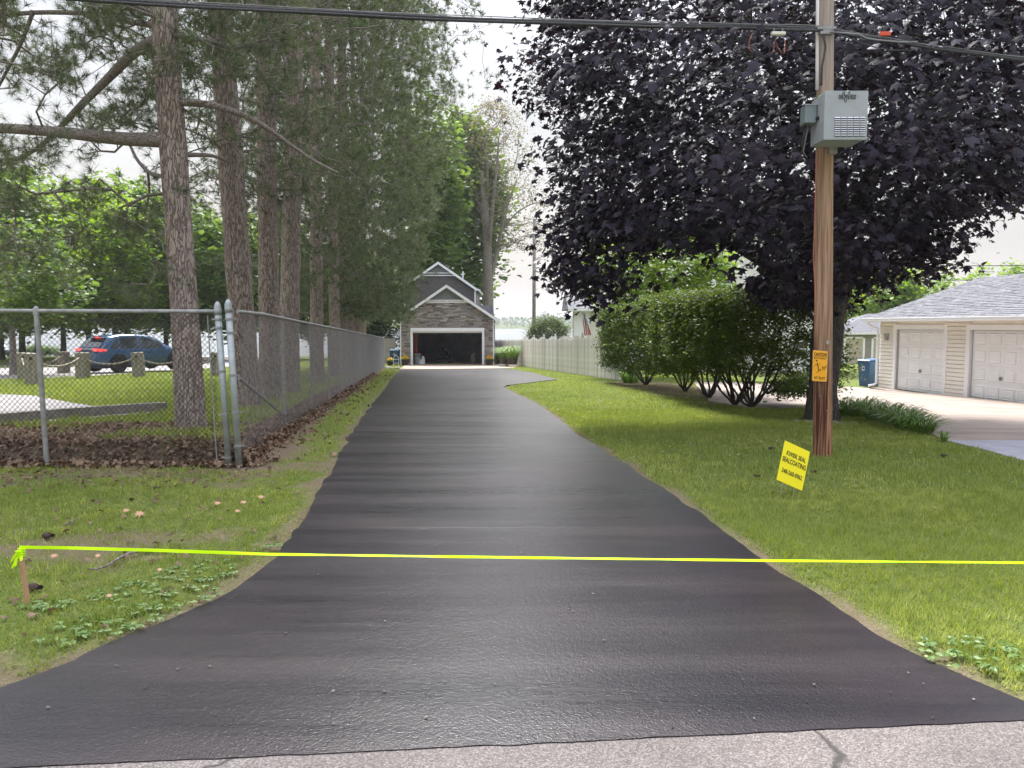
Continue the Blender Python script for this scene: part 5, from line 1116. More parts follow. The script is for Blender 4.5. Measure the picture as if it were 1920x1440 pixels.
# ------------------------------------------------------------------ fences
def picket_fence():
    A, B, C = np.array([4.08, 29.9]), np.array([.72, 47.6]), np.array([-1.15, 54.0])
    root = thing('picket_fence', (A[0], A[1], float(g(*A))), 'weathered white board fence with scalloped top along the right lawn', 'fence')
    m3 = {}
    d = (B - A) / np.linalg.norm(B - A); L = np.linalg.norm(B - A); n = int(L / .168); ang = math.atan2(d[1], d[0])
    def picket(p, h, mk, top):
        k = (round(h, 2), top)
        if k not in m3:
            w = .060; t = .011; pr = [(-w, 0), (w, 0), (w, h - .05), (w * .45, h), (-w * .45, h), (-w, h - .05)] if not top else [(-w, 0), (w, 0), (w, h - .16), (w * .35, h - .09), (w * .6, h - .05), (0, h), (-w * .6, h - .05), (-w * .35, h - .09), (-w, h - .16)]
            mb_ = MB(); mb_.prism([(a, -t, b) for a, b in pr], (0, 2 * t, 0)); me = bpy.data.meshes.new('picket'); me.from_pydata(mb_.v, [], mb_.f); me.materials.append(mk); m3[k] = me
        o = bpy.data.objects.new('picket', m3[k]); COL.objects.link(o); o.parent = root; o.location = Vector((float(p[0]), float(p[1]), float(g(*p)) + random.uniform(.0, .02))) - root.location; return o
    hz = lambda z, s: z
    for k in range(n + 1):
        p = A + d * k * .168; ph = (k % 14) / 13.0; h = 1.64 + .17 * math.sin(ph * math.pi) + (.12 if k < 3 else 0) * 0
        o = picket(p, round(h / .03) * .03, M['picket'], False); o.rotation_euler = (random.uniform(-.006, .006), random.uniform(-.008, .008), ang)
    nn = np.array([-d[1], d[0]])
    for z in (.35, 1.4):
        pts = [A + d * s for s in np.linspace(0, L, 9)]; side = nn * -.05 if nn[0] < 0 else nn * .05
        m = MB()
        for i in range(8):
            a, b = pts[i] + side, pts[i + 1] + side; m.beam((a[0], a[1], float(g(*a)) + z), (b[0], b[1], float(g(*b)) + z), .04, .09)
        m.build('rail', M['picket'], root)
    for s in np.linspace(0, L, 8):
        p = A + d * s - nn * (-.08 if nn[0] < 0 else .08) * -1; p = A + d * s + (nn * -.09 if nn[0] < 0 else nn * .09); z = float(g(*p)); m = MB(); m.box((p[0], p[1], z + .88), (.1, .1, 1.80), rz=ang); m.lathe((p[0], p[1], z + 1.78), [(.06, 0), (.03, .04), (.055, .09), (.03, .15), (.005, .18)], 8); m.build('post', M['picket'], root)
    # end post facing the camera
    p = A - d * .12; z = float(g(*p)); m = MB(); m.box((p[0] + .06, p[1], z + .86), (.1, .1, 1.76), rz=ang); m.build('post', M['picket'], root)
    r2 = thing('far_fence', (B[0], B[1], float(g(*B))), 'grey-white pointed board fence turning behind the stone garage corner', 'fence'); m3.clear(); root0 = root; root = r2
    d = (C - B) / np.linalg.norm(C - B); L = np.linalg.norm(C - B); n = int(L / .165); ang = math.atan2(d[1], d[0]); 
    def picket2(p, h):
        k = round(h, 2)
        if k not in m3:
            w = .066; t = .011; pr = [(-w, 0), (w, 0), (w, h - .14), (w * .4, h - .09), (w * .6, h - .05), (0, h), (-w * .6, h - .05), (-w * .4, h - .09), (-w, h - .14)]
            mb_ = MB(); mb_.prism([(a, -t, b) for a, b in pr], (0, 2 * t, 0)); me = bpy.data.meshes.new('picket'); me.from_pydata(mb_.v, [], mb_.f); me.materials.append(M['picket']); m3[k] = me
        o = bpy.data.objects.new('picket', m3[k]); COL.objects.link(o); o.parent = r2; o.location = Vector((float(p[0]), float(p[1]), float(g(*p)) + .01)) - r2.location; o.rotation_euler = (0, 0, ang)
    for k in range(n + 1): picket2(B + d * (k * .165 + .1), 1.72 - .0 * k)
    a, b = B + d * .1, C; m = MB(); [m.beam((a[0] + .04, a[1], float(g(*a)) + z), (b[0] + .04, b[1], float(g(*b)) + z), .04, .09) for z in (.4, 1.4)]; m.build('rail', M['picket'], r2)
picket_fence()
# grey board fence left of the garage
r = P(728, 650, 54.5); zf = float(g(r[0], 54.5)); root = thing('board_fence', (r[0], 54.5, zf), 'short grey board fence between the chain-link end and the garage', 'fence')
me = None
for k in range(11):
    x = P(718, 650, 54.5)[0] + k * .085
    if k == 0 or True:
        if me is None:
            mb_ = MB(); mb_.prism([(-.038, -.01, 0), (.038, -.01, 0), (.038, -.01, 1.78), (0, -.01, 1.84), (-.038, -.01, 1.78)], (0, .02, 0)); me = bpy.data.meshes.new('board'); me.from_pydata(mb_.v, [], mb_.f); me.materials.append(M['greypicket'])
    o = bpy.data.objects.new('board', me); COL.objects.link(o); o.parent = root; o.location = (x - r[0], 0, 0)
m = MB(); m.box((r[0], 54.55, zf + 1.3), (.9, .04, .09)); m.box((r[0], 54.55, zf + .4), (.9, .04, .09)); m.build('rail', M['greypicket'], root)

def chain_mesh(name, parent, A, B, zb, zt, mat_, sp=.062, th=.0027, h_follow=True, seg=3.0):
    """woven diamond wire: two families of zigzag wires, real thickness"""
    A = np.array(A, float); B = np.array(B, float); L = np.linalg.norm(B - A); d = (B - A) / L; nrm = np.array([-d[1], d[0]]); H = zt - zb
    P0 = []; P1 = []; st = sp * 1.0
    nrow = int(round(H / (st))); n = int(L / st)
    i, j = np.meshgrid(np.arange(n), np.arange(nrow), indexing='ij'); i = i.ravel(); j = j.ravel()
    s0 = i * st; z0 = j * H / nrow; z1 = (j + 1) * H / nrow
    # straight diagonals, cut in short lengths so they follow the ground
    for fam in (0, 1):
        if nrow * n < 1: continue
        k = np.arange(-nrow, n); ns = 4
        for q in range(ns):
            a0, a1 = q / ns, (q + 1) / ns
            sA, sB = (k + a0 * nrow) * st, (k + a1 * nrow) * st; zA, zB = H * a0, H * a1
            if fam: zA, zB = H - zA, H - zB
            ok = (sB > 0) & (sA < L); sA_, sB_ = sA[ok], sB[ok]; cl0 = np.clip(sA_, 0, L); cl1 = np.clip(sB_, 0, L); den = sB_ - sA_
            zz0 = zA + (zB - zA) * (cl0 - sA_) / den; zz1 = zA + (zB - zA) * (cl1 - sA_) / den
            p0 = A[None] + d[None] * cl0[:, None] + nrm * (th * (1 if fam else -1)); p1 = A[None] + d[None] * cl1[:, None] + nrm * (th * (1 if fam else -1))
            gz0 = np.interp(cl0, gs_s, gs_z) if False else g(p0[:, 0] + .0, p0[:, 1]) ; gz1 = g(p1[:, 0], p1[:, 1])
            P0.append(np.column_stack([p0, base_z(p0) + zb + zz0])); P1.append(np.column_stack([p1, base_z(p1) + zb + zz1]))
    V, Fs = prisms(np.concatenate(P0), np.concatenate(P1), th, th, 4)
    o = arr_mesh(name, V, Fs, [mat_], parent); o['kind'] = 'stuff'; return o
def base_z(p): return -.0245 * np.where(p[:, 1] - 9 > 3, p[:, 1] - 9.75, np.where(p[:, 1] > 9, (p[:, 1] - 9) ** 2 * .25, 0))
def bz(y): return float(base_z(np.array([[0, y]]))[0])
# front chain-link run
FY = 8.88; FT = P(200, 582, FY)[2]
root = thing('chain_link_fence', (-6.5, FY, 0), 'chain-link fence facing the street in front of the park', 'fence')
xe = P(404, 700, FY)[0]
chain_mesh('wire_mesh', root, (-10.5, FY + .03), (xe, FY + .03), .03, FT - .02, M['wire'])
m = MB(); m.tube([(-10.6, FY, FT + .01), (xe + .02, FY, FT - .012)], .023, 10); m.build('top_rail', M['galvrail'], root)
for pxb, pxt in ((87, 68), (-480, -480)):
    b = P(pxb, 845, FY); t = P(pxt, 584, FY); m = MB(); m.tube([(b[0], FY, -.1), (t[0], FY, FT - .02)], .029, 12); m.build('post', M['galvrail'], root)
    m = MB(); m.lathe((t[0], FY, FT - .05), [(.036, 0), (.036, .05), (.028, .08), (.012, .10)], 12); m.build('post_cap', M['galvrail'], root)
k = MB(); k.tube([(xe - .02, FY + .02, .05), (xe - .08, FY + .02, FT - .06)], .008, 6); k.build('tension_bar', M['galvrail'], root)
def gate_post(pb, pt, name, label, Y, bands, capr=.05):
    b = G(*pb); t = P(pt[0], pt[1], Y); b = np.array([P(pb[0], pb[1], Y)[0], Y, 0]); root = thing(name, b, label, 'fence post', 'grey steel terminal posts at the fence corner')
    r0 = .0375; bb = b + [0, 0, -.1]; m = MB(); m.tube([bb, t], r0, 16); m.build('tube', M['galv'], root, smooth=True)
    ax = Vector(t - bb).normalized(); q = Vector((0, 0, 1)).rotation_difference(ax).to_matrix()
    m = MB(); m.lathe(t - np.array(ax) * .07, [(r0 + .006, 0), (r0 + .006, .05), (r0 + .003, .06), (r0 + .003, .085), (r0 * .85, .115), (r0 * .5, .14), (.004, .148)], 16, axis=q); m.build('cap', M['galv'], root, smooth=True)
    for h in bands:
        p = bb + np.array(ax) * ((t[2] - bb[2]) * h); m = MB(); m.lathe(p, [(r0 + .001, 0), (r0 + .006, .001), (r0 + .006, .024), (r0 + .001, .025)], 16, axis=q); m.box(p + np.array([-.055 if pb[0] < 440 else .05, .01, .012]), (.05, .012, .022)); m.build('band', M['galvrail'], root)
    return t
t1 = gate_post((430, 878), (408, 578), 'terminal_post', 'left one of the two grey steel corner posts, ending the front fence', 8.86, (.10, .36, .62, .88, .93))
t2 = gate_post((449, 880), (428, 574), 'terminal_post', 'right one of the two grey steel corner posts, starting the side fence', 8.84, (.17, .37, .59, .84, .92))
# side run
y0, y1 = 8.95, 47.0; root = thing('side_fence', (float(fence_x(y0)), y0, 0), 'long chain-link fence running along the driveway to the garage', 'fence')
A, B = (float(fence_x(y0)), y0), (float(fence_x(y1)), y1); H = 1.80
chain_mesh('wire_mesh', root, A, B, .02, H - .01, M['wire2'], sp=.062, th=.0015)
pts = [(float(fence_x(y)), y, bz(y) + H) for y in np.linspace(y0 - .08, y1, 26)]; m = MB(); m.tube(pts, .021, 8); m.build('top_rail', M['galvrail'], root)
n = 60; kk = rng.random((n, 1)); 
# twisted wire ends above the rail
ss = np.arange(y0, 24, .062); p0 = np.stack([fence_x(ss), ss, base_z(np.stack([ss, ss], 1)) + H - .02], 1); s1 = prisms(p0, p0 + [0, .012, .05], .0022, .001, 3); arr_mesh('wire_ends', s1[0], s1[1], [M['wire2']], root)['kind'] = 'stuff'
for y in np.arange(12.0, 47.2, 3.05):
    m = MB(); m.tube([(float(fence_x(y)) - .03, y, bz(y) - .1), (float(fence_x(y)) - .03, y, bz(y) + H)], .026, 10); m.build('post', M['galvrail'], root)
    m = MB(); m.lathe((float(fence_x(y)) - .03, y, bz(y) + H - .02), [(.032, 0), (.032, .03), (.015, .06)], 10); m.build('post_cap', M['galvrail'], root)
m = MB(); m.tube([(float(fence_x(9.0)) - .03, 9.0, 1.02), (float(fence_x(12)) - .03, 12.0, .22)], .02, 8); m.build('brace_rail', M['galvrail'], root)
m = MB(); y = 47; m.tube([(float(fence_x(y)), y, bz(y) - .1), (float(fence_x(y)), y, bz(y) + H + .08)], .04, 10); m.build('post', M['galv'], root)
# curb by the park path
cb = Gs([(-200, 815), (0, 795), (110, 785), (200, 778), (270, 773), (311, 771)])
m = MB()
for i in range(len(cb) - 1):
    a, b = cb[i], cb[i + 1]; za, zb2 = float(g(*a)), float(g(*b)); m.beam((a[0], a[1], za + .03), (b[0], b[1], zb2 + .03), .18, .26)
c = tag(m.build('concrete_curb', M['curb'], None, (cb[2][0], cb[2][1], .1)), 'long low concrete curb edging the park path behind the fence', 'curb')

# ------------------------------------------------------------------ rope posts, cars
RG = 'squat timber posts holding a rope along the parking lot'
posts = [(156, 709, 663, 'timber rope post in front of the rear wheel of the blue car'), (261, 707, 661, 'timber rope post in front of the front door of the blue car'), (64, 722, 667, 'nearer one of two close timber posts behind the fence post'), (48, 713, 667, 'farther one of two close timber posts behind the fence post'),
         (120, 700, 665, 'timber rope post farther back, left of the blue car bumper'), (352, 706, 661, 'timber rope post hidden behind the nearest pine'), (407, 705, 660, 'timber rope post seen beside the left grey corner post')]
pp = []
proto = None
for (x, yb, yt, lab) in posts:
    b = G(x, yb)
    if proto is None:
        root = thing('rope_post', b, lab, 'post', RG); m = MB(); w = .21; h = 1.02; m.box(b + [0, 0, h / 2 - .05], (w * 2 * .5 + .2, .36, h)); m.v = [(v[0], v[1], v[2]) for v in m.v]; o = m.build('timber', M['wood_post'], root, bevel=.03)
        m = MB(); m.lathe(b + [0, -.19, .82], [(.02, 0), (.05, .0), (.05, .02), (.02, .02)], 12, axis=Matrix.Rotation(R(90), 3, 'X')); m.build('rope_hole', M['black'], root); proto = root
    else:
        root = copy_tree(proto); root.location = Vector([float(q) for q in b]); root['label'] = lab; root.rotation_euler = (0, R(random.uniform(-3, 3)), random.uniform(-.3, .3))
    pp.append(b + [0, -.16, .80])
rl = {(2, 0): 'rope sagging from the close posts to the next one', (0, 1): 'rope sagging in front of the blue car door', (1, 5): 'rope sagging toward the nearest pine trunk', (5, 6): 'rope sagging behind the pine to the corner posts', (3, 4): 'rope sagging to the farther back post', (3, 2): 'rope looped and knotted between the two close posts'}
for (i, j), lab in rl.items():
    a, b = pp[i], pp[j]; sag = .28 if np.linalg.norm(a - b) > 1 else .12; pts = [a * (1 - s) + b * s - np.array([0, 0, sag * 4 * s * (1 - s)]) for s in np.linspace(0, 1, 13)]
    m = MB(); m.tube(pts, .032, 7); tag(m.build('rope', M['rope'], None, a, smooth=True), lab, 'rope', 'ropes strung between timber posts')
def make_car(name, pos, head, paint, label, group=None, s=1.0):
    b = np.array(pos, float); root = thing(name, b, label, 'car', group)
    St = [(0.00, .74, .60, .80), (0.06, 1.0, .9, .89), (0.18, 1.12, .98, .93), (0.45, 1.42, 1.02, .95), (0.72, 1.62, 1.04, .96), (1.2, 1.70, 1.04, .965), (2.0, 1.72, 1.03, .965), (2.6, 1.66, 1.02, .965), (3.1, 1.44, 1.01, .96), (3.6, 1.12, 1.0, .95), (4.2, 1.03, .92, .93), (4.6, .92, .82, .88), (4.8, .68, .6, .74)]
    def at(x, y, z): c, q = math.cos(head), math.sin(head); return (b[0] + s * (x * c - y * q), b[1] + s * (x * q + y * c), b[2] + s * z)
    def it(x): return [float(np.interp(x, [q[0] for q in St], [q[k] for q in St])) for k in (1, 2, 3)]
    def prof(x):
        top, belt, w = it(x); belt = min(belt, top - .02); wr = w - .05 - .30 * max(0, top - belt) / .66
        zb = .30 if .1 < x < 4.7 else .38
        return [(0, zb), (w - .12, zb), (w - .02, zb + .08), (w, .62 if top > .7 else .5), (w * .985, belt - .05), (w * .955, belt), (wr + .03, top - .07), (wr - .06, top - .01), (wr * .5, top), (0, top)]
    xs = sorted(set([q[0] for q in St] + list(np.arange(.1, 4.8, .12)))); m = MB(); vs = []; 
    for x in xs:
        pr = prof(x); vs += [at(x, y, z) for y, z in pr] + [at(x, -y, z) for y, z in pr[-2:0:-1]]
    n = 18; fs = [(i * n + k, i * n + (k + 1) % n, (i + 1) * n + (k + 1) % n, (i + 1) * n + k) for i in range(len(xs) - 1) for k in range(n)] + [tuple(range(n)), tuple((len(xs) - 1) * n + k for k in range(n))]
    m.add(vs, fs); m.build('body', paint, root, smooth=True)
    m = MB(); m.add([at(x, y, z) for x in (.2, 4.6) for y in (-.86, .86) for z in (.22, .42)], [(0, 1, 3, 2), (4, 6, 7, 5), (0, 4, 5, 1), (2, 3, 7, 6), (0, 2, 6, 4), (1, 5, 7, 3)]); m.build('underbody', M['black'], root)
    def gp(x, f, side, off=.008):
        top, belt, w = it(x); wr = w - .05 - .30 * max(0, top - belt) / .66; y0_, z0_, y1_, z1_ = w * .955, belt, wr + .03, top - .07
        return at(x, side * (y0_ + (y1_ - y0_) * f + off), z0_ + (z1_ - z0_) * f)
    for side in (-1, 1):
        for nm, xa, xb, tpa, tpb in (('rear_window', .62, 1.08, .3, 1), ('side_window', 1.14, 2.02, 1, 1), ('side_window', 2.10, 3.2, 1, .35)):
            m = MB(); xx = np.linspace(xa, xb, 9); vs = []
            for x in xx:
                q = (x - xa) / (xb - xa); t = .93 if tpa == tpb else min(.93, tpa + (tpb - tpa) * q) if nm == 'rear_window' else .93
                vs += [gp(x, .07, side), gp(x, t, side)]
            m.add(vs, [(2 * i, 2 * i + 1, 2 * i + 3, 2 * i + 2) for i in range(8)]); m.build(nm, M['glass'], root)
    m = MB(); vs = []
    for x, f in ((.205, .70), (.45, .67), (.66, .62)):
        top = it(x)[0]; vs += [at(x - .012, -f, top + .008), at(x - .012, f, top + .008)]
    m.add(vs, [(0, 1, 3, 2), (2, 3, 5, 4)]); m.build('rear_screen', M['glass'], root)
    m = MB(); vs = []
    for x, f in ((2.72, .60), (3.1, .66), (3.52, .72)):
        top = it(x)[0]; vs += [at(x + .01, -f, top + .01), at(x + .01, f, top + .01)]
    m.add(vs, [(0, 1, 3, 2), (2, 3, 5, 4)]); m.build('windscreen', M['glass'], root)
    for side in (-1, 1):
        m = MB(); m.add([at(.035, side * .42, 1.0), at(.10, side * .40, 1.10), at(.02, side * .80, .99), at(.10, side * .80, 1.10), at(.10, side * .925, .98), at(.14, side * .925, 1.09), at(.42, side * .962, 1.0), at(.36, side * .955, 1.07)], [(0, 1, 3, 2), (2, 3, 5, 4), (4, 5, 7, 6)]); 
        o = m.build('tail_light', M['tail'], root)
    m = MB(); m.add([at(.56, -.22, 1.56), at(.56, .22, 1.56), at(.60, .22, 1.60), at(.60, -.22, 1.60)], [(0, 1, 2, 3)]); m.build('brake_light', M['tail'], root)
    m = MB(); m.beam(at(.50, -.6, 1.63), at(.50, .6, 1.63), .28, .03); m.build('spoiler', paint, root)
    m = MB(); m.add([at(.02, -.38, .98), at(.02, .38, .98), at(.03, .38, 1.04), at(.03, -.38, 1.04)], [(0, 1, 2, 3)]); m.build('trim_strip', M['black'], root)
    m = MB(); m.add([at(.012, -.16, .80), at(.012, .16, .80), at(.022, .16, .93), at(.022, -.16, .93)], [(0, 1, 2, 3)]); m.add([at(.008, -.05, .81), at(.008, .15, .81), at(.018, .12, .92), at(.018, .0, .92)], [(0, 1, 2, 3)], 1); m.build('licence_plate', [M['plate'], M['platered']], root)
    for side in (-1, 1):
        m = MB(); m.add([at(3.02, side * .99, 1.0), at(3.15, side * .99, 1.0), at(3.15, side * 1.13, 1.02), at(3.02, side * 1.13, 1.02), at(3.02, side * .99, 1.12), at(3.15, side * .99, 1.1), at(3.15, side * 1.13, 1.12), at(3.02, side * 1.13, 1.13)], [(0, 1, 2, 3), (4, 5, 6, 7), (0, 1, 5, 4), (2, 3, 7, 6), (0, 3, 7, 4), (1, 2, 6, 5)]); m.build('wing_mirror', paint, root)
        for x in (.95, 3.80):
            ax = Matrix.Rotation(head, 3, 'Z') @ Matrix.Rotation(R(90), 3, 'X'); c = at(x, side * .90, .37)
            m = MB(); m.lathe(c, [(.20 * s, -.1), (.36 * s, -.11), (.375 * s, -.06), (.375 * s, .06), (.36 * s, .11), (.24 * s, .11)], 24, axis=ax); w = m.build('wheel', M['rubber'], root)
            m = MB(); c2 = at(x, side * .945, .37)
            for k in range(5):
                a = k * 1.2566; v0 = ax @ Vector((0, 0, 0)); p1_ = ax @ Vector((math.cos(a) * .23, math.sin(a) * .23, -side * -.03 * 0)); m.beam(np.array(c2) + np.array(v0), np.array(c2) + np.array(p1_) * s, .05, .05)
            m.lathe(c2, [(.2 * s, -.04), (.25 * s, -.04), (.25 * s, .04), (.2 * s, .04)], 20, axis=ax); m.build('rim', M['rim'], w)
            m = MB(); c3 = at(x, side * .935, .40); vs = []
            for k in range(15):
                a = math.pi * k / 14; vs += [at(x + math.cos(a) * .40, side * .972, .40 + math.sin(a) * .40), at(x + math.cos(a) * .45, side * .965, .38 + math.sin(a) * .46)]
            m.add(vs, [(2 * k, 2 * k + 1, 2 * k + 3, 2 * k + 2) for k in range(14)]); m.build('wheel_arch', M['black'], root)
            m = MB(); vs = [at(x, side * .968, .40)] + [at(x + math.cos(math.pi * k / 14) * .41, side * .968, .38 + math.sin(math.pi * k / 14) * .42) for k in range(15)]; m.add(vs, [(0, k, k + 1) for k in range(1, 15)]); m.build('wheel_well', M['black'], root)
    return root
hd = R(60); rw = G(224, 700); c_, s_ = math.cos(hd), math.sin(hd)
pos = rw - np.array([.95 * c_ + .95 * s_, .95 * s_ - .95 * c_, 0])
make_car('parked_car', pos + [0, 0, .02], hd, M['bluecar'], 'dark blue crossover with lit tail lights parked in the lot behind the fence')
q = G(-8, 668); make_car('parked_car', q + [-.6, -2, .05], R(-20), M['greycar'], 'dark car at the left edge beyond the small park tree')
q = G(425, 664); make_car('parked_car', (q[0] - 2.5, q[1] + 2, q[2]), R(8), M['whitecar'], 'white vehicle glimpsed between the two grey corner posts')
q = G(572, 657); make_car('parked_car', (q[0] - 2.5, q[1] + 2, q[2]), R(0), M['whitecar'], 'white vehicle seen through the side fence between two pine trunks')

# ------------------------------------------------------------------ white garage, right
WA = np.array([13.43, 28.1]); wd = np.array([.1034, -.9946]); wn = np.array([-.9946, -.1034])
def W3(t, out, z): p = WA + wd * t + wn * out; return (float(p[0]), float(p[1]), float(z))
def white_garage():
    z0 = -.62; root = thing('white_garage', (float(WA[0]), float(WA[1]), z0), 'cream-sided two-door garage with grey shingle roof on the right', 'garage')
    Ltot = 11.0; ez = 1.86; dt = 1.50; doors = [(.98, 3.52), (4.72, 9.6)]; Dp = 8.0
    m = MB(); segs = [(0, doors[0][0]), (doors[0][1], doors[1][0]), (doors[1][1], Ltot)]
    def wbox(m, t0, t1, o0, o1, za, zb, mi=0): m.add([W3(t, o, z) for t in (t0, t1) for o in (o0, o1) for z in (za, zb)], [(0, 1, 3, 2), (4, 6, 7, 5), (0, 4, 5, 1), (2, 3, 7, 6), (0, 2, 6, 4), (1, 5, 7, 3)], mi)
    for a, b in segs: wbox(m, a, b, -.16, -.032, z0 - .1, ez)
    for a, b in doors: wbox(m, a, b, -.16, -.02, dt, ez)
    wbox(m, 0, .14, -Dp, -.161, z0 - .1, ez); wbox(m, Ltot - .14, Ltot, -Dp, -.161, z0 - .1, ez); wbox(m, 0, Ltot, -Dp - .14, -Dp - .001, z0 - .1, ez)
    m.build('wall', M['siding'], root)
    f = MB(); st = .112
    for a, b in segs:
        st = .13; z = z0 + .02
        while z < ez - .03:
            f.add([W3(a, .018, z), W3(b, .018, z), W3(b, .004, z + st - .016), W3(a, .004, z + st - .016), W3(a, -.03, z), W3(b, -.03, z), W3(a, -.03, z + st - .014), W3(b, -.03, z + st - .014)], [(0, 1, 2, 3), (0, 4, 5, 1), (3, 2, 7, 6)]); z += st
    f.build('siding', M['siding'], root)['kind'] = 'stuff'
    for (a, b) in doors:
        f = MB(); wbox(f, a - .16, a - .0, -.19, .02, z0, dt + .16); wbox(f, b + .0, b + .16, -.19, .02, z0, dt + .16); wbox(f, a, b, -.19, .022, dt, dt + .163); f.build('door_frame', M['door'], root, bevel=.008)
        nc = max(4, int(round((b - a) / .65))); nr = 4; dm = MB(); hr = (dt - z0 - .02) / nr
        for r_ in range(nr): wbox(dm, a + .005, b - .005, -.16, -.11 - .0, z0 + .015 + r_ * hr + .006, z0 + .015 + (r_ + 1) * hr - .006)
        wbox(dm, a + .005, b - .005, -.17, -.125, z0 + .012, dt - .01)
        door = dm.build('garage_door', M['door'], root)
        cw = (b - a - .04) / nc
        for r_ in range(nr):
            for c in range(nc):
                t0, t1 = a + .02 + c * cw + .07, a + .02 + (c + 1) * cw - .07; za, zb = z0 + .015 + r_ * hr + .09, z0 + .015 + (r_ + 1) * hr - .09; pm = MB()
                e = .045
                V = [W3(t0, -.107, za), W3(t1, -.107, za), W3(t1, -.107, zb), W3(t0, -.107, zb), W3(t0 + e * .4, -.088, za + e * .4), W3(t1 - e * .4, -.088, za + e * .4), W3(t1 - e * .4, -.088, zb - e * .4), W3(t0 + e * .4, -.088, zb - e * .4), W3(t0 + e, -.103, za + e), W3(t1 - e, -.103, za + e), W3(t1 - e, -.103, zb - e), W3(t0 + e, -.103, zb - e), W3(t0 + e * 1.8, -.092, za + e * 1.8), W3(t1 - e * 1.8, -.092, za + e * 1.8), W3(t1 - e * 1.8, -.092, zb - e * 1.8), W3(t0 + e * 1.8, -.092, zb - e * 1.8)]
                fs = [(k, (k + 1) % 4, (k + 1) % 4 + 4, k + 4) for k in range(4)] + [(k + 4, (k + 1) % 4 + 4, (k + 1) % 4 + 8, k + 8) for k in range(4)] + [(k + 8, (k + 1) % 4 + 8, (k + 1) % 4 + 12, k + 12) for k in range(4)] + [(12, 13, 14, 15)]
                pm.add(V, fs); pm.build('panel', M['door'], door)
        hm = MB(); tc = (a + .02 + 2 * cw); zc = z0 + .015 + 1.35 * hr; wbox(hm, tc - .07, tc + .07, -.10, -.06, zc - .012, zc + .012); wbox(hm, tc - .015, tc + .015, -.11, -.05, zc - .06, zc + .05); hm.build('handle', M['galvrail'], door)
        sm = MB(); wbox(sm, a, b, -.155, -.10, z0 + .0, z0 + .022); sm.build('door_seal', M['rubber'], root)
    # sill slab in front, roof, gutter, downspout, lamp
    f = MB(); wbox(f, .2, Ltot, .0, .42, z0 - .08, z0 + .005); wbox(f, .2, Ltot, .42, .45, z0 - .08, z0 + .002, 1); f.build('threshold', [M['slab'], M['rubber']], root)
    rg = 4.1; rz = 3.42; oe = .42; ze = ez + .04; n = 26; r = MB(); rr = random.Random(3)
    for side in (0, 1):
        for k in range(n):
            a, b = k / n, (k + 1) / n
            def rp(q): 
                o = oe - (rg + oe) * q if side == 0 else -2 * rg - oe + (rg + oe) * q
                return o, ze + (rz - ze) * q
            oa, za = rp(a); ob, zb = rp(b); t = -.35 - rr.random() * .3
            while t < Ltot + .3:
                w = rr.uniform(.18, .5); t1 = min(t + w, Ltot + .3); t0 = max(t, -.35); h = rr.uniform(.010, .024)
                if t1 > t0: r.add([W3(t0, oa, za + h), W3(t1, oa, za + h), W3(t1, ob, zb + .004), W3(t0, ob, zb + .004), W3(t0, oa, za), W3(t1, oa, za)], [(0, 1, 2, 3), (0, 4, 5, 1)], rr.choice((0, 0, 1)))
                t += w
    sh2 = mat('asphalt_shingle_light', (.11, .11, .12), (.23, .23, .245), 9, .9, .6, 120)
    r.build('shingles', [M['shingle'], sh2], root)['kind'] = 'stuff'
    f = MB(); f.add([W3(-.3, oe, ze - .01), W3(Ltot + .3, oe, ze - .01), W3(Ltot + .3, -rg, rz - .01), W3(-.3, -rg, rz - .01), W3(-.3, -2 * rg - oe, ze - .01), W3(Ltot + .3, -2 * rg - oe, ze - .01)], [(0, 1, 2, 3), (3, 2, 5, 4)]); f.add([W3(-.3, oe, ze - .02), W3(-.3, -rg, rz - .02), W3(-.3, -2 * rg - oe, ze - .02)], [(0, 1, 2)]); f.build('roof_deck', M['siding'], root)
    f = MB(); wbox(f, -.32, Ltot + .3, oe - .02, oe + .10, ze - .12, ze - .01); wbox(f, -.34, Ltot + .3, oe + .09, oe + .115, ze - .035, ze + .0); f.build('gutter', M['white'], root, bevel=.01)
    f = MB(); wbox(f, -.3, Ltot + .3, -.02, oe - .02, ze - .14, ze - .12); f.build('soffit', M['siding'], root)
    f = MB(); f.tube([W3(-.18, oe, ze - .1), W3(-.12, oe * .8, ze - .26), W3(-.02, .12, ze - .36), W3(.0, .09, ze - .5), W3(.0, .09, z0 + .14), W3(-.05, .16, z0 + .08), W3(-.08, .34, z0 + .05)], .045, 8); f.build('downspout', M['white'], root)
    f = MB(); f.add([W3(.40, .0, 1.35), W3(.56, .0, 1.35), W3(.56, .12, 1.35), W3(.40, .12, 1.35), W3(.42, .01, 1.12), W3(.54, .01, 1.12), W3(.54, .10, 1.12), W3(.42, .10, 1.12)], [(0, 1, 2, 3), (4, 5, 6, 7), (0, 1, 5, 4), (2, 3, 7, 6), (0, 3, 7, 4), (1, 2, 6, 5)]); f.build('wall_lamp', M['galvrail'], root)
white_garage()
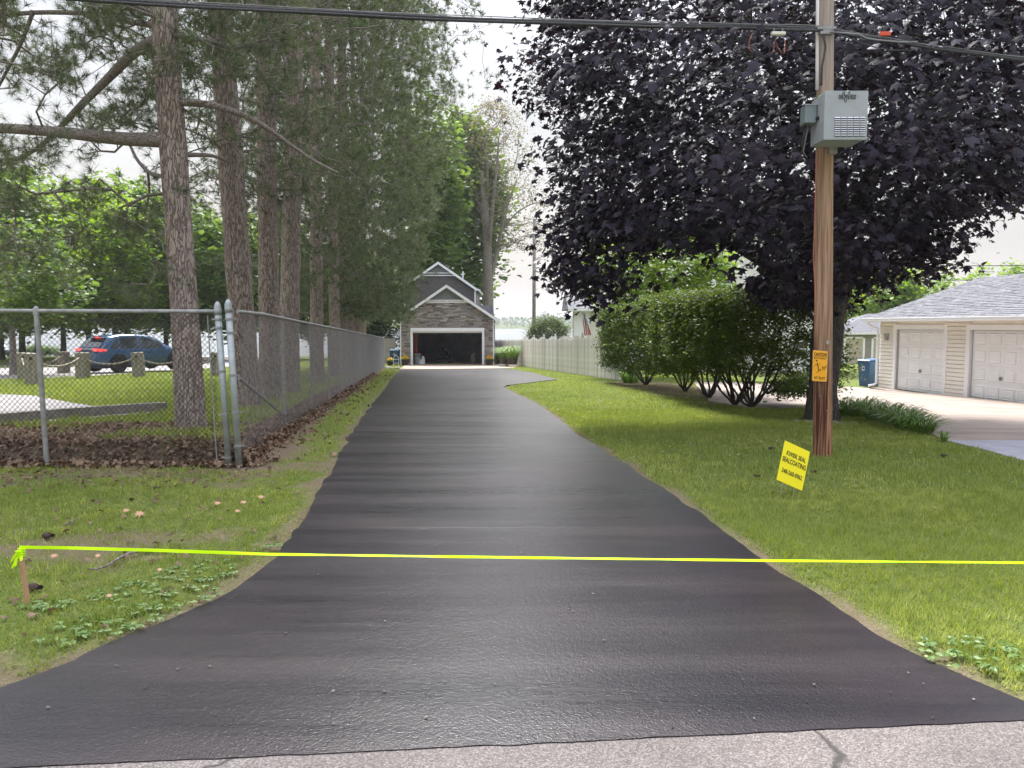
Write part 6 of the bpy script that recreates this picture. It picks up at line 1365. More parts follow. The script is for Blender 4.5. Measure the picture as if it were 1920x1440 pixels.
def tan_garage():
    Y = 64; z0 = float(g(30, Y)); a = P(1574, 680, Y); root = thing('tan_garage', (a[0], Y, z0), 'small tan garage with beige doors behind the blue cart', 'garage')
    x0 = P(1568, 650, Y)[0]; x1 = x0 + 9; ez = P(1580, 624, Y)[2]; m = MB(); m.box(((x0 + x1) / 2, Y + 3.5, (z0 - .2 + ez) / 2), (x1 - x0, 7, ez - z0 + .2)); m.build('wall', M['tan_siding'], root)
    f = MB(); z = z0
    while z < ez - .05: f.add([(x0, Y - .03, z), (x1, Y - .03, z), (x1, Y - .004, z + .12), (x0, Y - .004, z + .12)], [(0, 1, 2, 3)]); z += .12
    f.build('siding', M['tan_siding'], root)['kind'] = 'stuff'
    for pa, pb in ((1583, 1619), (1635, 1665)):
        xa, xb = P(pa, 650, Y)[0], P(pb, 650, Y)[0]; zt = P(pa, 634, Y)[2]; f = MB(); f.box((xa, Y - .06, (z0 + zt) / 2), (.16, .08, zt - z0)); f.box((xb, Y - .06, (z0 + zt) / 2), (.16, .08, zt - z0)); f.box(((xa + xb) / 2, Y - .06, zt + .04), (xb - xa - .17, .08, .14)); f.build('door_frame', M['white'], root)
        f = MB(); n = 4
        for k in range(n): f.box(((xa + xb) / 2, Y - .05, z0 + (k + .5) * (zt - z0) / n), (xb - xa - .16, .04, (zt - z0) / n - .02))
        f.build('garage_door', M['beige_door'], root)
    rz = P(1628, 588, Y + 3.5)[2]; f = MB(); xr = P(1628, 588, Y + 3.5)[0]
    f.add([(x0 - .4, Y - .4, ez), (x1 + 1, Y - .4, ez), (x1 + 1, Y + 3.5, rz), (xr, Y + 3.5, rz), (x0 - .4, Y + 7.4, ez), (x1 + 1, Y + 7.4, ez)], [(0, 1, 2, 3), (0, 3, 4), (3, 2, 5, 4)]); f.build('roof', M['shingle'], root)
    f = MB(); f.box(((x0 + x1) / 2, Y - .42, ez - .06), (x1 - x0 + .9, .1, .16)); f.build('gutter', M['siding_w'], root)
tan_garage()
# white house behind hedge
def white_house():
    Y = 44.0; zb = float(g(9, Y)) - .1; x0 = P(1074, 600, Y)[0]; x1 = P(1345, 500, Y)[0]; x2 = x1 + 6.5
    root = thing('white_house', (x0, Y, zb), 'white-sided house behind the hedge with a low wing and taller block', 'house')
    ez = P(1100, 580, Y)[2]; m = MB(); m.box(((x0 + .9 + x1) / 2, Y + 2.5, (zb + ez) / 2), (x1 - x0 - .9, 5, ez - zb)); m.box((x0 + .1, Y + .1, (zb + ez) / 2), (.2, .2, ez - zb)); m.build('wing_wall', M['siding'], root)
    H2 = P(1345, 430, Y)[2]; m = MB(); m.box(((x1 + x2) / 2, Y + 2.2, (zb + H2) / 2), (x2 - x1, 6, H2 - zb)); m.build('tall_wall', M['siding_w'], root)
    f = MB()
    z = zb + .5
    while z < ez - .1: f.add([(x0 + .9, Y - .03, z), (x1 - .05, Y - .03, z), (x1 - .05, Y - .004, z + .16), (x0 + .9, Y - .004, z + .16)], [(0, 1, 2, 3)], 0); z += .16
    z = zb + .5
    while z < H2 - .2: f.add([(x1, Y - .83, z), (x2, Y - .83, z), (x2, Y - .804, z + .18), (x1, Y - .804, z + .18)], [(0, 1, 2, 3)], 1); z += .18
    f.build('siding', [M['siding'], M['siding_w']], root)['kind'] = 'stuff'
    f = MB(); f.prism([(x0 - .3, Y - .5, ez), (x0 - .3, Y + 2.6, ez + 1.1), (x0 - .3, Y + 5.4, ez)], (x1 - x0 + .25, 0, 0)); f.build('wing_roof', M['shingle'], root)
    f = MB(); f.box(((x0 + x1) / 2 - .15, Y - .53, ez - .03), (x1 - x0 + .3, .1, .16)); f.build('gutter', M['white'], root)
    f = MB(); f.prism([(x1 - .4, Y - 1.2, H2), ((x1 + x2) / 2, Y - 1.2, H2 + 2.4), (x2 + .4, Y - 1.2, H2)], (0, 7, 0)); f.build('tall_roof', M['shingle'], root)
    def window(xa, xb, za, zt, yy):
        f = MB(); f.box(((xa + xb) / 2, yy, (za + zt) / 2), (xb - xa + .16, .06, zt - za + .16)); w = f.build('window', M['white'], root); p = MB(); p.box(((xa + xb) / 2, yy - .035, (za + (za + zt) / 2 - .02) / 2), (xb - xa, .03, (zt - za) / 2 - .06)); p.build('pane', M['glass'], w); p = MB(); p.box(((xa + xb) / 2, yy - .035, (zt + (za + zt) / 2 + .02) / 2), (xb - xa, .03, (zt - za) / 2 - .06)); p.build('pane', M['glass'], w)
    a = P(1127, 590, Y); b = P(1134, 620, Y); window(a[0], b[0], b[2] - .3, a[2], Y - .05)
    for (xa, ya, xb, yb) in ((1347, 505, 1356, 560), (1358, 505, 1368, 560), (1328, 480, 1344, 520), (1478, 640, 1492, 668), (1496, 640, 1512, 668)):
        p, q = P(xa, ya, Y - .8), P(xb, yb, Y - .8)
        if xa > 1340: window(p[0], q[0], q[2], p[2], Y - .86)
    f = MB(); p = P(1091, 620, Y); f.box((p[0], Y - .06, (zb + ez) / 2 + .3), (.9, .06, ez - zb - .5)); f.build('porch_door', M['white'], root)
white_house()
# flag
def flag():
    Y = 38; a, b = P(1093, 584, Y), P(1088, 640, Y); root = thing('flag', b, 'draped American flag on a short pole above the picket fence', 'flag')
    m = MB(); m.tube([(a[0], Y, a[2]), (b[0], Y, b[2] - .9)], .014, 6); m.build('pole', M['white'], root)
    nx, nz = 14, 13; W_, H_ = .34, 1.15; m = MB(); vs = []
    for j in range(nz + 1):
        for i in range(nx + 1):
            u, v = i / nx, j / nz; x = a[0] - .05 + u * W_ * (.45 + .55 * v) + .14 * v * (1 - .0); vs.append((x, Y - .03 + .06 * math.sin(u * 14 + v * 3), a[2] - .06 - v * H_ + .05 * math.sin(u * 6)))
    for j in range(nz):
        for i in range(nx):
            q = j * (nx + 1) + i; u = i / nx; v = j / nz
            blue = v < .5 and u > .30; k = 2 if (blue and (i + j) % 3) else (1 if blue else (0 if i % 4 < 2 else 1)); m.add([vs[q], vs[q + 1], vs[q + nx + 2], vs[q + nx + 1]], [(0, 1, 2, 3)], k)
    m.build('cloth', [M['flagred'], M['flagwhite'], M['flagblue']], root)
flag()

# ------------------------------------------------------------------ utility pole and what hangs on it
PY = 9.55; pb = P(1543, 857, PY); pt = P(1551, -420, PY)
root = thing('utility_pole', (pb[0], PY, 0), 'wooden utility pole in the lawn, reddish-brown at its foot', 'pole')
pts = [np.array([pb[0], PY, -.3]) * (1 - s) + pt * s for s in (0, .12, .25, .4, .6, .8, 1)]
V, Fs = trunk_tube(pts, [.118, .112, .108, .104, .098, .092, .085], 24, .018, 2, 0, 10); arr_mesh('shaft', V, Fs, [M['pole']], root, smooth=True)
def ppx(y): return 1543 + (1549 - 1543) * (857 - y) / 857
m = MB(); m.tube([P(ppx(y) - 15 - 1, y, PY - .06) for y in (-60, 40, 130, 168)], .02, 8); m.build('conduit', M['siding_w'], root, smooth=True)
m = MB(); m.tube([P(x, y, PY - .13) for x, y in ((1536, 55), (1545, 70), (1548, 88), (1544, 110), (1541, 125), (1540, 160))], .012, 6); m.build('drop_cable', M['cable'], root, smooth=True)
m = MB(); m.tube([P(x, y, PY - .13) for x, y in ((1531, 285), (1529, 350), (1527, 430), (1525, 480), (1527, 520), (1529, 560), (1530, 600), (1530, 655))], .0055, 6); m.build('ground_wire', M['orangewire'], root, smooth=True)
m = MB(); m.box(P(1549, 53, PY - .13), (.22, .05, .03)); m.box(P(1549, 60, PY - .12), (.16, .06, .06)); [m.tube([P(x, 50, PY - .14), P(x, 46, PY - .14)], .008, 6) for x in (1543, 1550, 1557, 1562)]; m.build('cable_bracket', M['galvrail'], root)
m = MB(); c = P(1560, 282, PY - .1); m.box(c, (.10, .08, .09)); m.build('lower_bracket', M['galvrail'], root)
for hx, hz in ((1549, 640), (1536, 610), (1541, 560), (1553, 500), (1538, 742), (1550, 770), (1545, 425)):
    m = MB(); m.lathe(P(hx, hz, PY - .115), [(.005, 0), (.006, .006), (.002, .008)], 6, axis=Matrix.Rotation(R(90), 3, 'X')); m.build('nail', M['galvrail'], root)
m = MB(); m.box(P(1552, 642, PY - .118), (.035, .003, .045)); m.build('inspection_tag', M['galv'], root)
# cabinet
def cabinet():
    Yf, Yb = 8.98, 9.40; fl, fr = P(1546, 200, Yf)[0], P(1627.5, 200, Yf)[0]; zt, zb = P(1590, 170, Yf)[2], P(1590, 262, Yf)[2]
    root = thing('power_cabinet', ((fl + fr) / 2, Yb, zb), 'grey louvred cabinet lettered alpha mounted high on the utility pole', 'cabinet'); cx, cz = (fl + fr) / 2, (zt + zb) / 2
    m = MB(); m.box((cx, (Yf + Yb) / 2 + .02, cz), (fr - fl - .02, Yb - Yf - .04, zt - zb - .02)); m.build('case', M['cab'], root, bevel=.006)
    m = MB(); m.box((cx, Yf + .01, cz), (fr - fl, .02, zt - zb)); d = m.build('door', M['cab'], root, bevel=.004)
    lo = MB(); sh = MB(); px0, pxw = 1565, 11.75
    for c in range(5):
        for r_ in range(9):
            p = P(px0 + c * pxw + 4.8, 221.2 + r_ * 4.12, Yf - .0); w = 9.4 / F * Yf
            lo.add([(p[0] - w / 2, Yf - .001, p[2] + .011), (p[0] + w / 2, Yf - .001, p[2] + .011), (p[0] + w / 2, Yf - .016, p[2] - .003), (p[0] - w / 2, Yf - .016, p[2] - .003)], [(0, 1, 2, 3)]); sh.box((p[0], Yf - .002, p[2] - .007), (w, .004, .008))
    lo.build('louvers', M['white'], root)['kind'] = 'stuff'; sh.build('vent_slots', M['cabdark'], root)['kind'] = 'stuff'
    # outlined lower-case lettering "alpha"
    Z = lambda x, y: P(1480 + x / 9, 140 + y / 9, Yf); lg = MB()
    S = [[(838, 345), (905, 345)], [(838, 345), (838, 410), (932, 410)], [(858, 362), (890, 362), (890, 408)], [(858, 362), (858, 388), (875, 388), (875, 372)], [(903, 345), (903, 290), (927, 290), (927, 345)], [(905, 345), (905, 408)],
         [(932, 460), (932, 345), (927, 345)], [(932, 460), (960, 460), (960, 410)], [(927, 345), (990, 345)], [(945, 362), (975, 362), (975, 388), (945, 388), (945, 362)], [(960, 410), (1020, 410)], [(992, 408), (992, 290), (1020, 290), (1020, 345)], [(1018, 362), (1036, 362), (1036, 408)], [(1006, 362), (1006, 408)],
         [(1020, 345), (1130, 345)], [(1042, 362), (1092, 362), (1092, 408)], [(1042, 362), (1042, 408)], [(1062, 380), (1062, 395), (1078, 395), (1078, 376)], [(1042, 410), (1115, 410), (1115, 345)]]
    for pl in S:
        for i in range(len(pl) - 1):
            a, b = Z(*pl[i]), Z(*pl[i + 1]); a[1] = b[1] = Yf - .003; lg.beam(a, b, .004 if abs(a[0] - b[0]) < .001 else .004, .0048)
    lg.build('logo', M['ink'], root)
    m = MB(); p = P(1541, 184, 9.2); m.lathe(p, [(.02, 0), (.02, .03), (.005, .045)], 10, axis=Matrix.Rotation(R(-60), 3, 'Y')); m.build('status_lamp', M['cabinet_green'], root, smooth=True)
    # meter box on the left cheek
    a = P(1507, 200, 9.25)[0]; b = P(1529, 200, 9.25)[0]; t, u = P(1518, 193, 9.15)[2], P(1518, 228, 9.15)[2]
    r2 = thing('meter_box', ((a + b) / 2, 9.3, u), 'small dark grey switch box fixed to the left side of the alpha cabinet', 'box')
    m = MB(); m.box(((a + b) / 2, 9.28, (t + u) / 2), (b - a, .16, t - u)); m.build('case', M['meter'], r2, bevel=.006)
    m = MB(); m.add([(a - .01, 9.19, t - .012), (b + .005, 9.19, t - .012), (b + .005, 9.38, t + .03), (a - .01, 9.38, t + .03), (a - .01, 9.19, t), (b + .005, 9.19, t)], [(0, 1, 2, 3), (0, 1, 5, 4), (4, 5, 2, 3)]); m.build('lid', M['cab'], r2)
    m = MB(); m.box((b + .005, 9.17, u + .045), (.05, .035, .035)); m.build('lever', M['black'], r2, bevel=.006)
    for dx in (0, .03):
        m = MB(); m.tube([((a + b) / 2 - .02 + dx, 9.3, u), ((a + b) / 2 - .04 + dx, 9.32, u - .16), ((a + b) / 2 - .035 + dx * .5, 9.36, u - .30), ((a + b) / 2 + .05, 9.42, u - .36)], .009, 6); m.build('hose', M['cablegrey'] if dx else M['cable'], r2, smooth=True)
cabinet()
def text_mesh(s, size, bold=.0, align='CENTER'):
    c = bpy.data.curves.new('lettering', 'FONT'); c.body = s; c.size = size; c.align_x = align; c.align_y = 'CENTER'; c.offset = bold; c.resolution_u = 3; c.extrude = 0
    o = bpy.data.objects.new('lettering', c); COL.objects.link(o); bpy.context.view_layer.update()
    me = bpy.data.meshes.new_from_object(o.evaluated_get(bpy.context.evaluated_depsgraph_get())); bpy.data.objects.remove(o); bpy.data.curves.remove(c); return me
def put_text(s, w, h, origin, U, Vv, Nn, parent, material, bold=.02, slab=True, name='lettering'):
    """text scaled to w x h metres in the plane U,V"""
    me = text_mesh(s, 1.0, bold); co = np.array([v.co[:] for v in me.vertices]); mn, mx = co.min(0), co.max(0); cc = (mn + mx) / 2
    k = np.array([w / (mx[0] - mn[0]), h / (mx[1] - mn[1])]); o0 = org(parent)
    for v in me.vertices:
        x, y = (v.co[0] - cc[0]) * k[0], (v.co[1] - cc[1]) * k[1]; v.co = Vector((origin + U * x + Vv * y + Nn * .0025 - o0))
    return link_mesh(name, me, parent, mats=[material])
def board(corners, th):
    tl, tr, br, bl = [np.array(c, float) for c in corners]; n = np.cross(tr - tl, bl - tl); n /= np.linalg.norm(n)
    if n[1] > 0: n = -n
    return tl, tr, br, bl, n
# caution sign
def caution():
    Yf = PY - .135; c = [P(1523.5, 656, Yf), P(1552, 658, Yf), P(1552.5, 716, Yf), P(1521.5, 714.5, Yf)]; tl, tr, br, bl, n = board(c, .002); U = (tr - tl); wU = np.linalg.norm(U); U /= wU; Vv = (tl - bl); hV = np.linalg.norm(Vv); Vv /= hV; ce = (tl + tr + br + bl) / 4
    root = thing('caution_sign', ce, 'orange CAUTION AT PLAY sign nailed to the utility pole', 'sign')
    def rr_(w, h, r, z, mt, nm, th=.003):
        m = MB(); pl = []
        for qx, qy, a0 in ((1, 1, 0), (-1, 1, 90), (-1, -1, 180), (1, -1, 270)):
            for k in range(4): a = R(a0 + k * 30); pl.append(ce + U * (qx * (w / 2 - r) + math.cos(a) * r) + Vv * (qy * (h / 2 - r) + math.sin(a) * r) + n * z)
        m.prism(pl, tuple(-n * th)); return m.build(nm, mt, root)
    rr_(wU, hV, .016, .0, M['signedge'], 'rim'); rr_(wU - .012, hV - .012, .012, .0015, M['orange'], 'face', .001)
    T = lambda s, w, y, h, b=.02: put_text(s, w * wU, h * hV, ce + Vv * y * hV + n * 0.0, U, Vv, n, root, M['ink'], b)
    T('CAUTION', .84, .37, .105, .035); T('BETH & HARLEY', .82, .245, .06, .012); T('AT PLAY', .74, -.385, .085, .03)
    m = MB(); a = ce - U * wU * .42 + Vv * hV * .305 + n * .004; m.beam(a, a + U * wU * .84, .002, .0022); m.build('rule', M['ink'], root)
    # running child with arms out, and a small dog
    S = [((-.20, .10), (-.16, .02), .022), ((-.16, .02), (-.08, -.10), .02), ((-.26, .05), (-.13, .03), .010), ((-.13, .03), (-.02, .07), .010), ((-.26, .05), (-.34, -.02), .008), ((-.08, -.10), (.02, -.16), .013), ((.02, -.16), (.07, -.07), .012), ((-.08, -.10), (-.12, -.20), .013), ((-.12, -.20), (-.24, -.21), .011), ((-.40, -.02), (-.43, -.08), .006),
         ((.17, -.03), (.32, -.05), .022), ((.32, -.05), (.38, -.0), .016), ((.18, -.05), (.15, -.12), .008), ((.30, -.06), (.33, -.13), .008), ((.24, -.06), (.25, -.13), .008), ((.16, -.02), (.12, .03), .006)]
    m = MB()
    for a, b, w in S: m.beam(ce + U * a[0] * wU + Vv * a[1] * hV + n * .004, ce + U * b[0] * wU + Vv * b[1] * hV + n * .004, w * .30, w * .30)
    for x, y, r_ in ((-.23, .165, .028), (.40, .01, .018)):
        pl = [ce + U * (x * wU + math.cos(k * .7854) * r_ * .35) + Vv * (y * hV + math.sin(k * .7854) * r_ * .35) + n * .004 for k in range(8)]; m.prism(pl, tuple(-n * .002))
    m.build('pictogram', M['ink'], root)
    m = MB(); [m.lathe(ce + Vv * hV * s + n * .002, [(.004, 0), (.003, .002)], 8) for s in (.465, -.465)]; m.build('nail', M['galvrail'], root)
caution()
# yellow yard sign
def yard_sign():
    k = 7.35 / F; Y0 = 7.35; c0 = P(1488, 873, Y0)
    d = np.array([-23.0, -26, -70.]) * k; a = np.array([55.5, 19, -24.3]) * k   # down and across in place units (x, depth, up)
    a = a - d * np.dot(a, d) / np.dot(d, d)
    tl = c0 - d / 2 - a / 2; root_z = c0; U = a / np.linalg.norm(a); Vv = -d / np.linalg.norm(d); n = np.cross(U, Vv); n = n / np.linalg.norm(n); n = -n if n[1] > 0 else n; w, h = np.linalg.norm(a), np.linalg.norm(d)
    root = thing('yard_sign', (c0[0], c0[1], 0), 'tilted yellow KWIEK SEAL SEALCOATING sign stuck in the lawn', 'sign')
    m = MB(); m.prism([c0 + U * sx * w / 2 + Vv * sy * h / 2 for sx, sy in ((-1, -1), (1, -1), (1, 1), (-1, 1))], tuple(-n * .004)); m.build('panel', M['yellow'], root)
    for s in (-.25, .25):
        p = c0 + U * w * s - Vv * h * .2 - n * .006; q = c0 + U * w * s - Vv * (h * .5 + .20) - n * .006; m = MB(); m.tube([p, q], .0022, 5); m.build('wire_leg', M['galvrail'], root)
    put_text('KWIEK SEAL', w * .76, h * .115, c0 + Vv * h * .235 + U * w * .03, U, Vv, n, root, M['ink'], .02); put_text('SEALCOATING', w * .92, h * .125, c0 + Vv * h * .06 + U * 0, U, Vv, n, root, M['ink'], .02); put_text('248-260-0962', w * .80, h * .115, c0 - Vv * h * .215 + U * w * .0, U, Vv, n, root, M['ink'], .02)
yard_sign()
# cables
def cable_bundle():
    L = [(-420, -28, 9.2), (0, -12, 9.25), (250, 5, 9.3), (650, 27, 9.3), (960, 41, 9.35), (1250, 48.5, 9.38), (1430, 52, 9.4), (1542, 56, 9.42)]
    Rr = [(1556, 56, 9.42), (1600, 66, 9.4), (1640, 72, 9.4), (1700, 82, 9.4), (1800, 97, 9.4), (1920, 112, 9.4), (2300, 150, 9.4)]
    for nm, pts, lab, dy in (('overhead_cable', L, 'thick lashed black cable bundle spanning from the left to the pole', 1), ('overhead_cable', Rr, 'cable bundle leaving the pole to the right through the maple', .7)):
        base = P(*pts[0]); root = thing(nm, base, lab, 'cable', 'overhead cables at the utility pole'); dense = []
        for i in range(len(pts) - 1):
            for s in np.linspace(0, 1, 6)[:-1]: dense.append(P(*pts[i]) * (1 - s) + P(*pts[i + 1]) * s)
        dense.append(P(*pts[-1])); dense = np.array(dense)
        for _ in range(6): dense[1:-1] = (dense[:-2] + 2 * dense[1:-1] + dense[2:]) / 4
        for j, (oy, oz, r_) in enumerate(((0, .016, .020), (-.012, -.012, .015), (.02, -.010, .013), (-.01, .04, .006))):
            m = MB(); m.tube([q + [0, oy * dy, oz * dy + .004 * math.sin(i * .9 + j)] for i, q in enumerate(dense)], r_ * dy, 8); m.build('strand', M['cable'] if j != 3 else M['cablegrey'], root, smooth=True)
cable_bundle()
def cable(name, pts, r_, mt, label, cat_='cable', group='overhead cables at the utility pole'):
    p = [P(*q) for q in pts]; m = MB(); m.tube(p, r_, 6); tag(m.build(name, mt, None, p[0], smooth=True), label, cat_, group)
cable('splice_loop', [(1556, 60, 9.4), (1610, 64, 9.3), (1625, 72, 9.3), (1645, 75, 9.3), (1690, 79, 9.3), (1720, 78, 9.35)], .009, M['cablegrey'], 'pale grey loop of cable right of the pole under the red tag')
cable('splice_loop', [(1560, 60, 9.4), (1615, 80, 9.3), (1645, 90, 9.3), (1670, 94, 9.3), (1710, 94, 9.4)], .006, M['cable'], 'thin dark cable loop sagging right of the pole')
cable('hanging_wire', [(1411, 62, 9.38), (1405, 76, 9.38), (1404, 88, 9.38), (1407, 95, 9.38), (1411, 97, 9.38)], .004, M['orangewire'], 'short orange wire hanging from the cables, hooked at its end', 'wire', 'orange wires hanging under the cable bundle')
cable('hanging_wire', [(1445, 101, 9.38), (1450, 95, 9.38), (1454, 72, 9.38), (1458, 88, 9.38), (1466, 99, 9.38), (1471, 100, 9.38), (1472, 76, 9.38)], .004, M['orangewire'], 'W-shaped orange wire hanging left of the pole', 'wire', 'orange wires hanging under the cable bundle')
p = P(1459, 63, 9.36); r = thing('splice_case', p, 'pale grey splice case slung under the cables left of the pole', 'splice case'); m = MB(); m.box(p, (.17, .05, .04)); m.build('case', M['siding'], r, bevel=.01); m = MB(); m.box(p + [-.05, 0, .035], (.012, .02, .05)); m.box(p + [.05, 0, .035], (.012, .02, .05)); m.build('hanger', M['cablegrey'], r)
p = P(1660, 63, 9.33); r = thing('cable_tag', p, 'bright red tag clipped on the cable right of the pole', 'tag'); m = MB(); m.box(p, (.125, .02, .045)); m.build('plate', M['redtag'], r, bevel=.006); m = MB(); m.box(p + [0, -.012, .004], (.07, .003, .008)); m.build('slot', M['orangewire'], r)
def farline(y0_, y1_, Y, lab):
    a, b = P(1500, y0_, Y), P(2100, y1_, Y); m = MB(); m.tube([a * (1 - s) + b * s - np.array([0, 0, .5 * 4 * s * (1 - s) * .6]) for s in np.linspace(0, 1, 12)], .03, 5); tag(m.build('distant_power_line', M['cable'], None, a), lab, 'power line', 'distant power lines over the garages')
farline(490, 492, 60, 'upper distant wire crossing the sky above the white garage'); farline(516, 520, 60, 'lower distant wire just above the white garage roof')
p = P(1001, 600, 64); zb = float(g(p[0], 64)); r = thing('far_pole', (p[0], 64, zb), 'tall plain grey pole standing behind the picket fence before the lake', 'pole'); m = MB(); t = P(1002, 412, 64); m.tube([(p[0], 64, zb - .2), (t[0], 64, t[2])], [.17, .13], 12); m.build('shaft', M['grey_bark'], r, smooth=True); m = MB(); m.lathe((t[0], 64, t[2]), [(.14, 0), (.13, .05), (.03, .09)], 10); m.build('cap', M['curb'], r)
cable('service_wire', [(1002, 428, 64), (1040, 436, 60), (1090, 440, 54), (1180, 470, 46)], .02, M['cable'], 'thin wire running from the far pole to the white house', 'cable', None)

# ------------------------------------------------------------------ stake, tape, twigs
sb = G(54, 1134); st = P(38, 1030, sb[1] - .0)
root = thing('wood_stake', sb, 'short wooden lath stake in the grass holding the neon tape', 'stake'); m = MB(); m.beam(sb + [0, 0, -.08], st + [0, 0, .008], .034, .014); m.build('lath', M['stakewood'], root, bevel=.002)
ty = sb[1] - .03
def tape():
    ctl = [(36, 1026, ty, .036, 0), (120, 1027, ty + .02, .034, .1), (300, 1032, ty + .06, .030, .5), (500, 1039, ty + .10, .020, .9), (800, 1043, ty + .16, .016, 1.1), (1100, 1047, ty + .22, .017, 1.0), (1440, 1051, ty + .3, .015, 1.1), (1920, 1055, ty + .4, .016, 1.1), (2300, 1056, ty + .5, .016, 1.1)]
    m = MB(); vs = []; n = 90; xs = np.linspace(36, 2300, n); I = lambda k, x: float(np.interp(x, [c[0] for c in ctl], [c[k] for c in ctl]))
    for x in xs:
        p = P(x, I(1, x), I(2, x)); w = .0185; tw = I(4, x) + .22 * math.sin(x * .012) + .15 * math.sin(x * .041 + 1); v = np.array([0, math.sin(tw), math.cos(tw)]) * w / 2; vs += [tuple(p + v), tuple(p - v)]
    m.add(vs, [(2 * i, 2 * i + 1, 2 * i + 3, 2 * i + 2) for i in range(n - 1)]); p0 = P(36, 1026, ty); root = thing('barrier_tape', p0, 'neon yellow-green tape stretched low across the whole driveway', 'tape'); o = m.build('ribbon', M['tape'], root); s = o.modifiers.new('s', 'SOLIDIFY'); s.thickness = .0006
    k = MB(); kb = P(38, 1034, ty - .01); rr = random.Random(4)
    for j in range(4):
        pl = [kb + [(-.02 if i % 2 else .02), (.014 if (i // 2) % 2 else -.014), -.012 * j + .004 * i] for i in range(5)]; k.tube(pl, .0045, 5)
    for j in range(5):
        a = kb + [rr.uniform(-.02, .02), -.02, -.01 * j]; b_ = a + [rr.uniform(-.025, .015), -.01, rr.uniform(-.06, -.015)]; w = np.array([.007, .003, .004]); k.add([a - w, a + w, b_ + w, b_ - w], [(0, 1, 2, 3)])
    k.build('knot', M['tape'], root)
tape()
def twig(pts, r_, label, name='fallen_twig'):
    p = [G(*q) + np.array([0, 0, .03]) for q in pts]; m = MB(); m.tube(p, [r_ * (1 - .5 * i / (len(p) - 1)) for i in range(len(p))], 6); tag(m.build(name, M['dead_bark'], None, p[0], smooth=True), label, 'twig', 'fallen twigs on the left lawn')
twig([(284, 1037), (262, 1040), (240, 1046), (220, 1056), (205, 1067), (180, 1076), (165, 1074)], .012, 'curved fallen stick lying just below the neon tape')
twig([(108, 898), (130, 896), (170, 899)], .008, 'straight fallen stick near the leaf litter by the fence')
twig([(120, 992), (135, 984), (146, 978)], .008, 'short fallen stick above the stake')
twig([(445, 909), (452, 905), (460, 903)], .006, 'tiny twig on the grass right of the grey corner posts')
def oak_leaf(x, y, s, label, spin):
    p = G(x, y) + np.array([0, 0, .045]); A = frames(np.array([[.2, -.35, 1.]]), np.array([spin])); V, Fs = scatter(MAPLE_T, MAPLE_F, p[None], A, [s * .68]); o = arr_mesh('dry_leaf', V, Fs, [M['dryleaf']], None, loc=p, tint=np.full(len(V), .8)); tag(o, label, 'leaf', 'single dry leaves on the left lawn')
M['dryleaf'] = leafmat('tan_oak_leaf', (.40, .22, .13), (.55, .33, .21), .1, .7, (1, .9, .7), .2)
for (x, y, s, lab, sp) in [(457, 950, .085, 'tan dry leaf pointing left, nearer one of the pair right on the lawn', 1.2), (490, 940, .09, 'tan dry leaf farthest right of the group near the driveway', 2.5), (408, 952, .09, 'long curled dry leaf left of the nearer pair', .4), (446, 967, .07, 'dry leaf lying below the pair of tan leaves', 2), (262, 972, .13, 'broad brown dead leaf in the worn patch mid lawn', 2.2), (237, 966, .09, 'crumpled brown leaf next to the broad dead leaf', .2), (184, 1053, .06, 'small pale leaf just under the tape left of the stick', .9), (102, 1053, .07, 'pinkish dry leaf right of the wooden stake', 2.9), (205, 1130, .05, 'small orange leaf among the broad weeds', 1.9), (300, 1080, .05, 'small dead leaf below the curved stick tip', 1), (1752, 960, .05, 'dead leaf on the right lawn under the yellow sign', .5)]: oak_leaf(x, y, s, lab, sp)
def cone(x, y, s, lab):
    p = G(x, y) + np.array([0, 0, .02]); V = []; n = 60; i = np.arange(n); z = i / n; r_ = .5 * np.sin(np.clip(z * 1.05 + .12, 0, 1) * 3.14) * .9; a = i * 2.4; pos = np.stack([z - .5, np.cos(a) * r_ * .7, np.sin(a) * r_ * .7 + .2], 1) * s + p; A = frames(np.stack([0 * a + .5, np.cos(a), np.sin(a)], 1), a); V, Fs = scatter(CLUMP_T, CLUMP_F, pos, A, np.full(n, s * .42)); o = arr_mesh('pine_cone', V, Fs, [M['conem']], None, loc=p, tint=np.repeat(rng.random(n), 6)); tag(o, lab, 'pine cone', 'pine cones on the lawns')
M['conem'] = leafmat('cone_scale', (.04, .025, .02), (.10, .07, .055), 0, .8)
for x, y, s, lab in [(67, 1111, .07, 'pine cone just right of the wooden stake'), (92, 1012, .07, 'dark pine cone above the left end of the tape'), (294, 920, .05, 'pine cone on the upper left lawn'), (1447, 845, .06, 'dark lump on the right lawn left of the yellow sign'), (1526, 889, .05, 'dark lump on the lawn between yellow sign and pole'), (1420, 897, .05, 'dark lump on the lawn left below the yellow sign'), (1770, 859, .06, 'dark lump on the far right lawn')]: cone(x, y, s, lab)

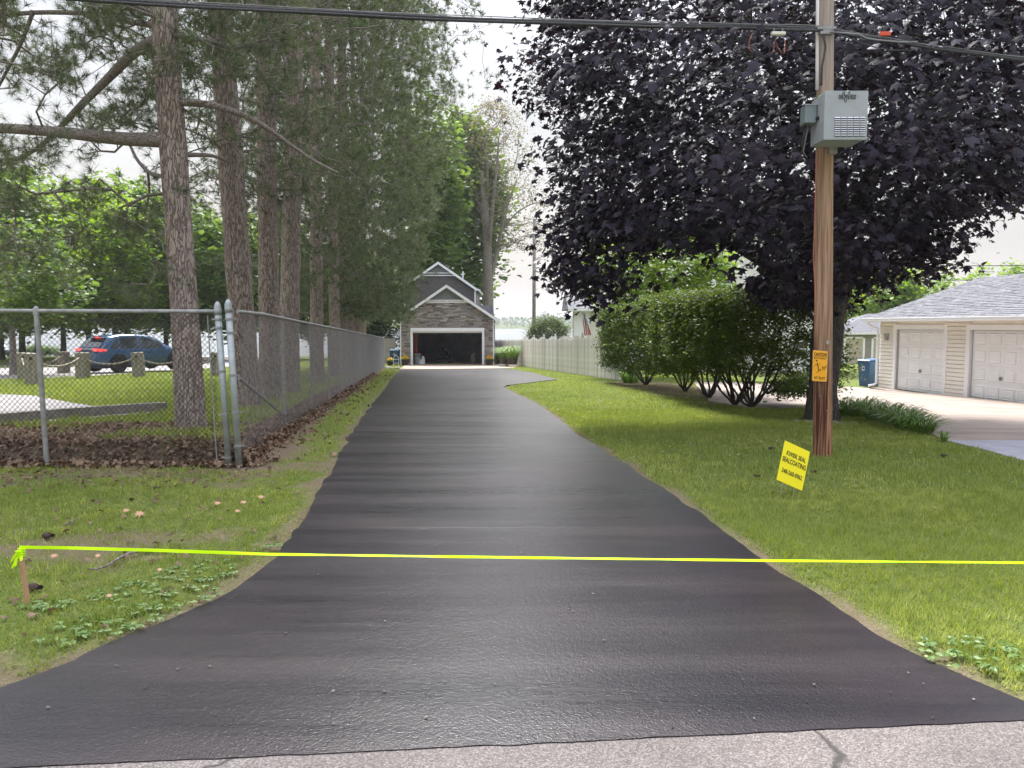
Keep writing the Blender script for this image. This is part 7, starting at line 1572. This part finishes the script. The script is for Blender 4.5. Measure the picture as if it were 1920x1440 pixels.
# ------------------------------------------------------------------ leaf litter, grass, weeds
def litter():
    P_ = []
    n = 3900; x = rng.uniform(-8.5, xe + .15, n); t = rng.random(n); y = 8.76 + .85 * t; z = g(x, y); P_.append(np.stack([x, y, z + .02 + .05 * rng.random(n)], 1))
    n = 5600; y = 8.9 + 27 * rng.random(n) ** 1.7; off = rng.normal(size=n) * .10 - .01; x = fence_x(y) + off - .06; pile = .20 * np.exp(-((off + .02) / .16) ** 2) * (1 - sst((y - 14) / 26) * .6); P_.append(np.stack([x, y, np.minimum(g(x, y), base_z(np.stack([x, y], 1)) + .2) + pile * rng.random(n) + .01], 1))
    n = 1500; x = rng.uniform(-9, -3.5, n); y = rng.uniform(9.5, 11.5, n); P_.append(np.stack([x, y, g(x, y) + .03], 1))
    n = 700; x = -2.6 - 6 * rng.random(n) ** .8; y = rng.uniform(7.6, 8.9, n); P_.append(np.stack([x, y, g(x, y) + .03], 1))
    n = 250; x = rng.uniform(-6, -1.8, n); y = rng.uniform(3.5, 8, n); ok = ~inside(x, y, DRIVE); P_.append(np.stack([x, y, g(x, y) + .035], 1)[ok])
    n = 420; y = rng.uniform(9, 34, n); x = fence_x(y) + .1 + np.abs(rng.normal(size=n)) * .4; ok = ~inside(x, y, DRIVE); P_.append(np.stack([x, y, g(x, y) + .02], 1)[ok])
    pos = np.concatenate(P_); near_ = pos[np.where((pos[:, 1] < 8.7) & (pos[:, 0] > -9))[0]]; pos = pos[pos[:, 1] >= 8.7]; nn_ = len(near_); Ts = STAR_T.copy(); Ts[:, 0] *= .7; Ts[:, 2] *= 2.0; Vn, Fn = scatter(Ts, STAR_F, near_, frames(orient_up(nn_, .5), rng.random(nn_) * 6.28), .045 * (.6 + .8 * rng.random(nn_))); tag(arr_mesh('lawn_leaves', Vn, Fn, [M['hay_leaf']], tint=np.repeat(rng.random(nn_), len(Ts))), 'small dry leaves strewn over the patchy left lawn', None, None, 'stuff')
    n = len(pos); A = frames(orient_up(n, .25), rng.random(n) * 6.28); far = 1 + .5 * sst((pos[:, 1] - 12) / 20)
    T = CLUMP_T.copy(); T[:, 0] *= .7; T[:, 2] *= 2.0; V, Fs = scatter(T, CLUMP_F, pos, A, .066 * (.6 + .8 * rng.random(n)) * far)
    tag(arr_mesh('fallen_leaves', V, Fs, [M['hay_leaf']], tint=np.repeat(rng.random(n), len(T))), 'brown fallen leaves banked along the foot of both fences', None, None, 'stuff')
litter()
ALLP = [DRIVE, APRON, ROAD, PATH, LOT, LOT2, SLAB, WALK]
def grass(name, label, region, n, h, w, keepf=1.0, seed=0, tb=0):
    x, y = region(n); ok = np.ones(len(x), bool)
    for p in ALLP:
        ins = inside(x, y, p); ok &= ~ins
    d = dirt_amount(x, y); ok &= rng.random(len(x)) > d * 1.05 * keepf
    tuft = fbm(x, y, 3.2, 33) * .6 + .4 * vn(x, y, 11, 35); ok &= rng.random(len(x)) < .15 + 1.6 * tuft
    for (gx, gy, gr) in ((pb[0], PY, .15), (mb[0], mb[1], .42), (b1[0], b1[1], .24)): ok &= np.hypot(x - gx, y - gy) > gr
    x, y = x[ok], y[ok]; n = len(x); pz = g(x, y) + (fbm(x, y, 1.1, 21) - .5) * .05 * (1 if True else 0); pz = np.where(y > 40, g(x, y), pz) - .008
    de = np.minimum.reduce([edist(x, y, DRIVE)]); hh = h * (.45 + .8 * rng.random(n)) * (.45 + 1.1 * fbm(x, y, 2.6, 40)) * (.55 + .45 * sst(de / .3)); a = rng.random(n) * 6.283; ln = hh * (.25 + .75 * rng.random(n))
    ww = w * (.7 + .6 * rng.random(n)); b0 = np.stack([x, y, pz], 1); sdir = np.stack([-np.sin(a), np.cos(a), 0 * a], 1); dd = np.stack([np.cos(a), np.sin(a), 0 * a], 1)
    tp = b0 + dd * ln[:, None] + np.array([0, 0, 1.]) * hh[:, None]; V = np.stack([b0 - sdir * ww[:, None] / 2, b0 + sdir * ww[:, None] / 2, tp], 1).reshape(-1, 3)
    t = np.clip(.15 + tb + (.35 + .65 * sst((fbm(x, y, .55, 50) - .25) * 2)) * (.25 + .9 * sst((vn(x, y, 17, 52) - .3) * 1.8)) * rng.random(n) ** .8 * .8 + .3 * rng.random(n) ** 3, 0, 1)
    tag(arr_mesh(name, V, np.arange(3 * n).reshape(-1, 3), [M['blade']], tint=np.repeat(t, 3)), label, None, None, 'stuff')
def near_region(x0_, x1_, y0_, y1_, pw=1.0, cone_=True):
    def f(n):
        y = y0_ + (y1_ - y0_) * rng.random(n) ** pw; x = rng.uniform(x0_, x1_, n)
        if cone_: k = np.abs(x) < y * .72 + .4; x, y = x[k], y[k]
        return x, y
    return f
grass('lawn_grass', 'short green lawn blades on the near right lawn', near_region(.5, 6.5, 2.8, 7.5), 230000, .050, .0075, tb=.10)
grass('lawn_grass', 'short green lawn blades on the middle right lawn', near_region(.3, 13, 7.5, 16), 240000, .058, .011, tb=.08)
grass('lawn_grass', 'green lawn blades on the far right lawn', near_region(-.6, 10, 16, 48, 1.3), 150000, .06, .013, tb=.02)
grass('patchy_grass', 'thin patchy grass on the near left lawn', near_region(-6.6, -.4, 2.8, 8.8), 220000, .045, .0075, .93, tb=.05)
grass('verge_grass', 'green verge grass between the side fence and driveway', near_region(-8.5, -1.2, 8.5, 52, 1.5), 170000, .055, .010, tb=.05)
def park_region(n):
    y = 9.3 + 60 * rng.random(n) ** 1.6; x = -y * .70 + rng.random(n) * (fence_x(y) - .1 + y * .70); return x, y
grass('park_grass', 'bright green park grass behind the fences', park_region, 120000, .10, .021, tb=.0)
# broad-leaved weeds
def weeds(cx, cy, n, rad, size, name, label):
    x = []; y = []
    c = G(cx, cy); a = rng.random(n) * 6.283; r_ = np.sqrt(rng.random(n)) * rad; x = c[0] + np.cos(a) * r_; y = c[1] + np.sin(a) * r_ * .7; ok = ~inside(x, y, DRIVE); x, y = x[ok], y[ok]; n = len(x)
    k = 6; pos = np.repeat(np.stack([x, y, g(x, y) + .03], 1), k, 0); sp = rng.random(n * k) * 6.283; pos[:, :2] += np.stack([np.cos(sp), np.sin(sp)], 1) * size * .5
    T = np.array([(0, -.5, -.1), (.20, -.2, .02), (.27, .1, .05), (0, .5, -.06), (-.27, .1, .05), (-.20, -.2, .02), (0, 0, -.03)]); f = [(6, i, (i + 1) % 6) for i in range(6)]
    nr = np.stack([np.cos(sp) * .35, np.sin(sp) * .35, np.ones(n * k)], 1); A = frames(nr, sp - 1.57); V, Fs = scatter(T, f, pos, A, size * (.6 + .6 * rng.random(n * k)))
    tag(arr_mesh(name, V, Fs, [M['weed']], tint=np.repeat(rng.random(n * k), len(T))), label, None, None, 'stuff')
weeds(300, 1118, 70, .42, .036, 'broadleaf_weeds', 'patch of round-leaved weeds in the left lawn near the driveway flare')
weeds(370, 1075, 36, .32, .034, 'broadleaf_weeds', 'round-leaved weeds above the main patch by the driveway edge')
weeds(95, 1140, 14, .14, .042, 'broadleaf_weeds', 'weed rosette beside the wooden stake')
weeds(150, 1190, 18, .28, .044, 'broadleaf_weeds', 'weed rosettes in the bare soil near the driveway flare')
weeds(240, 1165, 26, .30, .038, 'broadleaf_weeds', 'scattered weeds along the left driveway edge')
weeds(520, 1030, 14, .12, .04, 'broadleaf_weeds', 'few weeds at the left driveway edge under the tape')
weeds(1840, 1235, 30, .30, .042, 'broadleaf_weeds', 'broad weeds on the right lawn near the picture edge')
weeds(1760, 1215, 12, .18, .038, 'broadleaf_weeds', 'broad weeds beside the right driveway edge')
# bits of grit and pine debris dropped on the driveway
n = 240; y = 3.0 + 12 * rng.random(n) ** 1.5; x = rng.uniform(-3.2, 3.2, n) * (.6 + y * .03); ok = inside(x, y, DRIVE) & (edist(x, y, DRIVE) > .04); x, y = x[ok], y[ok]; n = len(x); V, Fs = scatter(CLUMP_T, CLUMP_F, np.stack([x, y, g(x, y) + .018], 1), frames(orient_up(n, .8), rng.random(n) * 6), rng.uniform(.006, .018, n)); M['grit'] = leafmat('grit_bits', (.015, .012, .012), (.22, .19, .16), 0, .8); tag(arr_mesh('driveway_grit', V, Fs, [M['grit']], tint=np.repeat(rng.random(n) ** 2, 6)), 'scattered grit and needle bits on the fresh black driveway', None, None, 'stuff')
# clover flowers, pale specks in the right lawn
n = 260; x = rng.uniform(1, 8, n); y = rng.uniform(9, 20, n); ok = ~inside(x, y, DRIVE) & (fbm(x, y, .5, 60) > .5); pos = np.stack([x, y, g(x, y) + .05], 1)[ok]; n = len(pos); V, Fs = scatter(CLUMP_T, CLUMP_F, pos, frames(orient_up(n, .5), rng.random(n)), np.full(n, .016)); M['clover'] = leafmat('clover_white', (.55, .55, .48), (.65, .65, .6), .2); tag(arr_mesh('clover_flowers', V, Fs, [M['clover']], tint=np.repeat(rng.random(n), 6)), 'tiny white clover heads dotted in the right lawn', None, None, 'stuff')

if HAZE:
    hz_ = MB(); hz_.box((0, 820, 2 + 18), (3300, 1820, 50)); m, nt, N, L, B = nmat('air'); N.remove(B); pv = N.new('ShaderNodeVolumePrincipled'); pv.inputs['Density'].default_value = HAZE; pv.inputs['Color'].default_value = (.86, .9, .95, 1); pv.inputs['Anisotropy'].default_value = .3; L.new(pv.outputs[0], N['Material Output'].inputs['Volume'])
    hz_.build('haze', m)['kind'] = 'stuff'
